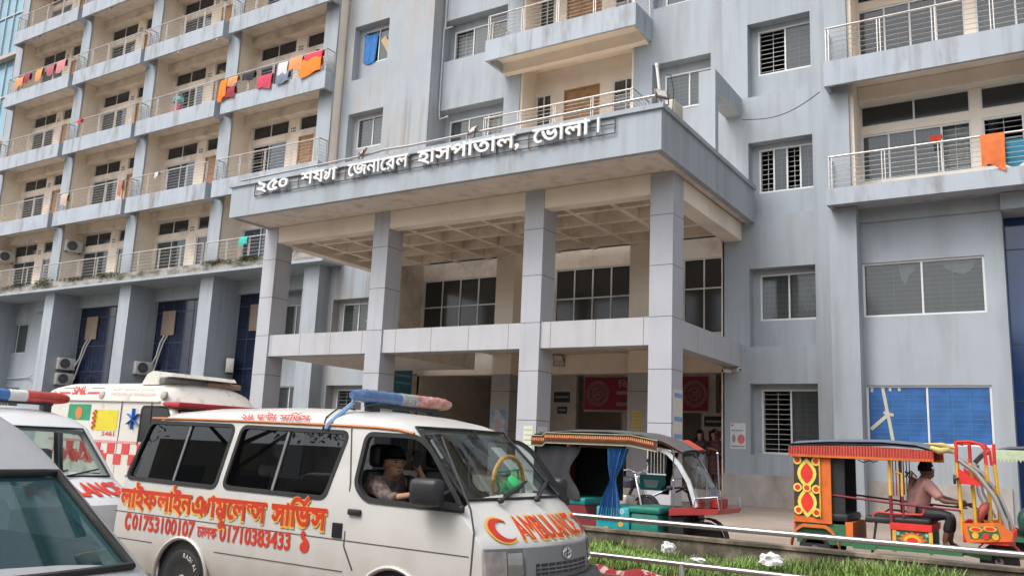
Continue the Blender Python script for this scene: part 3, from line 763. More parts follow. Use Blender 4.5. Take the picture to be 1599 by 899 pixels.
for y in (19.15, 20.30, 21.45, 22.6): m.box(-20.2, -7.80, y - .075, y + .075, 7.74, 8.199)
for k in range(9):
    x = -9.25 - k * 1.3
    for (ya, yb) in ((18.3, 19.075), (19.225, 20.225), (20.375, 21.375), (21.525, 22.525), (22.675, 23.0)): m.box(x - .075, x + .075, ya, yb, 7.745, 8.199)
hp('waffle_rib', m, M['cream_damp'])
for x in COLX:
    m = MB(); m.box(x, x + .56, 17.9, 18.55, 0.2, 8.096); hp('portico_column', m, M['clad'])
for i in range(3):
    m = MB(); m.box(COLX[i] + .562, COLX[i + 1] - .002, 17.95, 18.5, 4.08, 4.72); hp('portico_beam', m, M['clad_x'])
m = MB(); m.box(-7.78, -7.34, 18.552, 22.98, 4.08, 4.72); hp('portico_beam', m, M['clad_y'])
m = MB(); m.box(-20.45, -15.9, 18.52, 22.6, 4.082, 4.70); hp('portico_slab', m, M['soffit'])
m = MB(); m.box(-15.88, -7.80, 18.52, 24.0, 4.66, 4.72); hp('portico_slab', m, M['soffit'])
# back of the portico: gallery wall with windows, lintel, piers
m = MB(); gh = [(-19.45, -16.2, 5.3, 7.5, .1), (-13.95, -11.2, 5.3, 7.5, .1), (-9.50, -8.2, 5.2, 7.5, .1)]
sheet(m, -19.6, -7.82, 4.72, 8.1, 24.2, gh); m.box(-19.6, -19.5, 23.0, 24.2, .3, 8.1); m.box(-7.9, -7.82, 23.0, 24.2, .3, 8.1); hp('gallery_wall', m, M['cream_damp'])
window(-19.45, -16.2, 5.3, 7.5, 24.22, 4, [.55, .45], pane='pane_dark', shut=None, grille=None)
window(-13.95, -11.2, 5.3, 7.5, 24.22, 4, [.55, .45], pane='pane_dark', grille=None)
window(-9.5, -8.2, 5.2, 7.5, 24.22, 2, [.6, .4], pane='pane_dark')
m = MB(); m.box(-19.5, -7.9, 24.0, 24.3, 4.05, 4.715); hp('lintel', m, M['cream'])
for (a, b) in ((-15.69, -14.73), (-10.85, -9.95)):
    m = MB(); m.box(a, b - .25, 23.3, 24.0, 4.72, 8.1); m.box(a, b - .25, 23.3, 24.0, 4.0, 4.655); hp('portico_pier', m, M['cream'])
    m = MB(); m.box(a, b - .25, 23.3, 24.1, 0.2, 3.998); hp('portico_pier', m, cladding('worn_cladding', (0.36, 0.35, 0.35), 1.25, 3.0))
# entrance hall behind
m = MB(); m.box(-19.5, -7.9, 22.95, 30, 0.3, 0.78); m.box(-19.5, -7.9, 29.9, 30, 0.46, 4.6); m.box(-19.5, -19.4, 24.3, 29.9, .46, 4.6); m.box(-8.0, -7.9, 26.5, 29.9, .46, 4.6); m.box(-19.4, -8.0, 24.3, 29.9, 4.3, 4.45)
m.box(-16.5, -16.3, 25.8, 29.9, .46, 4.3); m.box(-13.0, -11.2, 27.5, 27.7, .46, 3.05);  m.box(-14.3, -9.5, 27.1, 27.4, 3.05, 4.3); m.box(-15.7, -14.6, 27.1, 27.3, .78, 4.3); m.box(-10.0, -8.9, 27.15, 27.38, .78, 3.05)
hp('entrance_hall', m, mat('hall_plaster', (0.68, 0.61, 0.54), 0.85, 0.1))
# skirting band at the base of the right facade
m = MB(); m.box(-7.84, -4.88, 22.93, 22.997, 0.2, 1.25); m.box(-4.19, -1.13, 22.92, 22.978, 0.2, 1.25); hp('plinth', m, mat('stained_plinth', (0.40, 0.37, 0.34), 0.9, 0.1, 2, bump=0.3, bscale=20, dirt=0.8, dirt_col=(0.23, 0.185, 0.14), dscale=(1.5, 1.5, 0.9), dlo=0.42, dhi=0.66))
# roof edge pipe above the fascia
m = MB(); yb = PY + .1
m.tube([(-20.55, yb, 9.22), (-15.6, yb, 9.27), (-14.9, yb, 9.33), (-14.0, yb, 9.30), (-7.0, yb, 9.36)], .032, 7)
for x in (-20.2, -17.5, -14.8, -12.2, -9.8, -7.4): m.tube([(x, yb, 9.10), (x, yb, 9.28)], .022, 6)
hp('fascia_rail', m, M['steel'])

# ---- the name on the fascia
sg = MB(); xa, xb, za, zb = -19.70, -8.03, 8.60, 8.99
for z in (za, (za + zb) / 2 + .02, zb): sg.bar((xa, PY - .05, z), (xb, PY - .05, z), .022)
for k in range(27):
    x = xa + (xb - xa) * k / 26
    if k in (5, 9, 14, 17): continue
    sg.bar((x, PY - .05, za), (x, PY - .05, zb), .02)
for k in range(0, 27, 3): sg.bar((xa + (xb - xa) * k / 26, PY - .05, za), (xa + (xb - xa) * k / 26, PY, za), .02)
sign = hp('sign_frame', sg, M['rust'])
SW = [(['২', '৫', '০'], -19.52, -18.20), (['শয', 'YA', 'া'], -17.72, -16.35), (['েজনাের', 'ল'], -15.95, -13.85), (['হাসপাতাল', ','], -13.55, -10.45), (['েভালা'], -10.12, -8.62), (['।'], -8.43, -8.35)]
for toks, x0, x1 in SW:
    m = MB(); lay_text(m, toks, (x0, PY - .09, 8.65), (1, 0, 0), (0, 0, 1), width=x1 - x0, height=.335, bold=.019, depth=.06, res=4, lift=0.0)
    _hp('sign_letters', m, M['letter'], None, sign)
# ================================================================ VANS
def bool_cut(body, cutters):
    # body, cutters: (mesh, material list) -> evaluated mesh with the cutters removed
    ob = bpy.data.objects.new('tmp_body', body); col.objects.link(ob); tmp = [ob]
    for me in cutters:
        c = bpy.data.objects.new('tmp_cut', me); col.objects.link(c); tmp.append(c)
        md = ob.modifiers.new('b', 'BOOLEAN'); md.operation = 'DIFFERENCE'; md.object = c; md.solver = 'EXACT'
        try: md.material_mode = 'TRANSFER'
        except Exception: pass
    bpy.context.view_layer.update()
    dg = bpy.context.evaluated_depsgraph_get()
    res = bpy.data.meshes.new_from_object(ob.evaluated_get(dg), depsgraph=dg)
    for o in tmp: bpy.data.objects.remove(o)
    return res
def resample(prof, step):
    out = [prof[0]]
    for a, b in zip(prof[:-1], prof[1:]):
        d = math.hypot(b[0] - a[0], b[1] - a[1]); n = max(1, int(math.ceil(d / step)))
        for i in range(1, n + 1):
            t = i / n; out.append(tuple(a[k] * (1 - t) + b[k] * t for k in range(len(a))))
    return out
def shell(prof, W, z0, belt, wtop, ztop_ref, step=0.09, ny=9, inset=0.0, x_in=(0, 0)):
    # prof: (x, z of the roof line, bow, crown); cross-sections swept along the profile
    st = resample(prof, step); rings = []
    def wid(z):
        if z <= belt: 
            q = max(0, (z0 + .25 - z) / .25); return W - .05 * q * q
        return W + (wtop - W) * min(1.1, (z - belt) / (ztop_ref - belt))
    for (x, zt, bow, crown) in st:
        zt = max(zt, z0 + .06); zs = max(z0 + .03, zt - crown); ring = []
        nz = 9
        for i in range(nz + 1):
            z = z0 + (zs - z0) * i / nz; ring.append((wid(z), z))
        for i in range(1, ny + 1):
            t = math.pi / 2 * i / ny; ring.append((wid(zs) * max(0.0, math.cos(t)) ** 0.62, zs + (zt - zs) * math.sin(t) ** 0.85))
        pts = [(x - bow * (y / W) ** 2, y, z) for y, z in ring]
        rings.append([(p[0], -p[1], p[2]) for p in pts] + [(p[0], p[1], p[2]) for p in reversed(pts[:-1])])
    n = len(rings[0]); vs = [p for r_ in rings for p in r_]; fs = []
    for i in range(len(rings) - 1):
        for j in range(n - 1): fs.append((i * n + j, i * n + j + 1, (i + 1) * n + j + 1, (i + 1) * n + j))
        fs.append((i * n + n - 1, i * n, (i + 1) * n, (i + 1) * n + n - 1))
    fs.append(tuple(range(n))); k = (len(rings) - 1) * n; fs.append(tuple(reversed(range(k, k + n))))
    mb = MB(); mb.add(vs, fs); return mb
def side_y(z, W, belt, wtop, ztop_ref):
    return W if z <= belt else W + (wtop - W) * min(1.1, (z - belt) / (ztop_ref - belt))

M['van_white'] = mat('van_white_paint', (0.60, 0.585, 0.55), 0.32, 0.03, 1.5, coat=0.35, dirt=0.35, dirt_col=(0.30, 0.26, 0.20), dscale=(1.3, 1.3, 2.2), dlo=0.52, dhi=0.78)
def add_grime(m, z0, z1, c, amount):
    # road grime thickening towards the sills, broken up by noise
    nt = m.node_tree; N = nt.nodes.new; L = nt.links.new; b = [n for n in nt.nodes if n.type == 'BSDF_PRINCIPLED'][0]; src = b.inputs['Base Color'].links[0].from_socket
    tc = N('ShaderNodeTexCoord'); sp = N('ShaderNodeSeparateXYZ'); L(tc.outputs['Object'], sp.inputs[0]); no = N('ShaderNodeTexNoise'); no.inputs['Scale'].default_value = 3.5; no.inputs['Detail'].default_value = 8; L(tc.outputs['Object'], no.inputs['Vector'])
    r = N('ShaderNodeMapRange'); r.inputs[1].default_value = z1; r.inputs[2].default_value = z0; r.inputs[4].default_value = 1; L(sp.outputs[2], r.inputs[0])
    mu = N('ShaderNodeMath'); mu.operation = 'MULTIPLY'; L(r.outputs[0], mu.inputs[0]); L(no.outputs['Fac'], mu.inputs[1]); m2 = N('ShaderNodeMath'); m2.operation = 'MULTIPLY'; m2.inputs[1].default_value = amount; m2.use_clamp = True; L(mu.outputs[0], m2.inputs[0])
    mx = N('ShaderNodeMix'); mx.data_type = 'RGBA'; L(m2.outputs[0], mx.inputs[0]); L(src, mx.inputs[6]); mx.inputs[7].default_value = (*c, 1); L(mx.outputs[2], b.inputs['Base Color'])
add_grime(M['van_white'], .30, 1.0, (0.27, 0.215, 0.155), 1.1)
M['van_inside'] = mat('van_lining', (0.16, 0.155, 0.15), 0.8, 0.1)
M['silver'] = mat('silver_grey_paint', (0.36, 0.365, 0.375), 0.38, 0.05, 3, coat=0.3, dirt=0.4, dirt_col=(0.24, 0.22, 0.2), dscale=(3, 3, 3), dlo=0.5, dhi=0.75)
M['van_white2'] = mat('clean_white_paint', (0.66, 0.67, 0.68), 0.25, 0.02, 2, coat=0.4)
M['glass_tint'] = glass('tinted_car_glass', (0.16, 0.17, 0.175), 0.06, (0.015, 0.015, 0.017), 0.01, 1.5)
M['glass_clear'] = glass('windscreen_glass', (0.72, 0.80, 0.78), 0.06, (0.10, 0.13, 0.13), 0.01, 1.42)
M['glass_teal'] = glass('teal_windscreen', (0.42, 0.60, 0.62), 0.22, (0.035, 0.14, 0.155), 0.01, 1.55)
M['chrome'] = mat('chrome', (0.75, 0.75, 0.76), 0.12, 0.03, metal=1.0)
M['grey_plastic'] = mat('weathered_grey_plastic', (0.16, 0.165, 0.17), 0.6, 0.15, 5, dirt=0.4, dirt_col=(0.25, 0.23, 0.2), dscale=(3, 3, 3))
M['lamp'] = glass('lamp_lens', (0.75, 0.74, 0.70), 0.25, (0.45, 0.43, 0.40), 0.08, 1.5)
M['blue_lens'] = mat('blue_beacon', (0.035, 0.13, 0.36), 0.2, 0.15, 6, coat=0.5)
M['red_lens'] = mat('red_beacon', (0.50, 0.045, 0.035), 0.25, 0.15, 6, coat=0.5)
M['red_wrapped'] = mat('plastic_wrapped_red', (0.52, 0.20, 0.16), 0.3, 0.35, 18, bump=0.6, bscale=22, coat=0.6, dirt=0.6, dirt_col=(0.62, 0.55, 0.52), dscale=(14, 9, 14), dlo=0.48, dhi=0.6)
M['blue_wrapped'] = mat('plastic_wrapped_blue', (0.06, 0.15, 0.33), 0.2, 0.25, 14, bump=0.35, bscale=14, coat=0.8, dirt=0.35, dirt_col=(0.38, 0.46, 0.55), dscale=(7, 4, 12), dlo=0.56, dhi=0.70)
M['sign_red'] = mat('painted_red_letters', (0.56, 0.035, 0.015), 0.5, 0.12, 5)
M['sign_yellow'] = mat('painted_yellow_edge', (0.75, 0.42, 0.06), 0.5, 0.1, 5)
M['speaker_grey'] = mat('wrapped_speaker', (0.34, 0.34, 0.34), 0.35, 0.3, 20, coat=0.5)
M['orange_trim'] = mat('orange_trim', (0.50, 0.17, 0.05), 0.5, 0.15, 5)
M['seat_leather'] = mat('black_leatherette', (0.022, 0.022, 0.024), 0.5, 0.2, 8)

def wheel(parent, x, y, z, r, w, side, lettering=False, rim='steel_dull'):
    # side -1: outer face towards -y
    w_ = bpy.data.objects.new('wheel', None)
    m = MB(); s = side
    m.lathe((0, 0, 0), (0, s, 0), [(r * .62, w / 2 - .012), (r * .70, w / 2), (r * .90, w / 2 - .004), (r * .985, w / 2 - .03), (r, w / 2 - .06), (r, -w / 2 + .06), (r * .97, -w / 2 + .02), (r * .62, -w / 2)], 36)
    ty = m.build('wheel', M['rubber'], parent, smooth=40, loc=(x, y, z))
    m = MB(); m.lathe((0, 0, 0), (0, s, 0), [(r * .62, w / 2 - .015), (r * .58, w / 2 - .02), (r * .55, w / 2 - .05), (r * .42, w / 2 - .05), (r * .36, w / 2 - .025), (r * .2, w / 2 - .02), (r * .17, w / 2), (0.001, w / 2)], 28)
    m.build('rim', M[rim], ty, smooth=40)
    if lettering:
        m = MB()
        for k, ch in enumerate('RADIAL'):
            for base in (0.5, 0.5 + math.pi):
                q = base + .42 - k * .19 + 0.55
                c = Vector((math.cos(q) * r * .79, s * (w / 2 + .003), math.sin(q) * r * .79))
                up = Vector((math.cos(q), 0, math.sin(q))); ux = Vector((0, s, 0)).cross(up) * -1
                vs, fs = glyphs(ch, .01, 2)
                m.add([c + ux * (v[0] - .3) * .05 * 1.0 + up * (v[1] - .35) * .06 for v in vs], fs)
        m.build('tyre_lettering', M['white_plastic'], ty, fix=False)
    return ty
def lightbar(parent, x, ya, yb, z, mats, r=.075, wrapped=True):
    m = MB(); m.box(x - .03, x + .03, ya + .2, yb - .2, z - .095, z - .06)
    for y in (ya + .28, yb - .28): m.box(x - .05, x + .05, y - .05, y + .05, z - .20, z - .09)
    b = m.build('light_bar', M['black'], parent)
    L = yb - ya; segs = [('blue_lens', ya, ya + L * .44, mats[0]), ('siren_speaker', ya + L * .44, ya + L * .60, mats[1]), ('red_lens', ya + L * .60, yb, mats[2])]
    for nm, a, c, mt in segs:
        m = MB(); n = 14; pts = []; rs = []
        for i in range(n + 1):
            t = i / n; y = a + (c - a) * t; q = 1.0
            if a == ya and t < .3: q = .55 + .45 * (t / .3) ** .5
            if c == yb and t > .7: q = .55 + .45 * ((1 - t) / .3) ** .5
            if wrapped and nm != 'siren_speaker': q *= 1 + .05 * math.sin(i * 2.3 + a)
            pts.append((x, y, z)); rs.append(r * q)
        m.tube(pts, rs, 14)
        if nm == 'siren_speaker':
            for k in range(7): m.box(x + r * .95, x + r * 1.02, a + .02 + k * (c - a - .04) / 7, a + .02 + (k + .45) * (c - a - .04) / 7, z - .04, z + .04)
        m.build(nm, M[mt], b, smooth=50)
    return b
def poly_on_side(pts, y_of_z, d):
    return [(p[0], -(y_of_z(p[1]) + d), p[1]) for p in pts]
def fan(mb, pts3):
    c = sum((Vector(p) for p in pts3), Vector()) / len(pts3); n = len(pts3)
    mb.add([tuple(c)] + [tuple(p) for p in pts3], [(0, 1 + i, 1 + (i + 1) % n) for i in range(n)])
def ring_strip(mb, inner, outer):
    n = len(inner); mb.add(list(inner) + list(outer), [(i, (i + 1) % n, n + (i + 1) % n, n + i) for i in range(n)])
def seal_and_pane(parent, poly, yz, sgn, glass_mt, inset=.018, seal=.024, rad=.07, name='side_window', split=None, seal_mt='rubber', pane=True):
    pl = rpoly(poly, rad, 5); out = offset_poly(pl, seal); inn = offset_poly(pl, -.012)
    def lift(ps, d): return [(p[0], sgn * (yz(p[1]) + d), p[1]) for p in ps]
    m = MB(); ring_strip(m, lift(inn, .007), lift(out, .007)); ring_strip(m, lift(out, .007), lift(out, -.002)); ring_strip(m, lift(inn, -.035), lift(inn, .007))
    o = m.build(name, M[seal_mt], parent)
    if pane:
        m = MB(); fan(m, lift(inn, -inset)); m.build('pane', M[glass_mt], o)
    if split:
        (xa, za), (xb, zb) = split
        m = MB(); m.bar((xa, sgn * (yz(za) - .008), za), (xb, sgn * (yz(zb) - .008), zb), .028, .012, up=(0, 1, 0)); m.build('divider', M['grey_plastic'], o)
    return o
def windscreen(parent, bot, top, yb, yt, bow, W, glass_mt, seal=.04, seal_mt='rubber', inset=.014, rows=8, cols=14):
    # bot, top: (x,z) on the centre line; yb, yt half widths
    def P(u, s, d=0.0):
        y = u * (yb + (yt - yb) * s); x = bot[0] + (top[0] - bot[0]) * s - bow * (y / W) ** 2; z = bot[1] + (top[1] - bot[1]) * s
        n = Vector((top[1] - bot[1], 0, bot[0] - top[0])).normalized()
        return Vector((x, y, z)) + n * d
    m = MB(); vs = [P(-1 + 2 * j / cols, i / rows, -inset) for i in range(rows + 1) for j in range(cols + 1)]
    fs = [(i * (cols + 1) + j, i * (cols + 1) + j + 1, (i + 1) * (cols + 1) + j + 1, (i + 1) * (cols + 1) + j) for i in range(rows) for j in range(cols)]
    m.add(vs, fs); o = m.build('windscreen', M[glass_mt], parent, smooth=40)
    path = [P(-1 + 2 * j / cols, 0) for j in range(cols + 1)] + [P(1, i / rows) for i in range(1, rows + 1)] + [P(1 - 2 * j / cols, 1) for j in range(1, cols + 1)] + [P(-1, 1 - i / rows) for i in range(1, rows)]
    m = MB(); m.tube(path, seal * .55, 6, closed=True); m.build('windscreen_seal', M[seal_mt], o, smooth=60)
    return o, P
def strip_on_side(mb, pts, yz, sgn, w, d=.004):
    for a, b in zip(pts[:-1], pts[1:]):
        mb.bar((a[0], sgn * (yz(a[1]) + d * .4), a[1]), (b[0], sgn * (yz(b[1]) + d * .4), b[1]), w, d, up=(0, 1, 0))

# ---------------------------------------------------------------- the white ambulance van in front
VC = Vector((-5.90, 6.35, 0.0)); vx = lambda X: X - VC.x
van = thing('ambulance_van', 'white ambulance van with red Bengali lettering on its side and a man at the wheel', 'ambulance', VC)
W_, BELT, WT, ZR = 0.845, 1.17, 0.775, 1.78
yz = lambda z: side_y(z, W_, BELT, WT, ZR)
prof = [(-2.46, .50, -.10, .02), (-2.44, .95, -.10, .03), (-2.33, 1.30, -.09, .05), (-2.16, 1.70, -.07, .10), (-2.05, 1.82, -.05, .13), (-1.85, 1.895, -.02, .15), (-1.3, 1.935, 0, .155), (-.3, 1.955, 0, .16), (.5, 1.945, 0, .155), (.95, 1.905, .03, .135), (1.22, 1.86, .07, .10), (1.40, 1.80, .10, .05),
        (1.55, 1.67, .11, .035), (1.80, 1.45, .12, .03), (2.03, 1.235, .13, .03), (2.11, 1.17, .14, .035), (2.22, 1.085, .165, .04), (2.33, .995, .195, .04), (2.385, .93, .215, .04), (2.41, .80, .225, .03), (2.43, .62, .23, .02), (2.445, .50, .233, .02)]
body = shell(prof, W_, 0.30, BELT, WT, ZR, 0.07).mesh('van_body'); body.materials.append(M['van_white'])
prof_in = [(x - .06 * (1 if x > 0 else -1), z - .05, b, c) for x, z, b, c in prof[2:-5]]
inner = shell([(prof_in[0][0] + .02, .6, -.08, .02)] + prof_in + [(prof_in[-1][0] + .01, .62, .2, .02)], W_ - .05, 0.52, BELT, WT - .05, ZR, 0.12).mesh('van_inner'); inner.materials.append(M['van_inside'])
w1 = [(vx(-7.93), 1.755), (vx(-6.66), 1.745), (vx(-6.78), 1.18), (vx(-8.14), 1.20)]
w2 = [(vx(-6.54), 1.74), (vx(-5.20), 1.72), (vx(-5.37), 1.175), (vx(-6.66), 1.19)]
wd = [(vx(-4.98), 1.715), (vx(-4.44), 1.705), (vx(-4.30), 1.62), (vx(-3.92), 1.175), (vx(-4.90), 1.19), (vx(-5.03), 1.30)]
cut = MB()
for wp in (w1, w2, wd): cut.prism(rpoly(wp, .07, 4), 'y', -1.5, 1.5)
cutm = cut.mesh('cut'); cutm.materials.append(M['van_white'])
# windscreen cutter: a slab through the windscreen plane
bt, tp = (2.03, 1.235), (1.40, 1.80); d_ = Vector((tp[1] - bt[1], 0, bt[0] - tp[0])).normalized()
wc = MB(); fr_ = [(-.735, .02), (.735, .02), (.665, .97), (-.665, .97)]; fr_ = rpoly(fr_, .05, 4)
def wsp(p, d): 
    return Vector((bt[0] + (tp[0] - bt[0]) * p[1] - .115 * (p[0] / W_) ** 2, p[0], bt[1] + (tp[1] - bt[1]) * p[1])) + d_ * d
n_ = len(fr_); wc.add([wsp(p, -.14) for p in fr_] + [wsp(p, .14) for p in fr_], [tuple(range(n_)), tuple(reversed(range(n_, 2 * n_)))] + [(i, (i + 1) % n_, n_ + (i + 1) % n_, n_ + i) for i in range(n_)])
wcm = wc.mesh('cut2'); wcm.materials.append(M['van_white'])
XR, XF, RW_ = vx(-7.15), vx(-4.565), .295
ac = MB()
for x in (XR, XF):
    for s in (-1, 1): ac.lathe((x, s * .62, .30), (0, s, 0), [(.365, 0), (.365, .5)], 32)
acm = ac.mesh('cut3'); acm.materials.append(M['black'])
bm_ = bool_cut(body, [cutm, wcm, acm, inner]); smooth_angle(bm_, 28)
vb = link_mesh('body', bm_, None, van)
for s in (-1, 1):
    for x in (XR, XF):
        m = MB(); m.lathe((x, s * .60, .30), (0, s, 0), [(.001, 0), (.37, 0), (.37, .21)], 28); m.build('wheel_well', M['black'], van)
        m = MB(); pts = [(x + .385 * math.cos(q), s * (W_ + .002), .30 + .385 * math.sin(q)) for q in [math.pi * (k / 18) for k in range(19)]]
        m.tube(pts, .020, 6); m.build('arch_lip', M['van_white'], van, smooth=60)
        wheel(van, x, s * .73, RW_, RW_, .20, s, lettering=(s < 0))
for s in (-1, 1):
    seal_and_pane(van, w1, yz, s, 'glass_tint', split=((vx(-7.30), 1.74), (vx(-7.41), 1.19)))
    seal_and_pane(van, w2, yz, s, 'glass_tint', split=((vx(-5.92), 1.73), (vx(-6.02), 1.18)))
dw_near = seal_and_pane(van, wd, yz, -1, 'glass_clear', name='door_window', pane=False, seal=.026)
dw_far = seal_and_pane(van, wd, yz, 1, 'glass_clear', name='door_window', pane=True, seal=.026)
# black louvre at the rear edge of the last side window
m = MB()
for k in range(9): m.bar((vx(-8.16) + k * .006, -(yz(1.22 + k * .022) + .004), 1.22 + k * .022), (vx(-8.07) + k * .006, -(yz(1.22 + k * .022) + .004), 1.218 + k * .022), .012, .008)
m.build('louvre', M['black'], van)
ws, WP = windscreen(van, (2.02, 1.245), (1.41, 1.79), .735, .665, .115, W_, 'glass_clear', seal=.024)
# seams, creases, gutter, vents
m = MB()
strip_on_side(m, [(vx(-5.17), 1.76), (vx(-5.09), 1.30), (vx(-5.10), .80), (vx(-4.99), .62)], yz, -1, .015)
strip_on_side(m, [(vx(-4.20), 1.72), (vx(-3.84), 1.18), (vx(-3.80), 1.02), (vx(-3.82), .60)], yz, -1, .015)
strip_on_side(m, [(vx(-8.27), .86), (vx(-3.84), .84)], yz, -1, .007); strip_on_side(m, [(vx(-8.28), .60), (vx(-7.62), .60)], yz, -1, .006); strip_on_side(m, [(vx(-6.70), .60), (vx(-5.10), .60)], yz, -1, .006)
m.build('panel_seam', flat('seam_grey', (0.07, 0.065, 0.06)), van)
m = MB()
gx = [-2.02, -1.5, -.5, .5, 1.0, 1.25, 1.42]; gz = [1.80, 1.800, 1.795, 1.785, 1.775, 1.762, 1.735]
m.tube([(x, -(yz(z) + .004), z) for x, z in zip(gx, gz)], .013, 6); m.build('roof_gutter', M['orange_trim'], van)
m = MB(); m.box(vx(-5.24), vx(-5.13), -W_ - .008, -W_ + .01, .86, .98)
for k in range(5): m.box(vx(-5.235), vx(-5.135), -W_ - .014, -W_ - .008, .87 + k * .022, .88 + k * .022)
m.build('side_vent', M['black'], van)
m = MB(); m.rbox(vx(-5.07), vx(-4.93), -W_ - .028, -W_ + .005, 1.055, 1.105, .012); m.build('door_handle', M['black'], van, smooth=40)
m = MB(); m.rbox(vx(-4.31), vx(-4.03), -W_ - .20, -W_ - .06, 1.19, 1.40, .05, 3); m.bar((vx(-4.10), -W_ - .10, 1.22), (vx(-3.93), -W_ + .02, 1.185), .05); m.rbox(vx(-4.12), vx(-3.90), -W_ - .02, -W_ + .015, 1.15, 1.21, .015)
m.build('side_mirror', M['black'], van, smooth=40)
m = MB(); m.rbox(vx(-4.28), vx(-4.03), W_ + .06, W_ + .20, 1.20, 1.40, .05, 3); m.bar((vx(-4.10), W_ + .10, 1.22), (vx(-3.93), W_ - .02, 1.185), .05); m.build('side_mirror', M['black'], van, smooth=40)
m = MB(); m.bar((vx(-4.29), -(yz(1.62) + .006), 1.69), (vx(-4.16), -(yz(1.55) + .006), 1.55), .022, .012); m.build('pillar_vent', M['grey_plastic'], van)
# front: grille panel, lamps, bumper, badge
def nose(y, z):
    # surface x of the nose at (y, z), following the profile
    for a, b in zip(prof[::-1][:-1], prof[::-1][1:]):
        if a[1] <= z <= b[1] and b[0] > 1.5:
            t = (z - a[1]) / max(1e-6, b[1] - a[1]); return a[0] + (b[0] - a[0]) * t - (a[2] + (b[2] - a[2]) * t) * (y / W_) ** 2
    return 2.42 - .24 * (y / W_) ** 2
def on_nose(mb, y0, y1, z0, z1, lift=.012, n=12, k=4):
    vs = []; 
    for i in range(k + 1):
        for j in range(n + 1):
            y = y0 + (y1 - y0) * j / n; z = z0 + (z1 - z0) * i / k; vs.append((nose(y, z) + lift, y, z))
    base = len(vs); back = [(v[0] - lift - .03, v[1], v[2]) for v in vs]
    fs = [(i * (n + 1) + j, i * (n + 1) + j + 1, (i + 1) * (n + 1) + j + 1, (i + 1) * (n + 1) + j) for i in range(k) for j in range(n)]
    edge = [j for j in range(n + 1)] + [(i) * (n + 1) + n for i in range(1, k + 1)] + [k * (n + 1) + j for j in range(n - 1, -1, -1)] + [i * (n + 1) for i in range(k - 1, 0, -1)]
    fs += [(edge[i], edge[(i + 1) % len(edge)], base + edge[(i + 1) % len(edge)], base + edge[i]) for i in range(len(edge))]
    mb.add(vs + back, fs)
m = MB(); on_nose(m, -.83, .83, .665, .905, .010, 20); gp = m.build('front_panel', M['grey_plastic'], van, smooth=40)
m = MB(); on_nose(m, -.50, .50, .70, .905, .024, 14); m.build('grille', mat('grille_grey', (0.20, 0.205, 0.21), 0.5, 0.1), gp, smooth=40)
m = MB(); on_nose(m, -.40, .40, .705, .785, .030, 12); m.build('grille_opening', M['black'], gp)
m = MB()
for z in (.728, .757): on_nose(m, -.40, .40, z - .005, z + .005, .036, 12, 1)
for k in range(9): on_nose(m, -.36 + k * .09 - .004, -.36 + k * .09 + .004, .706, .784, .034, 1, 1)
m.build('grille_bar', M['grey_plastic'], gp)
for s in (-1, 1):
    m = MB(); on_nose(m, s * .53, s * .66, .70, .875, .022, 4); m.build('headlight', M['chrome'], van)
    m = MB(); on_nose(m, s * .53, s * .66, .70, .875, .030, 4); m.build('headlight', M['lamp'], van)
    m = MB(); on_nose(m, s * .665, s * .835, .685, .885, .020, 6); m.build('indicator_lamp', mat('smoky_lens', (0.30, 0.27, 0.25), 0.2, 0.35, 9, coat=0.5), van)
m = MB(); pts = []
for q in range(28): pts.append((0, .062 * math.cos(2 * math.pi * q / 28), .042 * math.sin(2 * math.pi * q / 28)))
cx_ = nose(0, .845) + .034
m.tube([(cx_ , p[1], .845 + p[2]) for p in pts], .007, 5, closed=True)
m.tube([(cx_, p[1] * .40, .845 + p[2] * .95) for p in pts], .006, 5, closed=True)
m.tube([(cx_, p[1] * .85, .845 + .014 + p[2] * .42) for p in pts], .006, 5, closed=True)
m.build('badge', M['chrome'], van, smooth=60)
m = MB(); path = [(2.50 - .27 * (y / .9) ** 2 if abs(y) < .86 else 2.26, y, 0) for y in [-.88 + 1.76 * i / 24 for i in range(25)]]
path = [(1.75, -.875, 0)] + path + [(1.75, .875, 0)]
sec = [(-.10, .36), (0.015, .36), (.05, .42), (.05, .60), (.01, .655), (-.10, .665)]
vs = []; fs = []
for i, p in enumerate(path):
    a = Vector(path[max(i - 1, 0)]); b = Vector(path[min(i + 1, len(path) - 1)]); t = (b - a).normalized(); nn = Vector((t.y, -t.x, 0))
    for q, z in sec: vs.append(tuple(Vector(p) + nn * q + Vector((0, 0, z))))
k = len(sec)
for i in range(len(path) - 1):
    for j in range(k): fs.append((i * k + j, i * k + (j + 1) % k, (i + 1) * k + (j + 1) % k, (i + 1) * k + j))
m.add(vs, fs); m.build('bumper', mat('bumper_grey', (0.075, 0.08, 0.085), 0.55, 0.12, 5, dirt=0.3, dirt_col=(0.2, 0.18, 0.16)), van, smooth=40)
m = MB(); on_nose(m, -.28, .28, .50, .60, .12, 4); 
m.build('number_plate', flat('plate_dirty', (0.35, 0.36, 0.3)), van)
# wipers and their base
m = MB()
for (ya, yb2, s0) in ((-.42, .10, .03), (.10, .58, .03)):
    a = WP(ya / .735, -.06, .035); b = WP(yb2 / .72, .16, .02); m.bar(a, b, .018); c = WP((ya + .12) / .73, .02, .02); e = WP((yb2 + .12) / .70, .22, .014); m.bar(c, e, .022, .014)
    m.ball(tuple(a), .03, .03, .025)
m.build('wiper', M['black'], van)
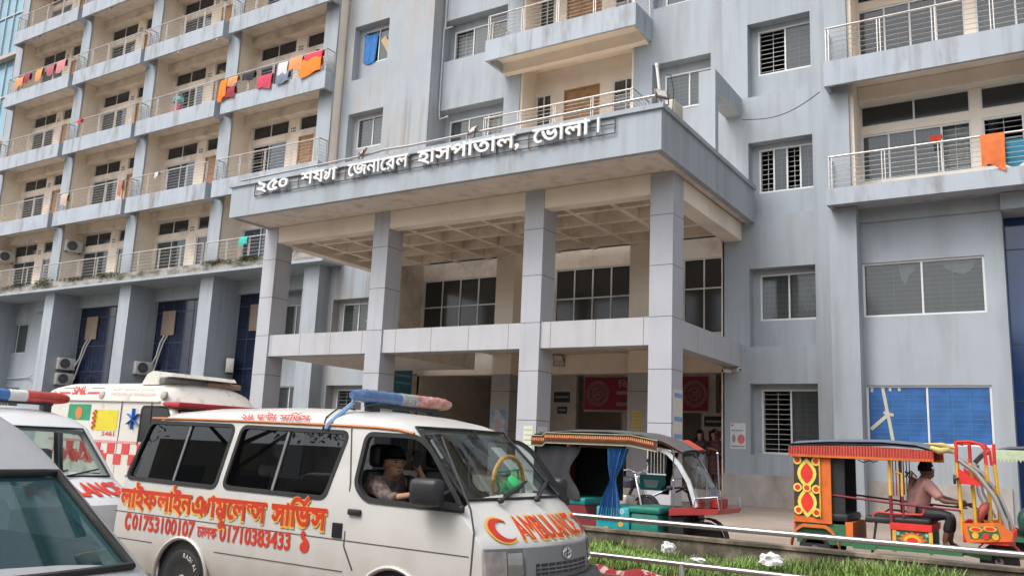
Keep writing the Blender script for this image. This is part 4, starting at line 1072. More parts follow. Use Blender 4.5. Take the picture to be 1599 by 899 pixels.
# red and yellow lettering
def side_text(toks, X0, X1, z0, h, bold, mt, name, outline=None, slope=0.0):
    org = (vx(X0), -W_, z0); ux = (1, 0, slope)
    if outline:
        m = MB(); lay_text(m, toks, (org[0] + .004, org[1], org[2] - .008), ux, (0, 0, 1), width=X1 - X0, height=h, bold=bold + .045, lift=.0035, res=2); m.build(name + '_outline', M[outline], van, fix=False)
    m = MB(); lay_text(m, toks, org, ux, (0, 0, 1), width=X1 - X0, height=h, bold=bold, lift=.0065, res=3); m.build(name, M[mt], van, fix=False)
LIFE = ['লাইফ', 'লাইন', 'এ', 'YA', 'া', ('ম', 1, 0, 0, 0.0), ('ব', .5, .16, -.16, .60), ('ু', .8, -.02, -.16, 0.0), 'েল', ('ন', .62, 0, .25, 0.28), 'স', ' ', 'সািভ', 'REPH', 'স']
side_text(LIFE, -8.20, -5.31, .915, .160, .034, 'sign_red', 'lettering', 'sign_yellow', 0.0)
side_text(['C'], -8.08, -7.99, .70, .13, .06, 'sign_red', 'lettering')
side_text(['01753100107'], -7.96, -7.00, .705, .125, .028, 'sign_red', 'lettering')
side_text(['চালক'], -6.96, -6.68, .715, .09, .02, 'sign_red', 'lettering')
side_text(['01710383433'], -6.64, -5.72, .712, .125, .028, 'sign_red', 'lettering')
side_text(['১'], -5.60, -5.48, .72, .15, .06, 'sign_red', 'lettering')
m = MB(); lay_text(m, ['২৪', ' ', 'ঘ', ('ন', .6, 0, .26, .3), 'টা', ' ', 'সািভ', 'REPH', 'স'], (vx(-6.58), -.781, 1.812), (1, 0, 0), (0, .30, .95), width=.90, height=.05, bold=.015, lift=.006); m.build('lettering', M['sign_red'], van, fix=False)
# AMBULANCE and two crescents on the sloping nose
def nose_pt(y, s, d=0.006):
    z = 1.165 - s * .235; return Vector((nose(y, z) + d * .8, y, z + d * .6))
def nose_map(vs2, d):
    return [nose_pt(p[0], p[1], d) for p in vs2]
def nose_text(toks, y0, y1, sb, st, bold, mt, nm, d):
    V, F, w = compose(toks, bold, 3); k = (y1 - y0) / w; mb = MB()
    mb.add([nose_pt(y0 + v[0] * k, sb + (st - sb) * v[1] / .73, d + v[2] * .1) for v in V], F); mb.build(nm, M[mt], van, fix=False)
nose_text(['AMBULANCE'], -.46, .47, .88, .16, .05, 'sign_yellow', 'lettering_outline', .005)
nose_text(['AMBULANCE'], -.46, .47, .86, .18, .018, 'sign_red', 'lettering', .009)
def crescent(yc, r, mt, d, flip, k=1.0):
    o = []; n = 22
    for i in range(n + 1):
        q = R(50) + R(260) * i / n; o.append((yc + flip * r * k * math.cos(q), .58 + r * k * 3.0 * math.sin(q) * 1.0))
    inn = []
    for i in range(n + 1):
        q = R(310) - R(260) * i / n; inn.append((yc + flip * (r * .30 + r * .76 * math.cos(q)), .58 + r * 3.0 * .76 * math.sin(q)))
    mb = MB(); pts = nose_map(o, d), nose_map(list(reversed(inn)), d); a, b = pts
    mb.add(list(a) + list(b), [(i, i + 1, n + 1 + i + 1, n + 1 + i) for i in range(n)]); mb.build('crescent', M[mt], van, fix=False)
crescent(-.61, .115, 'sign_yellow', .005, 1, 1.16); crescent(-.61, .115, 'sign_red', .009, 1)
crescent(.60, .10, 'sign_yellow', .005, -1, 1.16); crescent(.60, .10, 'sign_red', .009, -1)
# light bar with plastic film, cable and blue ribbon
lb = lightbar(van, vx(-5.30), -.67, .77, 2.055, ('blue_wrapped', 'speaker_grey', 'red_wrapped'), .064)
m = MB(); m.tube([(vx(-5.36), -.55, 1.93), (vx(-5.42), -.66, 1.96), (vx(-5.50), -.76, 1.85), (vx(-5.50), -.79, 1.74)], .008, 5); m.build('cable', M['black'], lb)
m = MB(); m.tube([(vx(-5.2), -.3, 2.0), (vx(-5.1), -.5, 1.99), (vx(-5.2), -.6, 1.96)], .007, 5); m.build('cable', M['black'], lb)
m = MB(); m.tube([(vx(-5.34), -.60, 1.99), (vx(-5.38), -.72, 1.88), (vx(-5.44), -.785, 1.79), (vx(-5.45), -.80, 1.75)], [.02, .022, .024, .018], 6); m.build('ribbon', flat('blue_ribbon', (0.2, 0.34, 0.55)), lb)
# cabin: seats, dashboard, wheel, ornament
for yy in (-.40, .40):
    m = MB(); m.rbox(vx(-5.12), vx(-4.62), yy - .25, yy + .25, .78, .92, .04); m.rbox(vx(-5.20), vx(-5.05), yy - .25, yy + .25, .88, 1.42, .06); st = m.build('seat', M['seat_leather'], van, smooth=40)
    m = MB(); m.rbox(vx(-5.19), vx(-5.07), yy - .14, yy + .14, 1.44, 1.64, .05, 3); m.build('headrest', M['seat_leather'], st, smooth=40)
m = MB(); m.rbox(vx(-4.25), vx(-3.96), -.74, .74, .80, 1.16, .05); dash = m.build('dashboard', M['van_inside'], van, smooth=40)
m = MB(); c = Vector((vx(-4.42), -.40, 1.16)); ax = Vector((-.75, 0, .66)); X_ = Vector((0, 1, 0)); Y_ = ax.cross(X_)
m.tube([c + (X_ * math.cos(q) + Y_ * math.sin(q)) * .19 for q in [2 * math.pi * i / 24 for i in range(24)]], .015, 6, closed=True); m.bar(c, c - ax * .22, .04); m.bar(c - X_ * .18, c + X_ * .18, .025)
m.build('steering_wheel', M['black'], van, smooth=60)
m = MB(); m.box(vx(-4.09), vx(-4.0), -.20, .28, 1.163, 1.21); m.tube([(vx(-4.08), .04 - .25 * math.cos(q), 1.21 + .37 * math.sin(q) ** .6) for q in [math.pi * k / 22 for k in range(23)]], .019, 7)
orn = m.build('dash_ornament', flat('gilded_frame', (0.36, 0.20, 0.05), 0.5, .35, 30), van, smooth=50)
m = MB(); m.lathe((vx(-4.06), .06, 1.21), (0, 0, 1), [(.07, 0), (.07, .08), (.085, .10), (.082, .14), (.06, .18), (.025, .205), (.006, .22), (.005, .26)], 14); m.build('green_dome', flat('bright_green', (0.04, 0.50, 0.14)), orn, smooth=50)
m = MB(); m.tube([(vx(-4.07), -.10, 1.22), (vx(-4.1), -.12, 1.45), (vx(-4.1), .22, 1.47), (vx(-4.07), .2, 1.22)], .012, 6); m.build('green_garland', flat('leaf_green', (0.05, 0.25, 0.10)), orn)
def ws_patch(nm, u0, u1, s0, s1, mt, d=-.022):
    m = MB(); m.quad(WP(u0, s0, d), WP(u1, s0, d), WP(u1, s1, d), WP(u0, s1, d)); m.build(nm, mt, van)
ws_patch('windscreen_notice', .27, .56, .40, .78, flat('pale_notice', (0.55, 0.57, 0.55))); ws_patch('windscreen_notice', .27, .56, .12, .395, flat('cream_notice', (0.52, 0.50, 0.38)))
m = MB(); m.tube([(vx(-4.0), -.38, 1.19), (vx(-3.98), -.25, 1.22), (vx(-4.0), -.12, 1.19), (vx(-3.99), -.02, 1.2)], [.03, .05, .045, .02], 7); m.build('dash_cloth', flat('blue_cloth', (0.06, 0.17, 0.36)), van, smooth=60)
m = MB(); m.bar((vx(-4.45), .02, 1.80), (vx(-4.42), .02, 1.72), .02); m.rbox(vx(-4.45), vx(-4.42), -.10, .14, 1.64, 1.71, .012); m.build('rear_view_mirror', M['black'], van)
# ================================================================ OTHER VEHICLES
# ---- white high-roof ambulance parked behind (side plane Y = 8.7)
SC = Vector((-13.2, 9.65, 0.0)); hx = lambda X: X - SC.x
sml = thing('high_roof_ambulance', 'tall white high-roof ambulance with a flag and checkered band behind the lettered van', 'ambulance', SC)
M['old_white'] = mat('old_white_paint', (0.66, 0.63, 0.56), 0.42, 0.04, 2, coat=0.2, dirt=0.6, dirt_col=(0.33, 0.25, 0.17), dscale=(5, 5, 5), dlo=0.57, dhi=0.68)
HW = .95
prof2 = [(-2.62, .55, -.05, .02), (-2.60, 1.6, -.05, .05), (-2.52, 2.25, -.05, .22), (-2.38, 2.46, -.03, .30), (-2.1, 2.50, 0, .32), (.70, 2.50, 0, .32), (.95, 2.42, .02, .28), (1.17, 2.20, .05, .18), (1.31, 2.05, .08, .08), (1.65, 1.55, .12, .04), (1.90, 1.22, .15, .04), (2.20, 1.02, .2, .05), (2.37, .92, .25, .05), (2.42, .55, .27, .02)]
yz2 = lambda z: side_y(z, HW, 1.25, .93, 2.2)
b2 = shell(prof2, HW, .32, 1.25, .93, 2.2, .12).mesh('body'); b2.materials.append(M['old_white'])
ac = MB()
for x in (-1.55, 1.2):
    for s in (-1, 1): ac.lathe((x, s * .70, .34), (0, s, 0), [(.42, 0), (.42, .5)], 28)
acm = ac.mesh('c'); acm.materials.append(M['black'])
b2 = bool_cut(b2, [acm]); smooth_angle(b2, 30); link_mesh('body', b2, None, sml)
for x in (-1.55, 1.2):
    for s in (-1, 1): wheel(sml, x, s * .82, .34, .34, .2, s)
def decal(nm, X0, X1, z0, z1, mt, d=.004, par=None, skew=0.0):
    m = MB(); m.add([(hx(X0), -(yz2(z0) + d), z0), (hx(X1), -(yz2(z0) + d), z0), (hx(X1) + skew, -(yz2(z1) + d), z1), (hx(X0) + skew, -(yz2(z1) + d), z1)], [(0, 1, 2, 3)]); return m.build(nm, mt, par or sml)
def decal_text(toks, X0, X1, z, h, mt, bold=.01, d=.007):
    m = MB(); lay_text(m, toks, (hx(X0), -(yz2(z)), z), (1, 0, 0), (0, .06, 1), width=X1 - X0, height=h, bold=bold, lift=d); m.build('lettering', M[mt], sml, fix=False)
fl = decal('flag_decal', -14.80, -14.13, 1.82, 2.09, flat('flag_green', (0.03, 0.27, 0.13)))
m = MB(); c = (hx(-14.47), -(yz2(1.95) + .009), 1.94); fan(m, [(c[0] + .105 * math.cos(q), c[1], c[2] + .105 * math.sin(q)) for q in [2 * math.pi * i / 24 for i in range(24)]]); m.build('flag_disc', flat('flag_red', (0.62, 0.20, 0.06)), fl)
yl = decal('yellow_poster', -14.03, -13.33, 1.66, 2.0, flat('poster_yellow', (0.66, 0.55, 0.03)))
m = MB()
for k in range(8): m.box(hx(-14.03) + (k % 2) * .05, hx(-14.03) + (k % 2) * .05 + .05, -(HW + .012), -(HW + .006), 1.68 + k * .04, 1.72 + k * .04)
m.build('checker_edge', M['sign_red'], yl)
decal_text(['5481'], -13.72, -13.36, 1.575, .06, 'sign_red')
m = MB(); c = Vector((hx(-12.88), -(yz2(1.9) + .008), 1.86))
for q in (R(90), R(30), R(150)): 
    d_ = Vector((math.cos(q), 0, math.sin(q))); o_ = Vector((0, -.0016 * q, 0)); m.bar(c - d_ * .17 + o_, c + d_ * .17 + o_, .004, .10, up=(0, 1, 0))
m.build('star_emblem', flat('emblem_blue', (0.03, 0.17, 0.52)), sml)
m = MB()
for r_ in range(2):
    for k in range(24):
        if (k + r_) % 2 == 0: m.box(hx(-15.3) + k * .2, hx(-15.3) + k * .2 + .2, -(HW + .006), -(HW - .01), 1.12 + r_ * .17, 1.29 + r_ * .17)
m.build('checker_band', flat('checker_red', (0.60, 0.06, 0.06)), sml)
decal('white_band', -15.3, -10.7, 1.46, 1.50, flat('band_pink', (0.62, 0.30, 0.30)), .005)
decal_text(['AMBULANCE'], -14.85, -13.6, 1.17, .14, 'sign_red', .05, .012)
# roof-edge lettering, stripes and lamps on the raised roof
rs = lambda z: (.93 * (max(0, 1 - ((z - 2.18) / .32) ** 2)) ** .36)
def roof_text(toks, X0, X1, z, h, mt, bold=.0):
    m = MB(); lay_text(m, toks, (hx(X0), -(rs(z) + .012), z), (1, 0, 0), (0, .35, .94), width=X1 - X0, height=h, bold=bold, lift=.008); m.build('lettering', M[mt] if isinstance(mt, str) else mt, sml, fix=False)
roof_text(['SML'], -14.80, -14.38, 2.265, .12, 'sign_red', .04)
for (a, b) in ((-15.2, -14.85), (-14.33, -13.95)):
    for z in (2.27, 2.345):
        m = MB(); y = -(rs(z) + .018); m.quad((hx(a), y, z), (hx(b), y, z), (hx(b), y + .012, z + .035), (hx(a), y + .012, z + .035)); m.build('red_stripe', M['sign_red'], sml)
pale = flat('faded_red', (0.50, 0.30, 0.24))
roof_text(['FROM THE PEOPLE OF INDIA TO'], -13.65, -12.35, 2.315, .05, pale); roof_text(['THE PEOPLE OF BANGLADESH'], -13.65, -12.4, 2.245, .05, pale)
for X in (-15.35, -13.88, -12.2):
    m = MB(); m.lathe((hx(X), -(rs(2.26) + .0), 2.25), (0, -1, .15), [(.07, -.02), (.07, .03), (.03, .045), (0.001, .045)], 14); m.build('marker_lamp', flat('dirty_lens', (0.45, 0.40, 0.33)), sml, smooth=40)
m = MB(); m.bar((hx(-15.75), -(yz2(2.17) + .008), 2.17), (hx(-12.25), -(yz2(2.15) + .008), 2.15), .05, .02); m.build('roof_flange', M['old_white'], sml)
m = MB(); m.prism([(.12, 2.44), (.26, 2.62), (.40, 2.67), (.88, 2.63), (.94, 2.57), (.6, 2.56), (.6, 2.44)], 'y', -.75, .55); hb_ = m.build('beacon_housing', M['old_white'], sml)
m = MB(); m.rbox(.62, .80, -.78, .05, 2.46, 2.56, .02); m.build('beacon_lens', M['lamp'], hb_); m = MB(); m.rbox(.62, .80, .06, .78, 2.46, 2.55, .02); m.build('beacon_lens', flat('amber_lens', (0.32, 0.22, 0.14), 0.3), hb_)
m = MB(); m.rbox(.90, 1.42, -.93, .93, 2.06, 2.15, .03); m.build('sun_visor', flat('visor_red', (0.42, 0.03, 0.04)), sml, smooth=40)
windscreen(sml, (1.89, 1.24), (1.33, 2.02), .84, .80, .1, HW, 'glass_tint')
wdoor = [(.5, 2.06), (1.13, 2.06), (1.55, 1.45), (.5, 1.42)]
for s in (-1, 1): seal_and_pane(sml, wdoor, yz2, s, 'glass_tint', inset=-.004, name='door_window')
m = MB(); m.box(.90, 1.2, -HW - .004, -HW + .02, 2.06, 2.08); m.build('gutter', M['black'], sml)
m = MB()
for X in (-13.25, -12.45): m.box(hx(X) - .005, hx(X) + .005, -HW - .001, -HW + .01, .6, 2.14)
m.build('panel_seam', flat('seam_grey', (0.07, 0.065, 0.06)), sml)

# ---- small white van with the red and blue light bar behind the silver one
MC = Vector((-10.9, 5.72, 0)); mx_ = lambda X: X - MC.x
mv = thing('white_microvan', 'small white van with a red and blue light bar behind the silver van', 'van', MC)
MWD = .74
prof3 = [(-1.78, .5, -.04, .02), (-1.74, 1.1, -.04, .03), (-1.62, 1.62, -.04, .08), (-1.45, 1.84, -.02, .12), (-.9, 1.92, 0, .14), (-.2, 1.91, 0, .14), (.35, 1.82, .04, .10), (.62, 1.70, .08, .045), (1.25, 1.10, .12, .03), (1.36, 1.06, .14, .04), (1.72, .93, .18, .05), (1.84, .84, .22, .04), (1.88, .5, .23, .02)]
yz3 = lambda z: side_y(z, MWD, 1.05, .64, 1.75)
b3 = shell(prof3, MWD, .28, 1.05, .64, 1.75, .08).mesh('body'); b3.materials.append(M['van_white2'])
in3 = shell([(-1.6, .55, -.03, .02), (-1.5, 1.6, -.03, .08), (-.9, 1.86, 0, .14), (-.2, 1.85, 0, .14), (.3, 1.77, .04, .1), (.55, 1.66, .08, .045), (1.16, 1.05, .12, .03), (1.25, .58, .14, .02)], MWD - .05, .5, 1.05, .59, 1.75, .12).mesh('inner'); in3.materials.append(M['van_inside'])
cu3 = MB()
sw3 = [[(-.02, 1.66), (.48, 1.62), (1.0, 1.14), (-.02, 1.10)], [(-1.5, 1.66), (-.12, 1.68), (-.12, 1.10), (-1.62, 1.12)]]
for p in sw3: cu3.prism(rpoly(p, .06, 4), 'y', -1.5, 1.5)
cm3 = cu3.mesh('c'); cm3.materials.append(M['van_white2'])
b_t, t_p = (1.22, 1.13), (.66, 1.665); dd = Vector((t_p[1] - b_t[1], 0, b_t[0] - t_p[0])).normalized()
wp3 = rpoly([(-.64, .02), (.64, .02), (.55, .97), (-.55, .97)], .05, 4); n_ = len(wp3)
g3 = lambda p, d: Vector((b_t[0] + (t_p[0] - b_t[0]) * p[1] - .1 * (p[0] / MWD) ** 2, p[0], b_t[1] + (t_p[1] - b_t[1]) * p[1])) + dd * d
wc3 = MB(); wc3.add([g3(p, -.14) for p in wp3] + [g3(p, .14) for p in wp3], [tuple(range(n_)), tuple(reversed(range(n_, 2 * n_)))] + [(i, (i + 1) % n_, n_ + (i + 1) % n_, n_ + i) for i in range(n_)])
wm3 = wc3.mesh('c'); wm3.materials.append(M['van_white2'])
b3 = bool_cut(b3, [cm3, wm3, in3]); smooth_angle(b3, 28); link_mesh('body', b3, None, mv)
for s in (-1, 1):
    for p in sw3: seal_and_pane(mv, p, yz3, s, 'glass_clear', rad=.06, seal=.02)
    for x in (-1.15, 1.2): wheel(mv, x, s * .66, .28, .28, .16, s)
ws3, WP3 = windscreen(mv, (1.22, 1.12), (.66, 1.66), .64, .55, .1, MWD, 'glass_clear', seal=.025)
lightbar(mv, .02, -.72, .66, 2.03, ('blue_lens', 'white_plastic', 'red_lens'), .075, wrapped=False)
m = MB(); m.rbox(.75, 1.1, -.6, .6, .8, 1.03, .04); m.build('dashboard', M['black'], mv, smooth=40)
m = MB(); m.rbox(-.1, .05, -.55, -.1, .7, 1.4, .05); m.rbox(-.1, .05, .1, .55, .7, 1.4, .05); m.build('seat', M['seat_leather'], mv, smooth=40)
m = MB(); a = WP3(-.6, -.04, .03); b = WP3(.15, .10, .02); m.bar(a, b, .016); a = WP3(.0, -.04, .03); b = WP3(.8, .12, .02); m.bar(a, b, .016); m.build('wiper', M['black'], mv)
def hood3(y, s): 
    x = 1.40 + s * .32; z = 1.05 - s * .125; return Vector((x - .15 * (y / MWD) ** 2 + .004, y, z + .008))
V, F, w = compose(['AMBULANCE'], .05, 2); mb = MB(); k = 1.16 / w
mb.add([hood3(-.58 + v[0] * k, .95 - .95 * v[1] / .73) + Vector((0, 0, .004)) for v in V], F); mb.build('lettering', M['sign_red'], mv, fix=False)

# ---- silver-grey van at the left edge, close to the camera
NC = Vector((-6.5, 2.42, 0)); nv = thing('silver_van', 'silver-grey van with a wide teal windscreen at the left edge, nearest to the camera', 'van', NC)
NW = .82; nx = lambda X: X - NC.x
prof4 = [(-2.2, .5, -.04, .02), (-2.15, 1.2, -.04, .05), (-1.95, 1.74, -.03, .10), (-1.7, 1.87, 0, .12), (-.5, 1.91, 0, .12), (.05, 1.88, .02, .12), (.42, 1.81, .05, .10), (.85, 1.66, .09, .07), (1.12, 1.51, .11, .05), (1.32, 1.39, .13, .035), (2.12, .90, .15, .03), (2.25, .86, .17, .04), (2.55, .76, .22, .05), (2.68, .64, .26, .04), (2.70, .45, .27, .02)]
yz4 = lambda z: side_y(z, NW, .95, .68, 1.65)
b4 = shell(prof4, NW, .28, .95, .68, 1.65, .08).mesh('body'); b4.materials.append(M['silver'])
in4 = shell([(-2.0, .55, -.03, .02), (-1.9, 1.62, -.03, .1), (-1.65, 1.74, 0, .12), (-.5, 1.76, 0, .12), (.0, 1.73, .02, .12), (.4, 1.67, .05, .1), (.8, 1.55, .09, .07), (1.25, 1.34, .13, .035), (2.0, .86, .15, .03), (2.08, .56, .17, .02)], NW - .05, .48, .95, .62, 1.65, .12).mesh('inner'); in4.materials.append(M['van_inside'])
cu4 = MB(); sw4 = [[(.1, 1.52), (.95, 1.40), (1.75, .98), (.1, .95)], [(-1.8, 1.56), (-.02, 1.55), (-.02, .95), (-1.9, .97)]]
for p in sw4: cu4.prism(rpoly(p, .06, 4), 'y', -1.5, 1.5)
cm4 = cu4.mesh('c'); cm4.materials.append(M['silver'])
b_t, t_p = (2.10, .915), (1.34, 1.38); dd4 = Vector((t_p[1] - b_t[1], 0, b_t[0] - t_p[0])).normalized()
wp4 = rpoly([(-.72, .02), (.72, .02), (.64, .98), (-.64, .98)], .06, 4); n_ = len(wp4)
g4 = lambda p, d: Vector((b_t[0] + (t_p[0] - b_t[0]) * p[1] - .13 * (p[0] / NW) ** 2, p[0], b_t[1] + (t_p[1] - b_t[1]) * p[1])) + dd4 * d
wc4 = MB(); wc4.add([g4(p, -.12) for p in wp4] + [g4(p, .12) for p in wp4], [tuple(range(n_)), tuple(reversed(range(n_, 2 * n_)))] + [(i, (i + 1) % n_, n_ + (i + 1) % n_, n_ + i) for i in range(n_)])
wm4 = wc4.mesh('c'); wm4.materials.append(M['silver'])
b4 = bool_cut(b4, [cm4, wm4, in4]); smooth_angle(b4, 28); link_mesh('body', b4, None, nv)
for s in (-1, 1):
    for p in sw4: seal_and_pane(nv, p, yz4, s, 'glass_tint', rad=.06, seal=.02)
    for x in (-1.4, 1.6): wheel(nv, x, s * .74, .30, .30, .18, s)
ws4, WP4 = windscreen(nv, (2.10, .91), (1.34, 1.385), .72, .645, .13, NW, 'glass_teal', seal=.045, seal_mt='rubber')
m = MB(); m.rbox(1.45, 1.98, -.70, .70, .62, .87, .05); m.build('dashboard', flat('teal_dash', (0.05, 0.13, 0.14)), nv, smooth=40)
m = MB(); c = Vector((1.18, -.36, .95)); ax = Vector((-.8, 0, .6)); X_ = Vector((0, 1, 0)); Y_ = ax.cross(X_)
m.tube([c + (X_ * math.cos(q) + Y_ * math.sin(q)) * .19 for q in [2 * math.pi * i / 24 for i in range(24)]], .017, 6, closed=True); m.bar(c, c - ax * .2, .04); m.build('steering_wheel', flat('wheel_teal', (0.05, 0.12, 0.12)), nv, smooth=60)
for yy in (-.38, .38):
    m = MB(); m.rbox(.55, .72, yy - .24, yy + .24, .6, 1.22, .06); m.build('seat', M['seat_leather'], nv, smooth=40); m = MB(); m.rbox(.56, .68, yy - .13, yy + .13, 1.24, 1.40, .04); m.build('headrest', M['seat_leather'], nv, smooth=40)
# tinted band along the top of the windscreen
m = MB(); k = 12
for j in range(k): m.quad(WP4(-.97 + 1.94 * j / k, .80, -.009), WP4(-.97 + 1.94 * (j + 1) / k, .80, -.009), WP4(-.97 + 1.94 * (j + 1) / k, .985, -.009), WP4(-.97 + 1.94 * j / k, .985, -.009))
0 and m.build('shade_band', glass('shade_film', (0.03, 0.10, 0.14), .25, (0.01, 0.03, 0.045), .02, 1.5), nv)
m = MB(); m.bar(WP4(-.1, .99, -.03), WP4(-.1, .86, -.06), .02); m.rbox(1.30, 1.33, -.22, .06, 1.26, 1.33, .012); m.build('rear_view_mirror', M['black'], nv)

# ================================================================ RICKSHAWS
def R_mat(n, c, **k):
    k.setdefault('dirt', .45); k.setdefault('dirt_col', tuple(x * .35 + .02 for x in c)); k.setdefault('dscale', (5, 5, 7)); k.setdefault('dlo', .47); k.setdefault('dhi', .72)
    return flat('rk_' + n, c, **k)
def tube_path(*pts): return [Vector(p) for p in pts]
def small_wheel(par, x, y, r, w=.09, side=-1, cover=False, z0=0.0):
    m = MB(); m.lathe((0, 0, 0), (0, side, 0), [(r * .70, w / 2 - .01), (r * .9, w / 2), (r, w / 2 - .03), (r, -w / 2 + .03), (r * .9, -w / 2), (r * .7, -w / 2 + .01)], 30)
    t = m.build('wheel', M['rubber'], par, smooth=40, loc=(x, y, z0 + r))
    m = MB(); m.lathe((0, 0, 0), (0, side, 0), [(r * .70, w / 2 - .012), (r * .64, w / 2 - .015), (r * .62, .0)], 26)
    m.lathe((0, 0, 0), (0, side, 0), [(.05, w / 2 + .01), (.05, -w / 2)], 12)
    for k in range(8 if not cover else 5):
        q = 2 * math.pi * k / (8 if not cover else 5); m.bar((0, 0, 0), (math.cos(q) * r * .66, 0, math.sin(q) * r * .66), .014 if not cover else .05, .012)
    m.build('rim', M['steel'], t, smooth=40); return t
def fringe(m, x0, x1, y, z0, z1, n, amp=.012):
    prev = None
    for i in range(n + 1):
        x = x0 + (x1 - x0) * i / n; yy = y - amp * (i % 2); 
        if prev: m.quad((prev[0], prev[1], z0 - .01 * ((i + 1) % 2)), (x, yy, z0 - .01 * (i % 2)), (x, yy + .0, z1), (prev[0], prev[1], z1))
        prev = (x, yy)
def petal(c, w, h, n=16, pinch=1.0):
    return [(c[0] + w * math.sin(2 * math.pi * i / n) * (1 if pinch == 1 else abs(math.sin(2 * math.pi * i / n)) ** pinch), c[1] + h * math.cos(2 * math.pi * i / n)) for i in range(n)]
def painted(par, y, shapes, nm):
    # flat painted shapes on a side panel in the plane y (facing -y); shapes: list of (material, polygon), later ones on top
    for k, (mt, poly) in enumerate(shapes):
        m = MB(); fan(m, [(p[0], y - .003 - .0015 * k, p[1]) for p in poly]); m.build(nm, mt, par)
REDP = R_mat('red', (0.56, 0.045, 0.03)); ORP = R_mat('orange', (0.68, 0.15, 0.02)); YLP = R_mat('yellow', (0.75, 0.42, 0.04)); LYP = R_mat('light_yellow', (0.78, 0.66, 0.10)); GRP = R_mat('green', (0.03, 0.14, 0.06)); DKP = R_mat('dark_panel', (0.045, 0.032, 0.028)); MAR = R_mat('maroon', (0.20, 0.02, 0.025)); BRT = R_mat('bright_red', (0.72, 0.03, 0.02))

# ---- painted red and orange rickshaw with its driver (near side plane Y = 13.0)
QO = Vector((-2.0, 13.5, 0.22)); qx = lambda X: X - QO.x; qz = lambda Z: Z - QO.z; NY = -.50
rk = thing('painted_rickshaw', 'red and orange battery rickshaw with painted petal panels and a barefoot driver aboard', 'rickshaw', QO)
# canopy: roof sheet, folded cloth skirt
m = MB(); prof = [(qx(-3.44), qz(1.85)), (qx(-3.40), qz(1.90)), (qx(-2.9), qz(1.94)), (qx(-2.2), qz(1.955)), (qx(-1.75), qz(1.93)), (qx(-1.55), qz(1.87))]
k = 9; vs = []
for (x, z) in prof:
    for j in range(k): 
        u = -1 + 2 * j / (k - 1); vs.append((x, .56 * u, z + .05 * (1 - u * u)))
m.add(vs, [(i * k + j, i * k + j + 1, (i + 1) * k + j + 1, (i + 1) * k + j) for i in range(len(prof) - 1) for j in range(k - 1)])
m.add([(v[0], v[1], v[2] - .03) for v in vs], [(i * k + j, (i + 1) * k + j, (i + 1) * k + j + 1, i * k + j + 1) for i in range(len(prof) - 1) for j in range(k - 1)])
cn = m.build('canopy', R_mat('canopy_grey', (0.13, 0.15, 0.19), rough=.6), rk, smooth=40)
for s in (-1, 1):
    m = MB(); n = 150; prev = None; y = s * .57
    for i in range(n + 1):
        x = qx(-3.44) + (qx(-1.53) - qx(-3.44)) * i / n; yy = y + s * .012 * math.sin(i * 2.1); zt = qz(1.86 + .03 * math.sin(math.pi * i / n))
        if prev: m.quad((prev[0], prev[1] + s * .01, prev[2] - .14), (x, yy + s * .01, zt - .14), (x, yy, zt), prev)
        prev = (x, yy, zt)
    m.build('canopy_skirt', R_mat('skirt_red', (0.50, 0.08, 0.055), dirt=.5, dirt_col=(0.18, 0.02, 0.02), dscale=(40, 2, 3)), cn)
    m = MB(); m.box(qx(-3.44), qx(-1.53), y - .006 if s > 0 else y - .012, y + .012 if s > 0 else y + .006, qz(1.715), qz(1.75)); m.build('orange_trim', ORP, cn)
m = MB(); m.tube([(qx(-1.56), -.56, qz(1.90)), (qx(-1.46), -.58, qz(1.86)), (qx(-1.36), -.50, qz(1.88)), (qx(-1.30), -.42, qz(1.84))], [.03, .045, .04, .01], 8); m.tube([(qx(-1.62), -.56, qz(1.95)), (qx(-1.42), -.5, qz(1.94)), (qx(-1.25), -.4, qz(1.90))], [.01, .035, .015], 7); m.build('folded_cloth', R_mat('pale_yellow', (0.55, 0.45, 0.16)), cn, smooth=60)
# rear side panels with petals
for s in (-1, 1):
    m = MB(); m.box(qx(-3.39), qx(-2.87), s * .50 - .02, s * .50 + .02, qz(.80), qz(1.72)); pn = m.build('side_panel', ORP, rk)
    if s < 0:
        y = NY - .02; X0, X1 = -3.385, -3.02
        sh = [(DKP, [(qx(X0), qz(.90)), (qx(X1), qz(.87)), (qx(X1), qz(1.71)), (qx(X0), qz(1.71))])]
        cx = qx(-3.20)
        for (cz, w, h) in ((1.48, .135, .22), (1.08, .135, .22)):
            sh.append((LYP, petal((cx, qz(cz)), w, h, 20, 1.3))); sh.append((BRT, petal((cx, qz(cz)), w * .66, h * .70, 20, 1.3)))
        for (dx, dz) in ((-.13, 1.665), (.13, 1.655), (-.13, 1.28), (.0, 1.28), (.13, 1.265), (-.12, .965), (.13, .945)):
            sh.append((LYP, petal((cx + dx, qz(dz)), .062, .062, 14))); sh.append((BRT, petal((cx + dx, qz(dz)), .038, .038, 14)))
        sh.append((YLP, [(qx(X1) - .005, qz(.88)), (qx(X1) + .012, qz(.88)), (qx(X1) + .012, qz(1.71)), (qx(X1) - .005, qz(1.71))]))
        painted(pn, y, sh, 'painted_petal')
m = MB(); m.box(qx(-3.40), qx(-3.37), -.48, .48, qz(.62), qz(1.72)); m.build('back_panel', REDP, rk)
m = MB(); m.box(qx(-2.88), qx(-2.70), -.46, -.42, qz(.92), qz(1.72)); m.box(qx(-2.90), qx(-2.72), .42, .46, qz(.9), qz(1.72)); m.rbox(qx(-3.35), qx(-3.2), -.46, .46, qz(.92), qz(1.6), .04); m.build('seat_back', M['seat_leather'], rk, smooth=40)
m = MB(); m.rbox(qx(-3.3), qx(-2.66), -.47, .47, qz(.84), qz(.95), .035); m.build('passenger_seat', M['seat_leather'], rk, smooth=40)
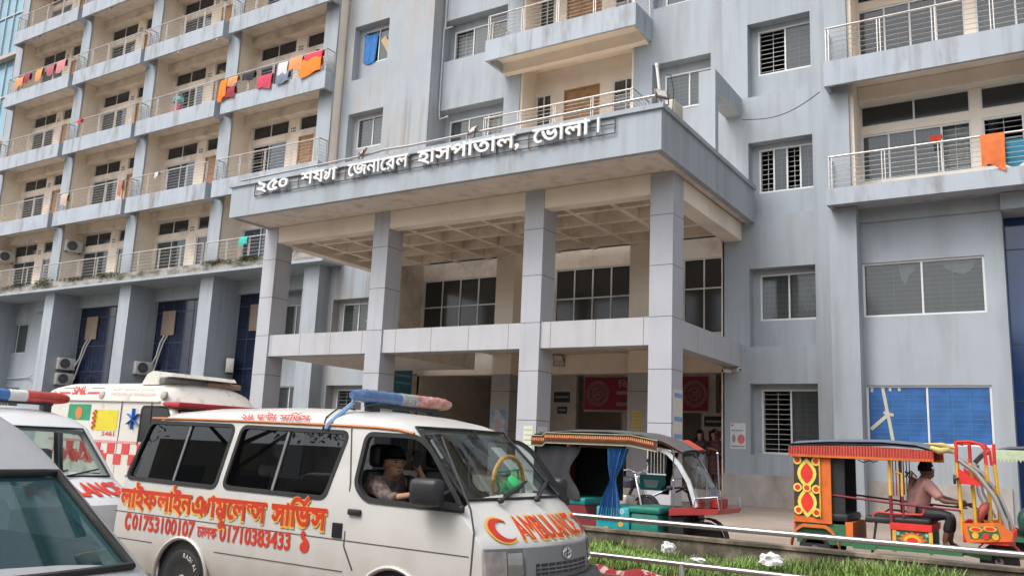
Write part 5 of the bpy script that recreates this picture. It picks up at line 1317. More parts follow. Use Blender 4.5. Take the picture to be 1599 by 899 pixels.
m = MB(); m.box(qx(-3.36), qx(-2.70), -.49, .49, qz(.60), qz(.80)); m.build('seat_box', GRP, rk)
m = MB(); m.box(qx(-2.70), qx(-2.60), -.48, .48, qz(.55), qz(.84)); m.build('seat_front', ORP, rk)
# floor, chassis, fenders
m = MB(); m.box(qx(-3.36), qx(-1.25), -.50, .50, qz(.52), qz(.57)); m.box(qx(-2.6), qx(-2.3), -.52, -.50, qz(.5), qz(.62)); m.bar((qx(-1.3), 0, qz(.55)), (qx(-.95), 0, qz(.50)), .12, .08); m.build('floor', GRP, rk)
for s in (-1, 1):
    m = MB(); ya, yb = s * .40, s * .555; arc = [(qx(-3.11) + .33 * math.cos(q), .24 + .31 * math.sin(q)) for q in [R(-8 + 196 * i / 14) for i in range(15)]]
    arc = [(x, min(z, .515)) for x, z in arc]
    for a_, b_ in zip(arc[:-1], arc[1:]):
        m.quad((a_[0], ya, a_[1]), (a_[0], yb, a_[1]), (b_[0], yb, b_[1]), (b_[0], ya, b_[1])); m.quad((a_[0], yb, a_[1]), (a_[0], yb, a_[1] + .045), (b_[0], yb, b_[1] + .045), (b_[0], yb, b_[1])); m.quad((a_[0], yb, a_[1] + .045), (a_[0], ya, a_[1] + .045), (b_[0], ya, b_[1] + .045), (b_[0], yb, b_[1] + .045))
    m.build('fender', R_mat('fender_orange', (0.62, 0.16, 0.03)), rk)
    small_wheel(rk, qx(-3.11), s * .46, .225, .1, s)
small_wheel(rk, qx(-.86), 0, .235, .09, -1)
m = MB(); arc = [(qx(-.86) + .285 * math.cos(q), 0, .235 + .285 * math.sin(q)) for q in [R(15 + 14 * i) for i in range(11)]]
for a, b in zip(arc[:-1], arc[1:]): m.bar(a, b, .12, .02)
m.build('fender', REDP, rk)
m = MB(); 
for s in (-1, 1): m.tube([(qx(-.86), s * .07, .235), (qx(-1.0), s * .08, qz(.80)), (qx(-1.08), s * .06, qz(1.08))], .02, 8)
m.build('front_fork', M['black'], rk)
# middle pillars (yellow and red), arm rails, driver's bench
for s in (-1, 1):
    m = MB(); y = s * .46
    m.tube([(qx(-2.10), y, qz(1.74)), (qx(-2.10), y, qz(1.24))], .022, 8); m.tube([(qx(-2.04), y, qz(1.56)), (qx(-1.95), y, qz(1.54)), (qx(-1.95), y, qz(1.24))], .018, 8); pl = m.build('pillar', YLP, rk, smooth=50)
    m = MB(); m.tube([(qx(-2.10), y, qz(1.24)), (qx(-2.09), y, qz(.62))], .024, 8); m.tube([(qx(-1.95), y, qz(1.24)), (qx(-1.94), y, qz(.96))], .018, 8)
    for dx in (-2.06, -2.02, -1.98): m.tube([(qx(dx), y, qz(1.72)), (qx(dx), y, qz(1.24))], .008, 6)
    m.build('pillar_foot', MAR, pl, smooth=50)
    m = MB(); m.tube([(qx(-2.9), y, qz(1.20)), (qx(-2.1), y - s * -.01, qz(1.14)), (qx(-1.25), y, qz(1.10))], .014, 8); m.build('side_rail', MAR, rk, smooth=50)
    m = MB(); m.tube([(qx(-2.33), y, qz(.86)), (qx(-2.33), y, qz(.97)), (qx(-2.28), y, qz(1.01)), (qx(-2.06), y, qz(1.0)), (qx(-1.72), y, qz(1.01)), (qx(-1.69), y, qz(1.05)), (qx(-1.69), y, qz(1.09))], .015, 8); m.build('arm_rail', REDP, rk, smooth=50)
m = MB(); m.rbox(qx(-2.44), qx(-2.1), -.48, .45, qz(.86), qz(.95), .03); m.rbox(qx(-2.08), qx(-1.62), -.46, .45, qz(.88), qz(.96), .03); m.build('driver_seat', M['seat_leather'], rk, smooth=40)
m = MB(); m.box(qx(-2.12), qx(-1.60), -.49, .46, qz(.795), qz(.885)); bb = m.build('bench_frame', BRT, rk)
m = MB(); m.box(qx(-2.07), qx(-1.62), -.47, .44, qz(.52), qz(.795)); bx = m.build('battery_box', GRP, rk)
m = MB()
for x in (-2.09, -1.64): m.box(qx(x), qx(x) + .045, -.485, -.472, qz(.50), qz(.79))
m.build('box_edge', YLP, bx)
sh = []; cx, cz = qx(-1.845), qz(.657); sh.append((ORP, [(cx + (.19 if i % 2 else .13) * math.cos(math.pi * i / 14), cz + (.135 if i % 2 else .095) * math.sin(math.pi * i / 14)) for i in range(28)])); sh.append((YLP, petal((cx, cz), .11, .085, 18))); sh.append((BRT, petal((cx, cz), .07, .05, 18)))
for (dx, dz) in ((-.18, .09), (.18, .09), (-.18, -.08), (.18, -.08)): sh.append((R_mat('pale_teal', (0.30, 0.55, 0.5)), [(cx + dx + (.04 if i % 2 else .015) * math.cos(math.pi * i / 5), cz + dz + (.04 if i % 2 else .015) * math.sin(math.pi * i / 5)) for i in range(10)]))
painted(bx, -.472, sh, 'painted_flower')
m = MB(); m.bar((qx(-2.30), -.44, qz(.86)), (qx(-2.36), -.46, qz(.45)), .03); m.build('step_stay', M['black'], rk)
# front: tall guard frame, headlamp box, windscreen edge, handlebar
for (x, y) in ((-1.27, -.42), (-1.12, -.30), (-.98, .30), (-.88, .42)):
    m = MB(); m.tube([(qx(x), y, qz(1.72)), (qx(x) + .02, y, qz(1.30)), (qx(x) + .03, y, qz(.80))], .024, 8); po = m.build('guard_post', YLP, rk, smooth=50)
    m = MB(); m.tube([(qx(x), y, qz(1.72)), (qx(x), y, qz(2.0))], .022, 8); m.build('post_tip', BRT, po, smooth=50)
m = MB(); 
for y in (-.42, .42): m.tube([(qx(-1.27), y, qz(1.99)), (qx(-1.10), y, qz(2.0)), (qx(-.98), y, qz(1.97)), (qx(-.93), y, qz(1.90)), (qx(-.92), y, qz(1.7))], .018, 8)
m.tube([(qx(-1.27), -.42, qz(1.98)), (qx(-1.27), .42, qz(1.98))], .018, 8); m.build('guard_hoop', BRT, rk, smooth=50)
for s in (-1, 1):
    m = MB(); m.prism([(qx(-1.27), qz(1.66)), (qx(-1.0), qz(1.46)), (qx(-1.0), qz(1.43)), (qx(-1.27), qz(1.45))], 'y', s * .43 - .012, s * .43 + .012); m.build('side_gusset', BRT, rk)
    m = MB(); m.tube([(qx(-1.25), s * .44, qz(1.76)), (qx(-1.05), s * .44, qz(1.60)), (qx(-.85), s * .44, qz(1.30)), (qx(-.74), s * .44, qz(.98)), (qx(-.72), s * .44, qz(.82))], .03, 8); m.build('screen_edge', M['steel_dull'], rk, smooth=50)
m = MB(); pr = [(-1.23, 1.75), (-1.04, 1.6), (-.84, 1.30), (-.73, .98)]
for a, b in zip(pr[:-1], pr[1:]): m.quad((qx(a[0]), -.41, qz(a[1])), (qx(a[0]), .41, qz(a[1])), (qx(b[0]), .41, qz(b[1])), (qx(b[0]), -.41, qz(b[1])))
m.build('front_screen', M['glass_clear'], rk)
for s in (-1, 1):
    m = MB(); m.prism([(qx(-1.24), qz(.94)), (qx(-.80), qz(.98)), (qx(-.66), qz(.86)), (qx(-.68), qz(.76)), (qx(-1.2), qz(.70))], 'y', s * .46 - .015, s * .46 + .015); fp = m.build('front_panel', ORP, rk)
    if s < 0:
        sh = [(GRP, [(qx(-1.18), qz(.90)), (qx(-.84), qz(.93)), (qx(-.80), qz(.79)), (qx(-1.15), qz(.755))])]
        for (dx, dz, w, h) in ((-1.08, .875, .08, .035), (-.92, .895, .08, .035)): sh.append((YLP, petal((qx(dx), qz(dz)), w, h))); sh.append((BRT, petal((qx(dx), qz(dz)), w * .7, h * .7)))
        for (dx, mt) in ((-1.09, YLP), (-.97, BRT), (-.86, YLP)): sh.append((mt, petal((qx(dx), qz(.80)), .04, .04)))
        painted(fp, -.475, sh, 'painted_petal')
m = MB(); m.box(qx(-1.22), qx(-.72), -.445, .445, qz(.70), qz(.735)); m.box(qx(-.70), qx(-.66), -.47, .47, qz(.76), qz(.86)); m.box(qx(-1.24), qx(-1.20), -.445, .445, qz(.70), qz(.96)); m.build('front_tray', BRT, rk)
m = MB(); m.tube([(qx(-1.33), -.30, qz(1.14)), (qx(-1.18), -.26, qz(1.17)), (qx(-1.10), -.06, qz(1.12)), (qx(-1.10), .06, qz(1.12)), (qx(-1.18), .26, qz(1.17)), (qx(-1.33), .30, qz(1.14))], .016, 8); m.lathe((qx(-1.02), 0, qz(1.06)), (1, 0, 0), [(.03, -.08), (.08, 0), (.085, .05), (0.001, .06)], 14); m.build('handlebar', M['black'], rk, smooth=50)
m = MB(); m.tube([(qx(-1.08), -.20, qz(.98)), (qx(-.98), -.22, qz(1.16)), (qx(-.94), -.2, qz(1.22))], [.05, .06, .02], 8); m.build('red_rag', R_mat('rag_red', (0.50, 0.10, 0.08)), rk, smooth=60)
m = MB(); m.lathe((qx(-1.30), -.50, qz(1.50)), (-1, -.2, 0), [(.002, -.02), (.06, -.015), (.065, 0), (.06, .01), (.002, .01)], 16); m.bar((qx(-1.28), -.5, qz(1.5)), (qx(-1.25), -.43, qz(1.52)), .015); m.build('side_mirror', M['black'], rk, smooth=50)
m = MB(); m.tube([(qx(-2.5), -.5, qz(1.70)), (qx(-2.43), -.5, qz(1.67)), (qx(-2.35), -.5, qz(1.70)), (qx(-2.3), -.5, qz(1.68)), (qx(-2.24), -.5, qz(1.70))], .008, 5); m.build('cable', M['black'], rk)
m = MB(); m.tube([(qx(-1.93), -.3, qz(1.5)), (qx(-1.85), -.3, qz(1.58)), (qx(-1.78), -.3, qz(1.5))], .012, 6); m.build('cable', M['black'], rk)

# ---- dark canopied rickshaw with the blue curtain (near side plane Y = 12.0)
PO = Vector((-5.7, 12.55, 0.20)); px = lambda X: X - PO.x; pz = lambda Z: Z - PO.z
r1 = thing('curtained_rickshaw', 'dark canopied battery rickshaw with a blue curtain tied at its side and teal seats', 'rickshaw', PO, R(-1.5))
TEAL = R_mat('teal', (0.02, 0.26, 0.24), rough=.4); 
m = MB(); prof = [(px(-7.26), pz(1.86)), (px(-7.2), pz(1.90)), (px(-6.6), pz(1.955)), (px(-5.9), pz(1.96)), (px(-5.35), pz(1.93)), (px(-5.0), pz(1.84)), (px(-4.72), pz(1.70))]
k = 9; vs = []
for i, (x, z) in enumerate(prof):
    for j in range(k):
        u = -1 + 2 * j / (k - 1); vs.append((x, (.56 - (.10 if i == 6 else .05 if i == 5 else 0)) * u, z + .045 * (1 - u * u)))
m.add(vs, [(i * k + j, i * k + j + 1, (i + 1) * k + j + 1, (i + 1) * k + j) for i in range(len(prof) - 1) for j in range(k - 1)])
m.add([(v[0], v[1], v[2] - .03) for v in vs], [(i * k + j, (i + 1) * k + j, (i + 1) * k + j + 1, i * k + j + 1) for i in range(len(prof) - 1) for j in range(k - 1)])
cn = m.build('canopy', R_mat('canopy_black', (0.10, 0.097, 0.095), rough=.55), r1, smooth=40)
m = MB(); m.quad((px(-5.02), -.50, pz(1.855)), (px(-4.74), -.45, pz(1.715)), (px(-4.74), .45, pz(1.76)), (px(-5.02), .50, pz(1.90))); m.build('red_visor', R_mat('visor_red2', (0.48, 0.06, 0.04)), cn)
SK = R_mat('skirt_brown', (0.12, 0.05, 0.04)); OF = R_mat('orange_fringe', (0.55, 0.20, 0.08)); PG = R_mat('pale_green_trim', (0.40, 0.45, 0.27))
for s in (-1, 1):
    m = MB(); n = 40; top = lambda x: 1.88 + (.05 if x > -7 else 0) - max(0, x + 5.5) * .16; xs = [-7.26 + (2.20) * i / n for i in range(n + 1)]; y = s * .575
    for a, b in zip(xs[:-1], xs[1:]): m.quad((px(a), y, pz(top(a) - .17)), (px(b), y, pz(top(b) - .17)), (px(b), y - s * .01, pz(top(b))), (px(a), y - s * .01, pz(top(a))))
    sk = m.build('canopy_skirt', SK, cn)
    m = MB()
    for i in range(66):
        x = -7.25 + i * 2.15 / 66; z = top(x) - .035; m.tube([(px(x), y + s * .008, pz(z)), (px(x + .015), y + s * .03, pz(z - .045)), (px(x + .035), y + s * .012, pz(z - .085))], [.006, .014, .004], 5)
    m.build('tassel', OF, sk)
    for dz in (-.005, -.165):
        m = MB()
        for a, b in zip(xs[:-1], xs[1:]): m.bar((px(a), y + s * .006, pz(top(a) + dz)), (px(b), y + s * .006, pz(top(b) + dz)), .022, .012)
        m.build('trim', PG, sk)
# curtains, hood sides, interior
def curtain(par, x0, x1, xm, z1, zm, z0, w0, wm, y, mt, nm, folds=9):
    m = MB(); rows = [(z1, (x0 + x1) / 2, (x1 - x0) / 2), ((z1 + zm) / 2, (x0 + x1) / 2 * .5 + xm * .5, (x1 - x0) * .36), (zm + .04, xm, wm * 1.15), (zm, xm, wm), (zm - .05, xm - .005, wm * 1.1), ((zm + z0) / 2, xm - .04, (wm + w0) * .62), (z0, xm - .06, w0)]
    n = folds * 4; vs = []
    for r_, (z, c, h) in enumerate(rows):
        for i in range(n + 1):
            u = -1 + 2 * i / n; vs.append((c + u * h, y - .035 * math.sin(u * folds * math.pi * .9) * (1 if r_ not in (2, 3, 4) else .6) - .02, z))
    m.add(vs, [(r_ * (n + 1) + i, r_ * (n + 1) + i + 1, (r_ + 1) * (n + 1) + i + 1, (r_ + 1) * (n + 1) + i) for r_ in range(len(rows) - 1) for i in range(n)])
    return m.build(nm, mt, par, smooth=70)
BLC = R_mat('blue_curtain', (0.06, 0.19, 0.42), rough=.85, var=.25, scale=25)
curtain(r1, px(-5.90), px(-5.55), px(-5.80), pz(1.72), pz(1.26), pz(.66), .19, .05, -.50, BLC, 'curtain')
curtain(r1, px(-5.33), px(-5.12), px(-5.30), pz(1.70), pz(1.25), pz(1.05), .07, .04, .40, R_mat('dark_curtain', (0.03, 0.035, 0.055)), 'curtain', 5)
m = MB(); n = 24; vs = []
for i in range(n + 1):
    t = i / n; q = t * math.pi
    x = px(-7.2) + .62 - .10 * math.cos(q * 1.0) + .05 * math.sin(t * 9); 
for s in (1,):
    m.box(px(-7.24), px(-6.15), .50, .52, pz(.9), pz(1.72))
m.box(px(-7.24), px(-7.22), -.5, .5, pz(.6), pz(1.86)); m.build('hood_side', R_mat('hood_black', (0.03, 0.03, 0.033), rough=.45), r1)
m = MB(); k = 10; vs = []
for i in range(k + 1):
    for j in range(9):
        z = .92 + .80 * j / 8; w = .78 + .10 * math.cos(math.pi * j / 8 * 2 - .2); vs.append((px(-7.22) + w * i / k * .95, -.49 + .018 * math.sin(i * 1.9 + j), pz(z)))
m.add(vs, [(i * 9 + j, i * 9 + j + 1, (i + 1) * 9 + j + 1, (i + 1) * 9 + j) for i in range(k) for j in range(8)]); m.build('hood_curtain', R_mat('hood_black2', (0.035, 0.035, 0.04), rough=.4), r1, smooth=60)
m = MB(); m.rbox(px(-7.15), px(-7.0), -.42, .46, pz(.95), pz(1.66), .05); m.build('seat_back', MAR, r1, smooth=40)
m = MB(); m.rbox(px(-7.1), px(-6.30), -.47, .47, pz(.84), pz(.95), .03); m.build('passenger_seat', TEAL, r1, smooth=40)
m = MB(); m.prism([(px(-7.1), pz(.45)), (px(-6.15), pz(.45)), (px(-6.3), pz(.84)), (px(-7.1), pz(.84))], 'y', -.48, .48); m.box(px(-7.24), px(-5.95), -.50, -.485, pz(.45), pz(.66)); m.build('seat_box', MAR, r1)
m = MB(); m.box(px(-7.2), px(-4.75), -.46, .46, pz(.42), pz(.47)); m.bar((px(-4.9), 0, pz(.52)), (px(-4.5), 0, pz(.60)), .10); m.build('floor', M['black'], r1)
m = MB(); m.rbox(px(-6.08), px(-5.52), -.52, .40, pz(.45), pz(.86), .03); bx = m.build('driver_seat', R_mat('turquoise', (0.02, 0.34, 0.38), rough=.35), r1, smooth=40)
for (dx, dz, mt) in ((-5.98, .70, YLP), (-5.78, .74, R_mat('pale_blue', (0.45, 0.62, 0.7))), (-5.9, .53, YLP), (-5.66, .62, YLP), (-5.64, .80, R_mat('pale_blue', (0.45, 0.62, 0.7)))):
    m = MB(); 
    for q in range(6): 
        a = q * math.pi / 3; fan(m, [(px(dx) + .026 * math.cos(a) + .018 * math.cos(b), -.523 - .0005 * q, pz(dz) + .026 * math.sin(a) + .018 * math.sin(b)) for b in [2 * math.pi * i / 8 for i in range(8)]])
    m.build('flower_print', mt, bx)
m = MB(); m.rbox(px(-5.50), px(-5.06), -.52, .30, pz(.40), pz(.80), .03); m.rbox(px(-5.54), px(-5.02), -.55, .33, pz(.80), pz(.90), .035); m.build('tool_box', R_mat('bin_green', (0.02, 0.20, 0.15), rough=.4), r1, smooth=40)
# spare panel and plate at the far side: teal seat back with a plate, wooden slats
m = MB(); m.rbox(px(-5.80), px(-5.34), .38, .44, pz(1.10), pz(1.34), .02); tb = m.build('driver_backrest', TEAL, r1, smooth=40)
m = MB(); m.prism([(px(-5.72), pz(1.26)), (px(-5.45), pz(1.26)), (px(-5.49), pz(1.14)), (px(-5.68), pz(1.14))], 'y', .36, .379); m.build('plate', R_mat('plate_grey', (0.42, 0.44, 0.45)), tb)
m = MB()
for i in range(6): m.box(px(-5.66) + i * .055, px(-5.66) + i * .055 + .035, .40, .43, pz(1.36), pz(1.74))
m.build('slat', R_mat('cream_slat', (0.45, 0.36, 0.27)), r1)
# front: curved white screen frame, screen, handlebar, red tray, wheel
for s in (-1, 1):
    m = MB(); P_ = [(-5.10, 1.74), (-4.95, 1.68), (-4.78, 1.52), (-4.63, 1.28), (-4.55, 1.05), (-4.52, .94)]
    for a, b in zip(P_[:-1], P_[1:]): m.bar((px(a[0]), s * .42, pz(a[1])), (px(b[0]), s * .42, pz(b[1])), .06, .05, up=(0, 1, 0))
    m.build('screen_frame', R_mat('white_frame', (0.62, 0.63, 0.64)), r1)
m = MB(); P2 = [(-4.78, 1.70), (-4.62, 1.48), (-4.44, 1.22), (-4.36, 1.02), (-4.36, .96)]; kk = 6
for a, b in zip(P2[:-1], P2[1:]):
    for j in range(kk):
        u0, u1 = -1 + 2 * j / kk, -1 + 2 * (j + 1) / kk; f = lambda p, u: (px(p[0]) - .10 * u * u, .42 * u, pz(p[1]))
        m.quad(f(a, u0), f(a, u1), f(b, u1), f(b, u0))
m.build('front_screen', glass('smoky_screen', (0.55, 0.57, 0.57), .12, (0.2, 0.21, 0.21), .03, 1.5), r1, smooth=60)
m = MB(); m.tube([(px(-4.86), -.44, pz(.90)), (px(-4.86), -.44, pz(1.72))], .013, 8); m.ball((px(-4.86), -.44, pz(1.73)), .022); m.ball((px(-4.86), -.44, pz(1.29)), .022); m.tube([(px(-4.48), .40, pz(.95)), (px(-4.52), .42, pz(1.70))], .013, 8); m.ball((px(-4.52), .42, pz(1.71)), .022); m.build('chrome_pole', M['chrome'], r1, smooth=60)
m = MB(); m.tube([(px(-5.14), -.30, pz(1.10)), (px(-5.0), -.28, pz(1.17)), (px(-4.88), -.14, pz(1.19)), (px(-4.80), 0, pz(1.10)), (px(-4.88), .14, pz(1.19)), (px(-5.0), .28, pz(1.17)), (px(-5.14), .30, pz(1.10))], .015, 8); m.ball((px(-4.80), 0, pz(1.16)), .06, .06, .05); m.tube([(px(-4.80), 0, pz(1.1)), (px(-4.66), 0, pz(.70))], .035, 8); m.rbox(px(-5.03), px(-4.93), -.33, -.25, pz(1.15), pz(1.21), .012); m.build('handlebar', M['black'], r1, smooth=50)
m = MB(); m.tube([(px(-5.22), -.32, pz(1.06)), (px(-5.10), -.29, pz(1.12))], .02, 8); m.build('grip', M['steel'], r1, smooth=50)
m = MB(); m.prism([(px(-4.92), pz(.80)), (px(-4.20), pz(.86)), (px(-4.16), pz(.93)), (px(-4.50), pz(.92)), (px(-4.92), pz(.90))], 'y', -.46, .46); ft = m.build('front_tray', R_mat('tray_red', (0.34, 0.035, 0.03), rough=.4), r1)
m = MB(); m.prism([(px(-4.70), pz(.92)), (px(-4.28), pz(.94)), (px(-4.28), pz(1.06)), (px(-4.56), pz(1.05))], 'y', -.20, .20); m.build('headlamp_box', R_mat('tray_red', (0.34, 0.035, 0.03)), ft)
m = MB()
for s in (-1, 1):
    m.tube([(px(-4.55), s * .44, pz(.93)), (px(-4.52), s * .44, pz(1.06)), (px(-4.20), s * .44, pz(1.10)), (px(-4.17), s * .44, pz(.93))], .012, 6)
m.tube([(px(-4.20), -.44, pz(1.10)), (px(-4.20), .44, pz(1.10))], .012, 6); m.tube([(px(-4.19), -.3, pz(.93)), (px(-4.19), -.3, pz(1.1))], .01, 6); m.build('tray_rail', M['steel'], ft, smooth=50)
m = MB(); m.lathe((px(-4.40), -.30, pz(.93)), (0, 0, 1), [(.04, 0), (.045, .12), (.04, .2), (.018, .27), (.016, .36), (.001, .37)], 12); m.build('water_bottle', glass('clear_plastic', (0.8, 0.82, 0.82), .12, (.4, .42, .42), .05, 1.4), ft, smooth=50)
m = MB(); m.box(px(-4.95), px(-4.72), -.40, .40, pz(.55), pz(.80)); m.bar((px(-5.1), -.3, pz(.6)), (px(-4.9), -.3, pz(.55)), .03); m.build('chassis', M['black'], r1)
small_wheel(r1, px(-4.52), 0, .26, .10, -1, z0=.0)
m = MB(); arc = [(px(-4.52) + .31 * math.cos(q), 0, .26 + .31 * math.sin(q)) for q in [R(5 + 17 * i) for i in range(11)]]
for a, b in zip(arc[:-1], arc[1:]): m.bar(a, b, .14, .02)
m.build('fender', M['black'], r1)
for s in (-1, 1): small_wheel(r1, px(-6.75), s * .44, .24, .1, s)
# ---- the teal and green rickshaw standing behind the painted one
TO = Vector((.4, 16.4, 0.26)); r3 = thing('green_rickshaw', 'green rickshaw with a pale fringed canopy half hidden behind the painted one', 'rickshaw', TO)
m = MB(); prof = [(-1.75, 1.45), (-1.6, 1.62), (-1.2, 1.72), (0, 1.76), (1.4, 1.74), (1.6, 1.70)]; k = 7; vs = []
for (x, z) in prof:
    for j in range(k): u = -1 + 2 * j / (k - 1); vs.append((x, .56 * u, z + .05 * (1 - u * u)))
m.add(vs, [(i * k + j, i * k + j + 1, (i + 1) * k + j + 1, (i + 1) * k + j) for i in range(len(prof) - 1) for j in range(k - 1)]); cn = m.build('canopy', R_mat('canopy_grey2', (0.10, 0.11, 0.13)), r3, smooth=40)
m = MB(); 
for s in (-1, 1): m.box(-1.45, 1.6, s * .565 - .008, s * .565 + .008, 1.56, 1.70); 
for i in range(56): m.prism([(-1.45 + i * .0545, 1.56), (-1.45 + (i + 1) * .0545, 1.56), (-1.45 + (i + .5) * .0545, 1.51)], 'y', -.572, -.558)
m.build('canopy_skirt', R_mat('pale_fringe', (0.48, 0.55, 0.36)), cn)
m = MB(); m.rbox(-1.15, -.35, -.48, .48, .40, .82, .16, 3); m.build('front_body', R_mat('dark_green', (0.015, 0.07, 0.05), rough=.35), r3, smooth=40)
m = MB(); m.box(-1.3, 1.5, -.46, .46, .30, .36); m.box(-.2, 1.5, -.46, .46, .36, .72); m.build('floor', GRP, r3)
m = MB(); m.rbox(.1, .9, -.46, .46, .72, .84, .03); m.rbox(.9, 1.05, -.46, .46, .8, 1.5, .04); m.build('seat', M['seat_leather'], r3, smooth=40)
m = MB()
for (x, y) in ((-.75, -.45), (-.66, -.45), (-.55, .45), (1.3, -.46), (1.3, .46), (0.0, -.46)): m.tube([(x, y, .72), (x, y, 1.7)], .018, 7)
m.build('pillar', M['steel'], r3, smooth=50)
m = MB(); m.tube([(-1.72, -.42, 1.45), (-1.66, -.42, 1.0), (-1.5, -.42, .6)], .022, 7); m.tube([(-1.72, .42, 1.45), (-1.66, .42, 1.0), (-1.5, .42, .6)], .022, 7); m.build('screen_frame', M['steel'], r3, smooth=50)
curtain(r3, -.50, -.30, -.42, 1.62, 1.2, .75, .06, .04, -.47, MAR, 'curtain', 5)
m = MB(); m.rbox(-.62, -.38, -.50, -.46, .92, 1.12, .03); m.build('side_flap', M['black'], r3)
small_wheel(r3, -1.25, 0, .25, .1, -1)
for s in (-1, 1): small_wheel(r3, 1.0, s * .44, .24, .1, s)
m = MB(); m.lathe((-.05, 15.3, .26), (0, 0, 1), [(.27, 0), (.28, .05), (.27, .3), (.285, .31), (.285, .35), (.27, .36), (.27, .62), (.285, .63), (.285, .67), (.27, .68), (.26, .95), (.24, .98), (.001, .97)], 28)
solo('drum', m, flat('blue_drum', (0.03, 0.16, 0.42), 0.4), 'blue plastic drum at the right edge beside the green rickshaw', 'drum', smooth=40)
# ---- motorcycle parked beyond the curtained rickshaw
BO = Vector((-7.1, 15.2, 0.30)); mb_ = thing('motorcycle', 'dark motorcycle parked on the driveway behind the curtained rickshaw', 'motorcycle', BO, R(-25))
small_wheel(mb_, .62, 0, .30, .09, -1); small_wheel(mb_, -.62, 0, .30, .11, -1)
m = MB(); m.tube([(.62, .08, .30), (.42, .07, .85), (.36, .05, .98)], .022, 8); m.tube([(.62, -.08, .30), (.42, -.07, .85), (.36, -.05, .98)], .022, 8); m.build('fork', M['chrome'], mb_, smooth=50)
m = MB(); m.tube([(.36, 0, .92), (.1, 0, .55), (-.3, 0, .42), (-.62, 0, .30)], .03, 8); m.tube([(.3, 0, .85), (-.2, 0, .72), (-.7, 0, .78)], .025, 8); m.build('frame', M['black'], mb_, smooth=50)
m = MB(); m.rbox(-.08, .34, -.13, .13, .72, .93, .07, 3); m.build('fuel_tank', R_mat('tank', (0.03, 0.03, 0.05), rough=.2), mb_, smooth=50)
m = MB(); m.rbox(-.75, -.06, -.12, .12, .76, .86, .04, 2); m.build('seat', M['seat_leather'], mb_, smooth=50)
m = MB(); m.rbox(-.18, .2, -.14, .14, .32, .60, .04, 2); m.tube([(.1, -.16, .34), (-.3, -.18, .26), (-.8, -.18, .34)], [.03, .03, .05], 8); m.build('engine', M['steel_dull'], mb_, smooth=50)
m = MB(); m.tube([(.22, -.36, 1.03), (.32, -.18, 1.06), (.36, 0, 1.0), (.32, .18, 1.06), (.22, .36, 1.03)], .016, 8); m.build('handlebar', M['chrome'], mb_, smooth=50)
m = MB(); m.lathe((.46, 0, .90), (1, 0, 0), [(.02, -.1), (.09, -.03), (.095, .02), (.001, .03)], 16); m.build('headlamp', M['chrome'], mb_, smooth=50)
m = MB(); arc = [(.62 + .33 * math.cos(q), 0, .30 + .33 * math.sin(q)) for q in [R(20 + 15 * i) for i in range(9)]]
for a, b in zip(arc[:-1], arc[1:]): m.bar(a, b, .12, .015)
arc = [(-.62 + .34 * math.cos(q), 0, .30 + .34 * math.sin(q)) for q in [R(30 + 15 * i) for i in range(9)]]
for a, b in zip(arc[:-1], arc[1:]): m.bar(a, b, .14, .015)
m.build('mudguard', M['black'], mb_)
for s in (-1, 1):
    m = MB(); m.tube([(.26, s * .28, 1.05), (.28, s * .32, 1.2)], .008, 6); m.ball((.28, s * .33, 1.24), .02, .06, .04); m.build('side_mirror', M['black'], mb_, smooth=60)
# ================================================================ PEOPLE
def skin(name, verts, edges, mats, parent, root=0, sub=2, loc=None):
    # verts: (x,y,z,r); one continuous surface grown along the edges
    me = bpy.data.meshes.new(name); me.from_pydata([v[:3] for v in verts], edges, [])
    o = bpy.data.objects.new('tmp_skin', me); col.objects.link(o)
    md = o.modifiers.new('s', 'SKIN'); md.use_smooth_shade = True
    if not me.skin_vertices:
        bm = bmesh.new(); bm.from_mesh(me); bm.verts.layers.skin.verify(); bm.to_mesh(me); bm.free()
    for i, v in enumerate(verts):
        sv = me.skin_vertices[0].data[i]; r = v[3]; sv.radius = (r, v[4] if len(v) > 4 else r); sv.use_root = (i == root)
    s2 = o.modifiers.new('d', 'SUBSURF'); s2.levels = sub; s2.render_levels = sub
    bpy.context.view_layer.update(); dg = bpy.context.evaluated_depsgraph_get()
    res = bpy.data.meshes.new_from_object(o.evaluated_get(dg), depsgraph=dg); bpy.data.objects.remove(o)
    for p in res.polygons: p.use_smooth = True
    res.materials.clear()
    return link_mesh(name, res, mats, parent, loc)
SKIN_M = flat('skin_brown', (0.38, 0.20, 0.12), 0.55, .1, 12); HAIR_M = flat('black_hair', (0.010, 0.009, 0.009), 0.85, spec=.15)
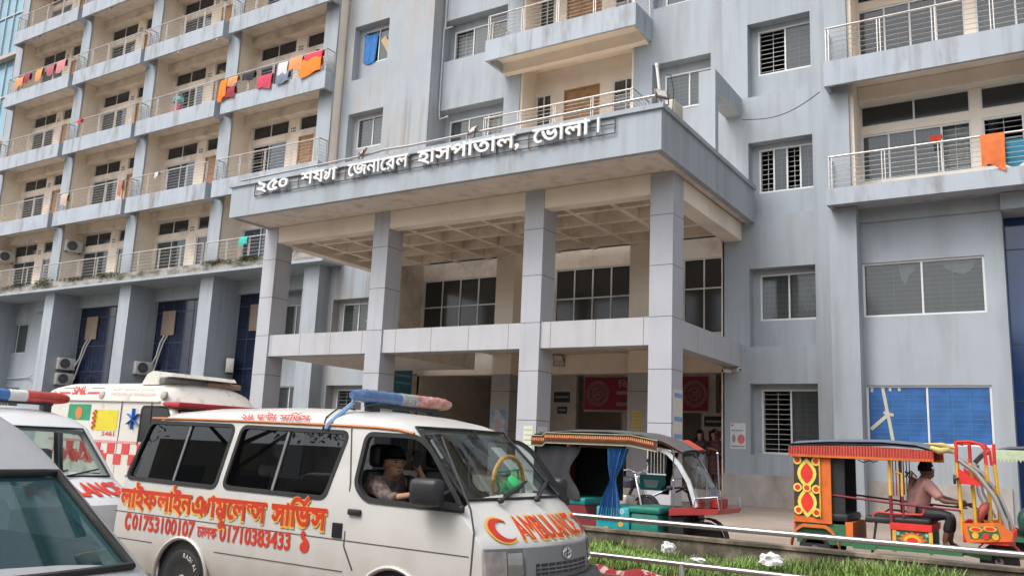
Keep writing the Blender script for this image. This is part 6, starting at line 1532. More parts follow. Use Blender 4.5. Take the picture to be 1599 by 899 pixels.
def figure(par, J, top=None, bottom=None, sleeve=.55, hair='short', face=(0, -1, 0), dress=None, feet=True, bottom_len=1.0, skin_m=None, legs=True):
    # J: pelvis, chest, neck, head, shL, elL, haL, shR, elR, haR, (hipL, knL, anL, toL, hipR, ...)
    V = []; E = []; S = skin_m or SKIN_M
    def add(p, r, par_=None):
        V.append((p[0], p[1], p[2], *(r if isinstance(r, tuple) else (r,)))); 
        if par_ is not None: E.append((par_, len(V) - 1))
        return len(V) - 1
    P = {k: Vector(v) for k, v in J.items()}; f = Vector(face).normalized(); side = f.cross(Vector((0, 0, 1))).normalized()
    pel = add(P['pelvis'], .115); mid = add(P['pelvis'].lerp(P['chest'], .5), .105, pel); ch = add(P['chest'], .12, mid); nk = add(P['neck'], .062, ch)
    hd = P['head']; jaw = add(hd - Vector((0, 0, .07)) + f * .022, .070, nk); h1 = add(hd + Vector((0, 0, .0)) - f * .006, .104, jaw); h2 = add(hd + Vector((0, 0, .062)) - f * .014, .084, h1)
    add(hd + f * .112 - Vector((0, 0, .022)), .014, h1); add(hd + f * .09 - Vector((0, 0, .085)), .022, jaw)
    for s in (-1, 1): add(hd + side * s * .098 - Vector((0, 0, .015)), .016, h1)
    for sd in 'LR':
        if 'sh' + sd not in P: continue
        a = add(P['sh' + sd], .058, ch); u = add(P['sh' + sd].lerp(P['el' + sd], .5), .046, a); e = add(P['el' + sd], .038, u); w_ = P['ha' + sd]
        wr = add(P['el' + sd].lerp(w_, .88), .026, e); d = (w_ - P['el' + sd]).normalized(); pm = add(w_ + d * .035, (.028, .02), wr)
        n = d.cross(f); 
        if n.length < .2: n = d.cross(side)
        n.normalize(); curl = n.cross(d).normalized()
        for q, (off, ln) in enumerate(((-.026, .062), (-.009, .074), (.009, .07), (.026, .055))):
            k1 = add(w_ + d * .065 + n * off, .0095, pm); k2 = add(w_ + d * (.065 + ln * .55) + n * off * 1.1 + curl * .012, .0085, k1); add(w_ + d * (.065 + ln * .9) + n * off * 1.1 + curl * .036, .007, k2)
        t1 = add(w_ + d * .03 - n * .036 + curl * .012, .0105, pm); add(w_ + d * .06 - n * .046 + curl * .026, .0085, t1)
    if legs:
        for sd in 'LR':
            a = add(P['hip' + sd], .088, pel); b = add(P['kn' + sd], .056, a); c = add(P['kn' + sd].lerp(P['an' + sd], .35), .054, b); d = add(P['an' + sd], .036, c)
            add(P['an' + sd] + (P['to' + sd] - P['an' + sd]) * .5, (.042, .03), d); add(P['to' + sd], (.042, .02), len(V) - 1)
    body = skin('body', V, E, S, par, root=pel)
    if top:
        V2 = []; E2 = []
        def a2(p, r, q=None):
            V2.append((p[0], p[1], p[2], *(r if isinstance(r, tuple) else (r,))))
            if q is not None: E2.append((q, len(V2) - 1))
            return len(V2) - 1
        p0 = a2(P['pelvis'] - (P['chest'] - P['pelvis']) * .22, .150); p1 = a2(P['pelvis'].lerp(P['chest'], .5), .148, p0); p2 = a2(P['chest'], .168, p1); a2(P['chest'].lerp(P['neck'], .72), .100, p2)
        for sd in 'LR':
            if 'sh' + sd not in P: continue
            q = a2(P['sh' + sd], .092, p2); m_ = a2(P['sh' + sd].lerp(P['el' + sd], .55), .074, q)
            if sleeve > .9: m_ = a2(P['el' + sd], .056, m_); a2(P['el' + sd].lerp(P['ha' + sd], min(.8, sleeve - .9 + .2)), .046, m_)
            else: a2(P['sh' + sd].lerp(P['el' + sd], .9), .074, m_)
        skin('shirt', V2, E2, top, par, root=1)
    if bottom and legs:
        V3 = [(*P['pelvis'], .138)]; E3 = []
        for sd in 'LR':
            i = len(V3); V3 += [(*P['hip' + sd], .108), (*P['kn' + sd], .077), (*P['kn' + sd].lerp(P['an' + sd], .80 * bottom_len), .062)]; E3 += [(0, i), (i, i + 1), (i + 1, i + 2)]
        skin('trousers', V3, E3, bottom, par)
    if hair:
        m = MB(); n, k = 20, 12; c = hd + Vector((0, 0, .024)) - f * .012; ids = {}; R_ = .116
        vs = []; fs = []
        for i in range(k + 1):
            t = math.pi * i / k
            for j in range(n):
                q = 2 * math.pi * j / n; v = Vector((math.sin(t) * math.cos(q), math.sin(t) * math.sin(q), math.cos(t))); vs.append(c + Vector((v.x * R_ * .93, v.y * R_ * .93, v.z * (R_ + .008))) * (1 + .025 * math.sin(j * 5 + i * 3) - .10 * max(0, v.dot(f)) * max(0, 1 - abs(v.z) * 1.2) - .06 * max(0, -v.z)))
        for i in range(k):
            for j in range(n):
                ce = (vs[i * n + j] + vs[(i + 1) * n + (j + 1) % n]) / 2 - c; u = ce.normalized()
                lim = 0
                if u.z > .34 + .10 * math.sin(j * 2.7) - .25 * max(0, -u.dot(f)) or (u.dot(f) < .15 and u.z > (-.42 if hair == 'short' else -.95)): fs.append((i * n + j, (i + 1) * n + j, (i + 1) * n + (j + 1) % n, i * n + (j + 1) % n))
        m.add(vs, fs); h = m.build('hair', HAIR_M, par, smooth=80)
    if hair != 'none':
        m = MB()
        for s in (-1, 1):
            p = hd + f * .088 + side * s * .034 + Vector((0, 0, .010)); m.ball(tuple(p), .011, .011, .006, 8, 6); m.bar(p + Vector((0, 0, .020)) - side * .017, p + Vector((0, 0, .021)) + side * .017, .006)
        m.build('eyes', HAIR_M, par)
        m = MB(); p = hd + f * .090 - Vector((0, 0, .062)); m.ball(tuple(p), .018, .018, .006, 8, 6); m.build('mouth', flat('lips', (0.20, 0.07, 0.05)), par)
    return body
CAMO = mat('camouflage_shirt', (0.075, 0.048, 0.043), 0.85, 0.25, 14, dirt=0.9, dirt_col=(0.17, 0.125, 0.11), dscale=(13, 13, 13), dlo=0.48, dhi=0.54)
# driver of the lettered van, phone held up to his mouth
DP = Vector((-5.0, 5.95, 0.78)); dr = thing('person', 'man in a mottled brown shirt at the wheel of the lettered van, holding a phone', 'person', DP)
z0 = DP.z
figure(dr, dict(pelvis=(-.10, 0, .16), chest=(-.06, 0, .44), neck=(-.01, -.005, .585), head=(.03, -.02, .705), shR=(-.06, -.19, .53), elR=(.24, -.31, .42), haR=(.50, -.30, .47), shL=(.0, .19, .54), elL=(.27, .20, .45), haL=(.19, .12, .655),
    hipL=(-.05, .10, .14), knL=(.36, .12, .22), anL=(.46, .12, -.16), toL=(.60, .12, -.20), hipR=(-.05, -.10, .14), knR=(.36, -.12, .22), anR=(.46, -.12, -.16), toR=(.60, -.12, -.20)),
    top=CAMO, bottom=flat('dark_trousers', (0.03, 0.03, 0.035)), sleeve=1.1, face=(.92, -.38, -.05))
ph = MB(); ph.rbox(-4.86, -4.78, 6.00, 6.03, 1.46, 1.60, .008)
p_ = solo('phone', ph, M['black'], 'black phone in the raised hand of the van driver', 'phone'); p_.rotation_euler = (0, R(18), R(20))
# rickshaw driver seen from behind his left shoulder
PINK = mat('pink_shirt', (0.50, 0.26, 0.235), 0.85, 0.1, 8, dirt=0.5, dirt_col=(0.33, 0.15, 0.13), dscale=(6, 6, 6))
rd = thing('person', 'barefoot man in a pink shirt driving the painted rickshaw', 'person', (-1.85, 13.45, .90))
figure(rd, dict(pelvis=(.02, 0, .12), chest=(.06, .02, .42), neck=(.10, .05, .58), head=(.155, .08, .695), shR=(.19, -.15, .51), elR=(.38, -.24, .30), haR=(.54, -.22, .29), shL=(-.05, .20, .52), elL=(.20, .36, .36), haL=(.48, .30, .30),
    hipL=(.08, .10, .10), knL=(.44, .16, .10), anL=(.40, .14, -.26), toL=(.52, .14, -.32), hipR=(.10, -.08, .10), knR=(.46, -.15, .12), anR=(.36, -.14, -.26), toR=(.48, -.16, -.32)),
    top=PINK, bottom=flat('black_trousers', (0.018, 0.018, 0.022)), sleeve=.6, face=(.78, .62, 0), bottom_len=.85, skin_m=flat('skin_dark', (0.17, 0.085, 0.05), .55, .1, 12))
m = MB(); c = Vector((-1.98, 13.32, 1.42))
# two women waiting at the entrance, three people further in
def robed(name, label, base, rz, h, robe, shawl, lower, face=(0, -1, 0)):
    t = thing(name, label, 'person', base, rz); k = h / 1.6
    S_ = lambda *p: tuple(x * k for x in p)
    figure(t, dict(pelvis=S_(0, 0, .88), chest=S_(0, 0, 1.16), neck=S_(0, 0, 1.35), head=S_(0, -.02, 1.48), shL=S_(.16, 0, 1.27), elL=S_(.22, -.06, 1.02), haL=S_(.05, -.19, 1.08), shR=S_(-.16, 0, 1.27), elR=S_(-.22, -.06, 1.02), haR=S_(-.04, -.20, 1.02),
        hipL=S_(.08, 0, .84), knL=S_(.09, -.01, .46), anL=S_(.09, .01, .08), toL=S_(.10, -.12, .03), hipR=S_(-.08, 0, .84), knR=S_(-.09, -.01, .46), anR=S_(-.09, .01, .08), toR=S_(-.10, -.12, .03)), top=shawl, bottom=lower, sleeve=1.05, hair='long', face=face)
    m = MB(); n = 24; rows = [(1.02, .155, .125), (.85, .17, .14), (.62, .19, .16), (.40, .21, .175)]; vs = []
    for z, a, b in rows:
        for j in range(n):
            q = 2 * math.pi * j / n; g_ = 1 + .05 * math.sin(q * 6 + z * 3); vs.append((a * g_ * math.cos(q) * k, b * g_ * math.sin(q) * k, z * k))
    m.add(vs, [(i * n + j, i * n + (j + 1) % n, (i + 1) * n + (j + 1) % n, (i + 1) * n + j) for i in range(len(rows) - 1) for j in range(n)]); m.build('dress', robe, t, smooth=70)
    m = MB(); vs = []; rows = [(1.60, .05, .05), (1.57, .11, .115), (1.48, .125, .13), (1.38, .12, .12), (1.30, .19, .14), (1.12, .235, .165), (.98, .22, .17)]; fs = []; n = 28
    for z, a, b in rows:
        for j in range(n):
            q = R(-90) + R(42) + R(276) * j / (n - 1); vs.append((a * math.cos(q) * k, b * math.sin(q) * k - .01, z * k))
    m.add(vs, [(i * n + j, i * n + j + 1, (i + 1) * n + j + 1, (i + 1) * n + j) for i in range(len(rows) - 1) for j in range(n - 1)]); m.build('headscarf', shawl, t, smooth=70)
    return t
robed('person', 'woman in a pale green dress and dark shawl standing in the hospital entrance', (-8.72, 23.55, .78), R(12), 1.6, flat('pale_green_dress', (0.30, 0.36, 0.31)), flat('dark_shawl', (0.035, 0.02, 0.025)), flat('pale_trousers', (0.35, 0.38, 0.36)))
WV = mat('striped_maroon_wrap', (0.10, 0.035, 0.04), 0.9, .2, 10, dirt=.6, dirt_col=(0.20, 0.10, 0.09), dscale=(1, 1, 22), dlo=.5, dhi=.55)
robed('person', 'woman wrapped in a maroon striped shawl standing in the hospital entrance', (-8.36, 23.75, .78), R(-20), 1.63, WV, WV, WV)
robed('person', 'person with a black head covering just inside the entrance behind the dark canopy', (-11.1, 23.9, .78), R(20), 1.55, flat('black_robe', (0.02, 0.02, 0.022)), flat('black_robe', (0.02, 0.02, 0.022)), flat('black_robe', (0.02, 0.02, 0.022)))
robed('person', 'woman in a turquoise top and pink skirt standing on the third balcony from the left', (-32.9, 22.55, 15.36), R(35), 1.5, flat('pink_skirt', (0.50, 0.08, 0.13)), flat('turquoise_top', (0.06, 0.42, 0.45)), flat('pink_skirt', (0.50, 0.08, 0.13)))
robed('person', 'dark haired woman in red leaning at the end of the laundry balcony', (-24.2, 22.5, 15.36), R(60), 1.52, flat('red_dress', (0.45, 0.03, 0.03)), flat('black_hairveil', (0.015, 0.013, 0.014)), flat('red_dress', (0.45, 0.03, 0.03)))

# ================================================================ RAILING, GRASS, LITTER
def fence():
    rl = thing('pipe_railing', 'two-bar stainless steel pipe railing along the grass strip in front of the rickshaws', 'railing', (0, 8.5, 0.2))
    for z in (.97, .588):
        m = MB(); m.tube([(-12.6, 0, z - .2), (-6, 0, z - .198), (0, 0, z - .2), (13.5, 0, z - .2)], .027, 12); m.build('rail', M['steel'], rl, smooth=50)
    for x in (-12.2, -9.7, -7.2, -3.33, 1.0, 4.8, 8.6, 12.4):
        m = MB(); m.tube([(x, 0, 0), (x, 0, .39)], .03, 10); m.build('post', M['steel_dull'], rl, smooth=50)
fence()
def make_grass():
    random.seed(3); vs = []; fs = []
    def soil(x, y): return 0.34 + 0.05 * math.sin(x * 1.7 + y) + 0.04 * math.sin(y * 3.1 + x * 0.6) + 0.02 * (y - 8.56) / 2.64
    for i in range(34000):
        x = random.uniform(-8.8, 1.6); y = 8.62 + 2.52 * random.random() ** .9
        tuft = .5 + .5 * math.sin(x * 2.3 + 1.1 * math.sin(y * 2.7)) * math.sin(y * 1.9 + x * .8)
        left = max(0, min(1, (x + 6.2) / 2.5))
        if random.random() > .50 + .5 * tuft: continue
        h = (.055 + .05 * random.random()) * (1 - left) + left * (.06 + .15 * random.random() * (.3 + .7 * tuft))
        if left < .5 and random.random() < .5: h *= .6
        a = random.uniform(0, 6.283); b = random.uniform(.15, .9) * h; w = random.uniform(.004, .009) * (1 if left > .4 else 1.7)
        z = soil(x, y) - .01; dx, dy = math.cos(a), math.sin(a); n = len(vs)
        vs += [(x - dy * w, y + dx * w, z), (x + dy * w, y - dx * w, z), (x + dx * b * .35 - dy * w * .8, y + dy * b * .35 + dx * w * .8, z + h * .62), (x + dx * b * .35 + dy * w * .8, y + dy * b * .35 - dx * w * .8, z + h * .62), (x + dx * b, y + dy * b, z + h)]
        fs += [(n, n + 1, n + 3, n + 2), (n + 2, n + 3, n + 4)]
    me = bpy.data.meshes.new('grass'); me.from_pydata(vs, [], fs)
    g = mat('grass_blades', (0.15, 0.26, 0.045), 0.6, 0.5, 1.4, dirt=0.45, dirt_col=(0.24, 0.25, 0.08), dscale=(9, 9, 9), dlo=0.45, dhi=0.6)
    b = [n for n in g.node_tree.nodes if n.type == 'BSDF_PRINCIPLED'][0]
    o = link_mesh('grass', me, g); tag(o, 'rough green grass growing in the strip between railing and low wall', 'grass', kind='stuff')
make_grass()
def crumple(c, s, seed):
    random.seed(seed); m = MB(); bm = bmesh.new(); bmesh.ops.create_icosphere(bm, subdivisions=4, radius=1)
    for v in bm.verts:
        p = v.co.copy(); k = 1 + .25 * math.sin(p.x * 5 + seed) * math.sin(p.y * 6 + p.z * 4) + .13 * abs(math.sin(p.x * 11 + p.z * 9)) * math.sin(p.y * 13 + seed) + random.uniform(-.03, .03); v.co = Vector((p.x * s[0] * k, p.y * s[1] * k, max(-.4, p.z) * s[2] * k))
    bm.verts.index_update(); m.add([(v.co.x + c[0], v.co.y + c[1], v.co.z + c[2]) for v in bm.verts], [[v.index for v in f.verts] for f in bm.faces]); bm.free(); return m
PB = flat('white_polythene', (0.66, 0.65, 0.63), 0.4, .12, 20)
solo('plastic_bag', crumple((-4.40, 10.75, .47), (.085, .075, .09), 1), PB, 'crumpled white plastic bag in the grass, left of the three scraps', 'plastic bag')
solo('plastic_bag', crumple((-3.85, 10.35, .42), (.09, .07, .035), 2), PB, 'flat torn scrap of white plastic half hidden in the grass between two bags', 'plastic bag')
solo('plastic_bag', crumple((-3.0, 10.45, .49), (.13, .10, .085), 5), PB, 'large white plastic bag in the tall grass, nearest the painted rickshaw', 'plastic bag')
m = MB(); n = 30; vs = []
for i in range(n + 1):
    for j in range(9):
        u = i / n; v = j / 8; x = -4.75 + 1.35 * u; vs.append((x, 8.42 + .14 * v - .01 * math.sin(u * 30) * (1 - v), .425 + .06 * math.sin(v * math.pi) + .02 * math.sin(u * 17 + v * 3) - .10 * (1 - v) ** 3))
m.add(vs, [(i * 9 + j, i * 9 + j + 1, (i + 1) * 9 + j + 1, (i + 1) * 9 + j) for i in range(n) for j in range(8)])
solo('cloth', m, mat('red_patterned_cloth', (0.30, 0.025, 0.03), 0.9, .2, 8, dirt=.9, dirt_col=(0.55, 0.42, 0.38), dscale=(9, 9, 9), dlo=.52, dhi=.56), 'dirty red and white patterned cloth lying on the kerb below the railing', 'cloth', smooth=60)
random.seed(11)
# ================================================================ AIR CONDITIONERS
def aircon(x, y, z, rz, label, fan_mt='black'):
    t = thing('air_conditioner', label, 'air conditioner', (x, y, z), rz, 'air conditioner units on the left wing')
    m = MB(); m.rbox(-.40, .40, -.15, .15, .04, .60, .02); m.build('casing', flat('ac_white', (0.52, 0.51, 0.47), dirt=.5, dirt_col=(0.25, 0.2, 0.15), dscale=(3, 3, 3)), t, smooth=40)
    m = MB(); c = (-.08, -.153, .33)
    m.lathe(c, (0, -1, 0), [(.235, 0), (.235, .012), (.215, .014), (.21, .002), (0.001, .001)], 26)
    for k in range(1, 6): m.tube([(c[0] + .04 * k * math.cos(q), c[1] - .008, c[2] + .04 * k * math.sin(q)) for q in [2 * math.pi * i / 18 for i in range(18)]], .004, 4, closed=True)
    m.lathe((c[0], c[1] - .004, c[2]), (0, -1, 0), [(.06, 0), (.05, .012), (.001, .014)], 14); m.build('fan_grille', flat('ac_fan', (0.10, 0.10, 0.10)), t)
    m = MB(); m.box(-.34, -.28, -.16, .20, 0, .038); m.box(.28, .34, -.16, .20, 0, .038); m.build('bracket', M['rust'], t)
aircon(-40.36, 23.3, 4.40, R(80), 'outdoor air conditioner on the first blue-grey column from the left, upper of two'); aircon(-40.36, 23.3, 3.68, R(80), 'outdoor air conditioner low on the first column from the left, under another one')
aircon(-34.33, 23.35, 4.12, R(80), 'outdoor air conditioner alone on the second column beside the blue glazed bay')
aircon(-28.72, 23.45, 4.15, R(-38), 'outdoor air conditioner seen edge-on on the last column of the left wing')
aircon(-40.65, 23.05, 10.15, R(72), 'outdoor air conditioner hung on a cream partition above the mossy ledge'); aircon(-46.9, 23.05, 10.15, R(72), 'outdoor air conditioner high at the far left edge above the mossy ledge')
BR = flat('plywood', (0.25, 0.185, 0.135), 0.8, .12, 4)
for i, (xa, xb) in enumerate(((-40.85, -39.75), (-34.75, -33.85), (-29.75, -28.3))):
    lab = ('brown board fixed over the first blue glazed bay from the left', 'brown board fixed over the second blue glazed bay', 'brown board over the third blue glazed bay, cut off by a portico column')[i]
    dx = (-.15, -.15, 1.3)[i]
    xa, xb = ((-39.95, -39.05), (-34.05, -33.15), (-28.25, -27.45))[i]
    m = MB(); m.box(xa, xb, 23.83, 23.875, 5.95, 7.05); solo('wall_board', m, BR, lab, 'board', group='boards on the blue glazing')
    if i < 2:
        for k, off in enumerate((0, .22)):
            m = MB(); xs = xa + .3 + off; e = (-40.2, -34.2)[i]
            m.tube([(xs, 23.83, 5.95), (xs - .15, 23.76, 5.6), ((xs + e) / 2, 23.7, 5.0 - .1 * k), (e + .12, 23.65, 4.75 - .7 * k), (e, 23.65, 4.62 - .7 * k)], .045 - .01 * k, 8)
            solo('drain_hose', m, flat('grey_hose', (0.42, 0.42, 0.40)), '%s hose from the brown board in the %s blue bay' % (('thick grey', 'thin grey')[k], ('first', 'second')[i]), 'hose', smooth=60)
# ================================================================ LAUNDRY AND SMALL THINGS ON THE BALCONIES
def laundry(x, w, zt, h, c, label, y=21.985, name='laundry', seed=0):
    random.seed(seed); m = MB(); n, k = 10, 8; vs = []
    for s in (0, 1):
        for i in range(n + 1):
            for j in range(k + 1):
                u = i / n; v = j / k; hh = h * (1 + .12 * math.sin(u * 4 + seed)) * (1 if s == 0 else .55)
                vs.append((x + w * (u - .5) * (1 + .08 * v * math.sin(seed)), y + (-.02 if s == 0 else .13) - .02 * math.sin(u * 9 + seed) * v + (.05 if s == 0 else -.05) * (1 - v) ** 4, zt - hh * v))
    o = (n + 1) * (k + 1)
    fs = [(q * o + i * (k + 1) + j, q * o + (i + 1) * (k + 1) + j, q * o + (i + 1) * (k + 1) + j + 1, q * o + i * (k + 1) + j + 1) for q in (0, 1) for i in range(n) for j in range(k)]
    fs += [(i * (k + 1), (i + 1) * (k + 1), o + (i + 1) * (k + 1), o + i * (k + 1)) for i in range(n)]
    m.add(vs, fs); solo(name, m, flat('cloth_%d_%d_%d' % tuple(int(v * 100) for v in c), c, .9, .15, 6), label, 'laundry', smooth=70, group='laundry hung over balcony railings')
OR_ = (0.68, 0.20, 0.02); SO = (0.62, 0.26, 0.10); DR = (0.28, 0.03, 0.045); RD = (0.50, 0.05, 0.09); WH = (0.60, 0.58, 0.56); BK = (0.02, 0.018, 0.02)
for a in ((-23.88, .95, 16.52, .42, (0.62, 0.04, 0.07), 'bright red cloth bundled over the rail at the end of the top laundry balcony', 21.99), (-23.95, 1.05, 16.30, .72, OR_, 'bright orange sheet below the red bundle at the end of the laundry balcony', 21.95),
          (-24.85, .75, 16.50, .55, SO, 'soft orange towel on the laundry balcony, left of the bright orange sheet', 21.97), (-25.55, .55, 16.46, .62, WH, 'white shirt on the laundry balcony, between an orange towel and a red cloth', 21.97), (-25.5, .70, 16.0, .45, (0.16, 0.19, 0.25), 'grey blue garment hanging under the white shirt on the laundry balcony', 21.94),
          (-26.55, .85, 16.12, .62, RD, 'rose red cloth hanging below the rail in the middle of the laundry balcony', 21.95), (-27.6, .75, 16.45, .38, BK, 'black garment slung over the rail of the laundry balcony', 21.97), (-28.72, .72, 16.02, .55, DR, 'dark red cloth at the left end of the laundry balcony under an orange one', 21.95),
          (-28.55, .60, 16.45, .38, SO, 'pale orange cloth over the rail above the dark red cloth', 21.97), (-29.08, .42, 16.40, .90, OR_, 'long orange scarf hanging at the left end of the laundry balcony', 21.93),
          (-42.15, .75, 20.15, .62, (0.52, 0.20, 0.20), 'faded pink cloth at the right end of the far left balcony', 21.96), (-43.1, .62, 20.10, .55, (0.40, 0.10, 0.13), 'dull rose cloth on the far left balcony between pink and orange ones', 21.96), (-44.2, .60, 20.10, .6, SO, 'pale orange cloth in the middle of the far left balcony', 21.96),
          (-45.35, .55, 20.08, .52, DR, 'dark red cloth near the left end of the far left balcony', 21.96), (-46.1, .70, 20.02, .60, (0.62, 0.25, 0.10), 'orange cloth at the left end of the far left balcony', 21.96), (-39.75, .35, 16.56, .22, (0.6, 0.03, 0.05), 'small red cloth on the rail of the second balcony from the left', 21.97),
          (-35.62, .32, 12.85, .75, (0.42, 0.16, 0.11), 'brown orange cloth at the end of the second balcony above the ledge', 21.96), (-40.1, .55, 12.80, .6, (0.50, 0.38, 0.30), 'beige towel on the low second balcony from the left', 21.96), (-33.0, .22, 12.9, .25, (0.58, 0.56, 0.52), 'scrap of white cloth over the low third balcony rail', 21.96),
          (-1.05, .50, 9.36, .85, (0.62, 0.15, 0.04), 'orange garment hanging over the railing of the right balcony', 21.98), (-.62, .40, 9.20, .62, (0.03, 0.20, 0.30), 'blue green cloth on the right balcony railing next to the orange garment', 22.12), (-2.35, .28, 9.95, .16, (0.60, 0.06, 0.03), 'small red cloth hanging inside the right balcony', 23.2),
          (-26.9, .45, 9.40, .35, (0.05, 0.42, 0.36), 'turquoise cloth tied to the ledge railing', 22.0)):
    laundry(a[0], a[1], a[2], a[3], a[4], a[5], a[6], seed=int(abs(a[0] * 10)) % 17)
# hanging green plant on the ledge railing and moss cushions
def leafy(name, label, c, r, n, colr, cat='plant', ls=.07, flat_z=1.0, seed=2):
    random.seed(seed); m = MB()
    for i in range(n):
        d = Vector((random.gauss(0, 1), random.gauss(0, 1), random.gauss(0, 1))).normalized() * (random.random() ** .5); p = Vector(c) + Vector((d.x * r[0], d.y * r[1], d.z * r[2] * flat_z))
        a = Vector((random.uniform(-1, 1), random.uniform(-1, 1), random.uniform(-1, .3))).normalized(); b = a.cross(Vector((random.random(), random.random(), 1))).normalized(); s = ls * random.uniform(.6, 1.3)
        m.add([p - a * s, p + b * s * .45, p + a * s, p - b * s * .45], [(0, 1, 2, 3)])
    solo(name, m, mat(name + '_leaves', colr, .6, .4, 5), label, cat)
leafy('hanging_plant', 'bright green plant hanging from the ledge railing beside the left portico column', (-25.2, 21.98, 8.95), (.16, .12, .38), 130, (0.13, 0.27, 0.03), ls=.12)
for i, (x, w, lab) in enumerate(((-43.2, 1.3, 'mossy clump on the ledge at the far left'), (-41.0, 1.0, 'tall mossy tuft on the ledge near the first partition'), (-38.2, 1.5, 'long brown-green moss mat on the ledge below the hung air conditioner'), (-35.9, 1.0, 'green moss mat on the ledge left of the third bay'), (-28.4, 1.0, 'bright green moss on the ledge before the last bay'), (-26.5, .7, 'small dark moss patch on the ledge by the turquoise cloth'))):
    leafy('moss', lab, (x, 22.0, 8.48), (w, .10, .13 if i != 1 else .28), 420, (0.085, 0.095, 0.025) if i % 2 else (0.11, 0.09, 0.045), 'moss', .05, seed=20 + i)
# floodlights on the canopy, lintel light, cameras
def flood(x, y, z, rz, label, s=.27, tilt=-25):
    t = thing('floodlight', label, 'floodlight', (x, y, z), rz, 'floodlights on the portico'); m = MB(); m.rbox(-s / 2, s / 2, -.03, .03, 0.02, s * .85, .012); m.build('housing', flat('flood_brown', (0.22, 0.16, 0.13)), t).rotation_euler = (R(tilt), 0, 0)
    m = MB(); m.box(-s * .40, s * .40, -.036, -.031, .05, s * .76); m.build('lens', flat('flood_lens', (0.58, 0.55, 0.52), .15), t).rotation_euler = (R(tilt), 0, 0)
    m = MB(); m.bar((-s / 2 - .01, 0, -.12), (-s / 2 - .01, 0, .12), .012, .03); m.bar((s / 2 + .01, 0, -.12), (s / 2 + .01, 0, .12), .012, .03); m.bar((-s / 2 - .01, 0, -.12), (s / 2 + .01, 0, -.12), .03, .012); m.build('bracket', M['rust'], t)
flood(-15.65, 16.42, 9.26, R(-25), 'square floodlight on the portico edge above the left part of the lettering'); flood(-12.0, 16.42, 9.26, R(-20), 'square floodlight on the portico edge above the middle of the lettering'); flood(-6.98, 16.5, 9.26, R(55), 'square floodlight at the right corner of the portico roof', .30)
flood(-13.55, 23.93, 4.42, R(10), 'floodlight under the portico slab against the cream lintel', .34, 35)
def cctv(x, y, z, rz, label):
    t = thing('security_camera', label, 'security camera', (x, y, z), rz); m = MB(); m.rbox(-.05, .05, -.26, .02, -.04, .05, .02); m.build('housing', M['white_plastic'], t, smooth=40)
    m = MB(); m.lathe((0, -.262, 0), (0, -1, 0), [(.035, -.01), (.035, .004), (.001, .004)], 12); m.build('lens', M['black'], t); m = MB(); m.bar((0, .02, 0), (0, .20, .08), .03); m.build('arm', M['white_plastic'], t)
cctv(-19.35, 23.8, 4.05, R(55), 'white security camera on the left jamb of the entrance'); cctv(-7.60, 22.8, 3.95, R(-30), 'white security camera below the right end of the portico beam'); cctv(-7.42, 22.8, 3.98, R(40), 'second white security camera below the portico beam, facing right')
m = MB(); m.tube([(-19.3, 23.9, 4.2), (-19.2, 23.8, 4.35), (-19.05, 23.8, 4.45), (-18.98, 23.8, 4.35), (-19.1, 23.82, 4.2)], .01, 5); solo('loose_cable', m, M['black'], 'loop of loose black cable by the left entrance camera', 'cable')
m = MB(); m.tube([(-7.06, 16.6, 9.11), (-7.10, 16.6, 9.6), (-7.16, 16.6, 10.1)], .035, 8); m.tube([(-7.16, 16.6, 10.08), (-7.16, 16.6, 10.16)], .045, 8); solo('vent_pipe', m, M['white_plastic'], 'thin white pipe leaning at the right corner of the portico roof', 'pipe', smooth=60)
m = MB(); m.tube([(-6.9, 16.9, 9.11), (-6.88, 16.9, 9.6), (-6.95, 16.9, 9.95), (-7.05, 16.9, 10.0)], .012, 6); solo('loose_cable', m, M['black'], 'dark cable rising from the right corner of the portico roof', 'cable')
m = MB(); m.rbox(-7.2, -6.98, 17.2, 17.75, 9.12, 9.55, .05); solo('junction_box', m, flat('ivory_box', (0.5, 0.46, 0.38)), 'ivory box on the right edge of the portico roof', 'box', smooth=40)
m = MB(); m.tube([(-18.40, 23.2, 18.2), (-18.40, 23.2, 16.8), (-18.45, 23.2, 16.7), (-18.46, 23.2, 13.6), (-18.42, 23.2, 13.2), (-18.1, 23.3, 13.3)], .035, 8); m.tube([(-18.42, 23.2, 16.72), (-18.15, 23.3, 16.78)], .03, 8); solo('drain_pipe', m, flat('pipe_grey', (0.48, 0.49, 0.50)), 'pale drain pipe running down the recess beside the stained pilaster', 'pipe', smooth=60)
m = MB(); pts = [(-7.25, 22.93, 11.12)] + [(-7.25 + 2.35 * t, 22.9 - .9 * t, 11.12 - .32 * math.sin(math.pi * t * .9) + .12 * t) for t in [i / 10 for i in range(1, 11)]]; m.tube(pts, .012, 5); solo('wire', m, M['black'], 'thin wire sagging across the wall to the right balcony', 'wire')
m = MB(); m.tube([(-47.9, 23.94, 4.20), (-46.4, 23.93, 4.12), (-44.7, 23.92, 4.18), (-41.4, 22.4, 4.15)], .03, 7); solo('wire', m, flat('pipe_grey', (0.48, 0.49, 0.50)), 'grey cable run along the wall at the far left above the vans', 'wire')
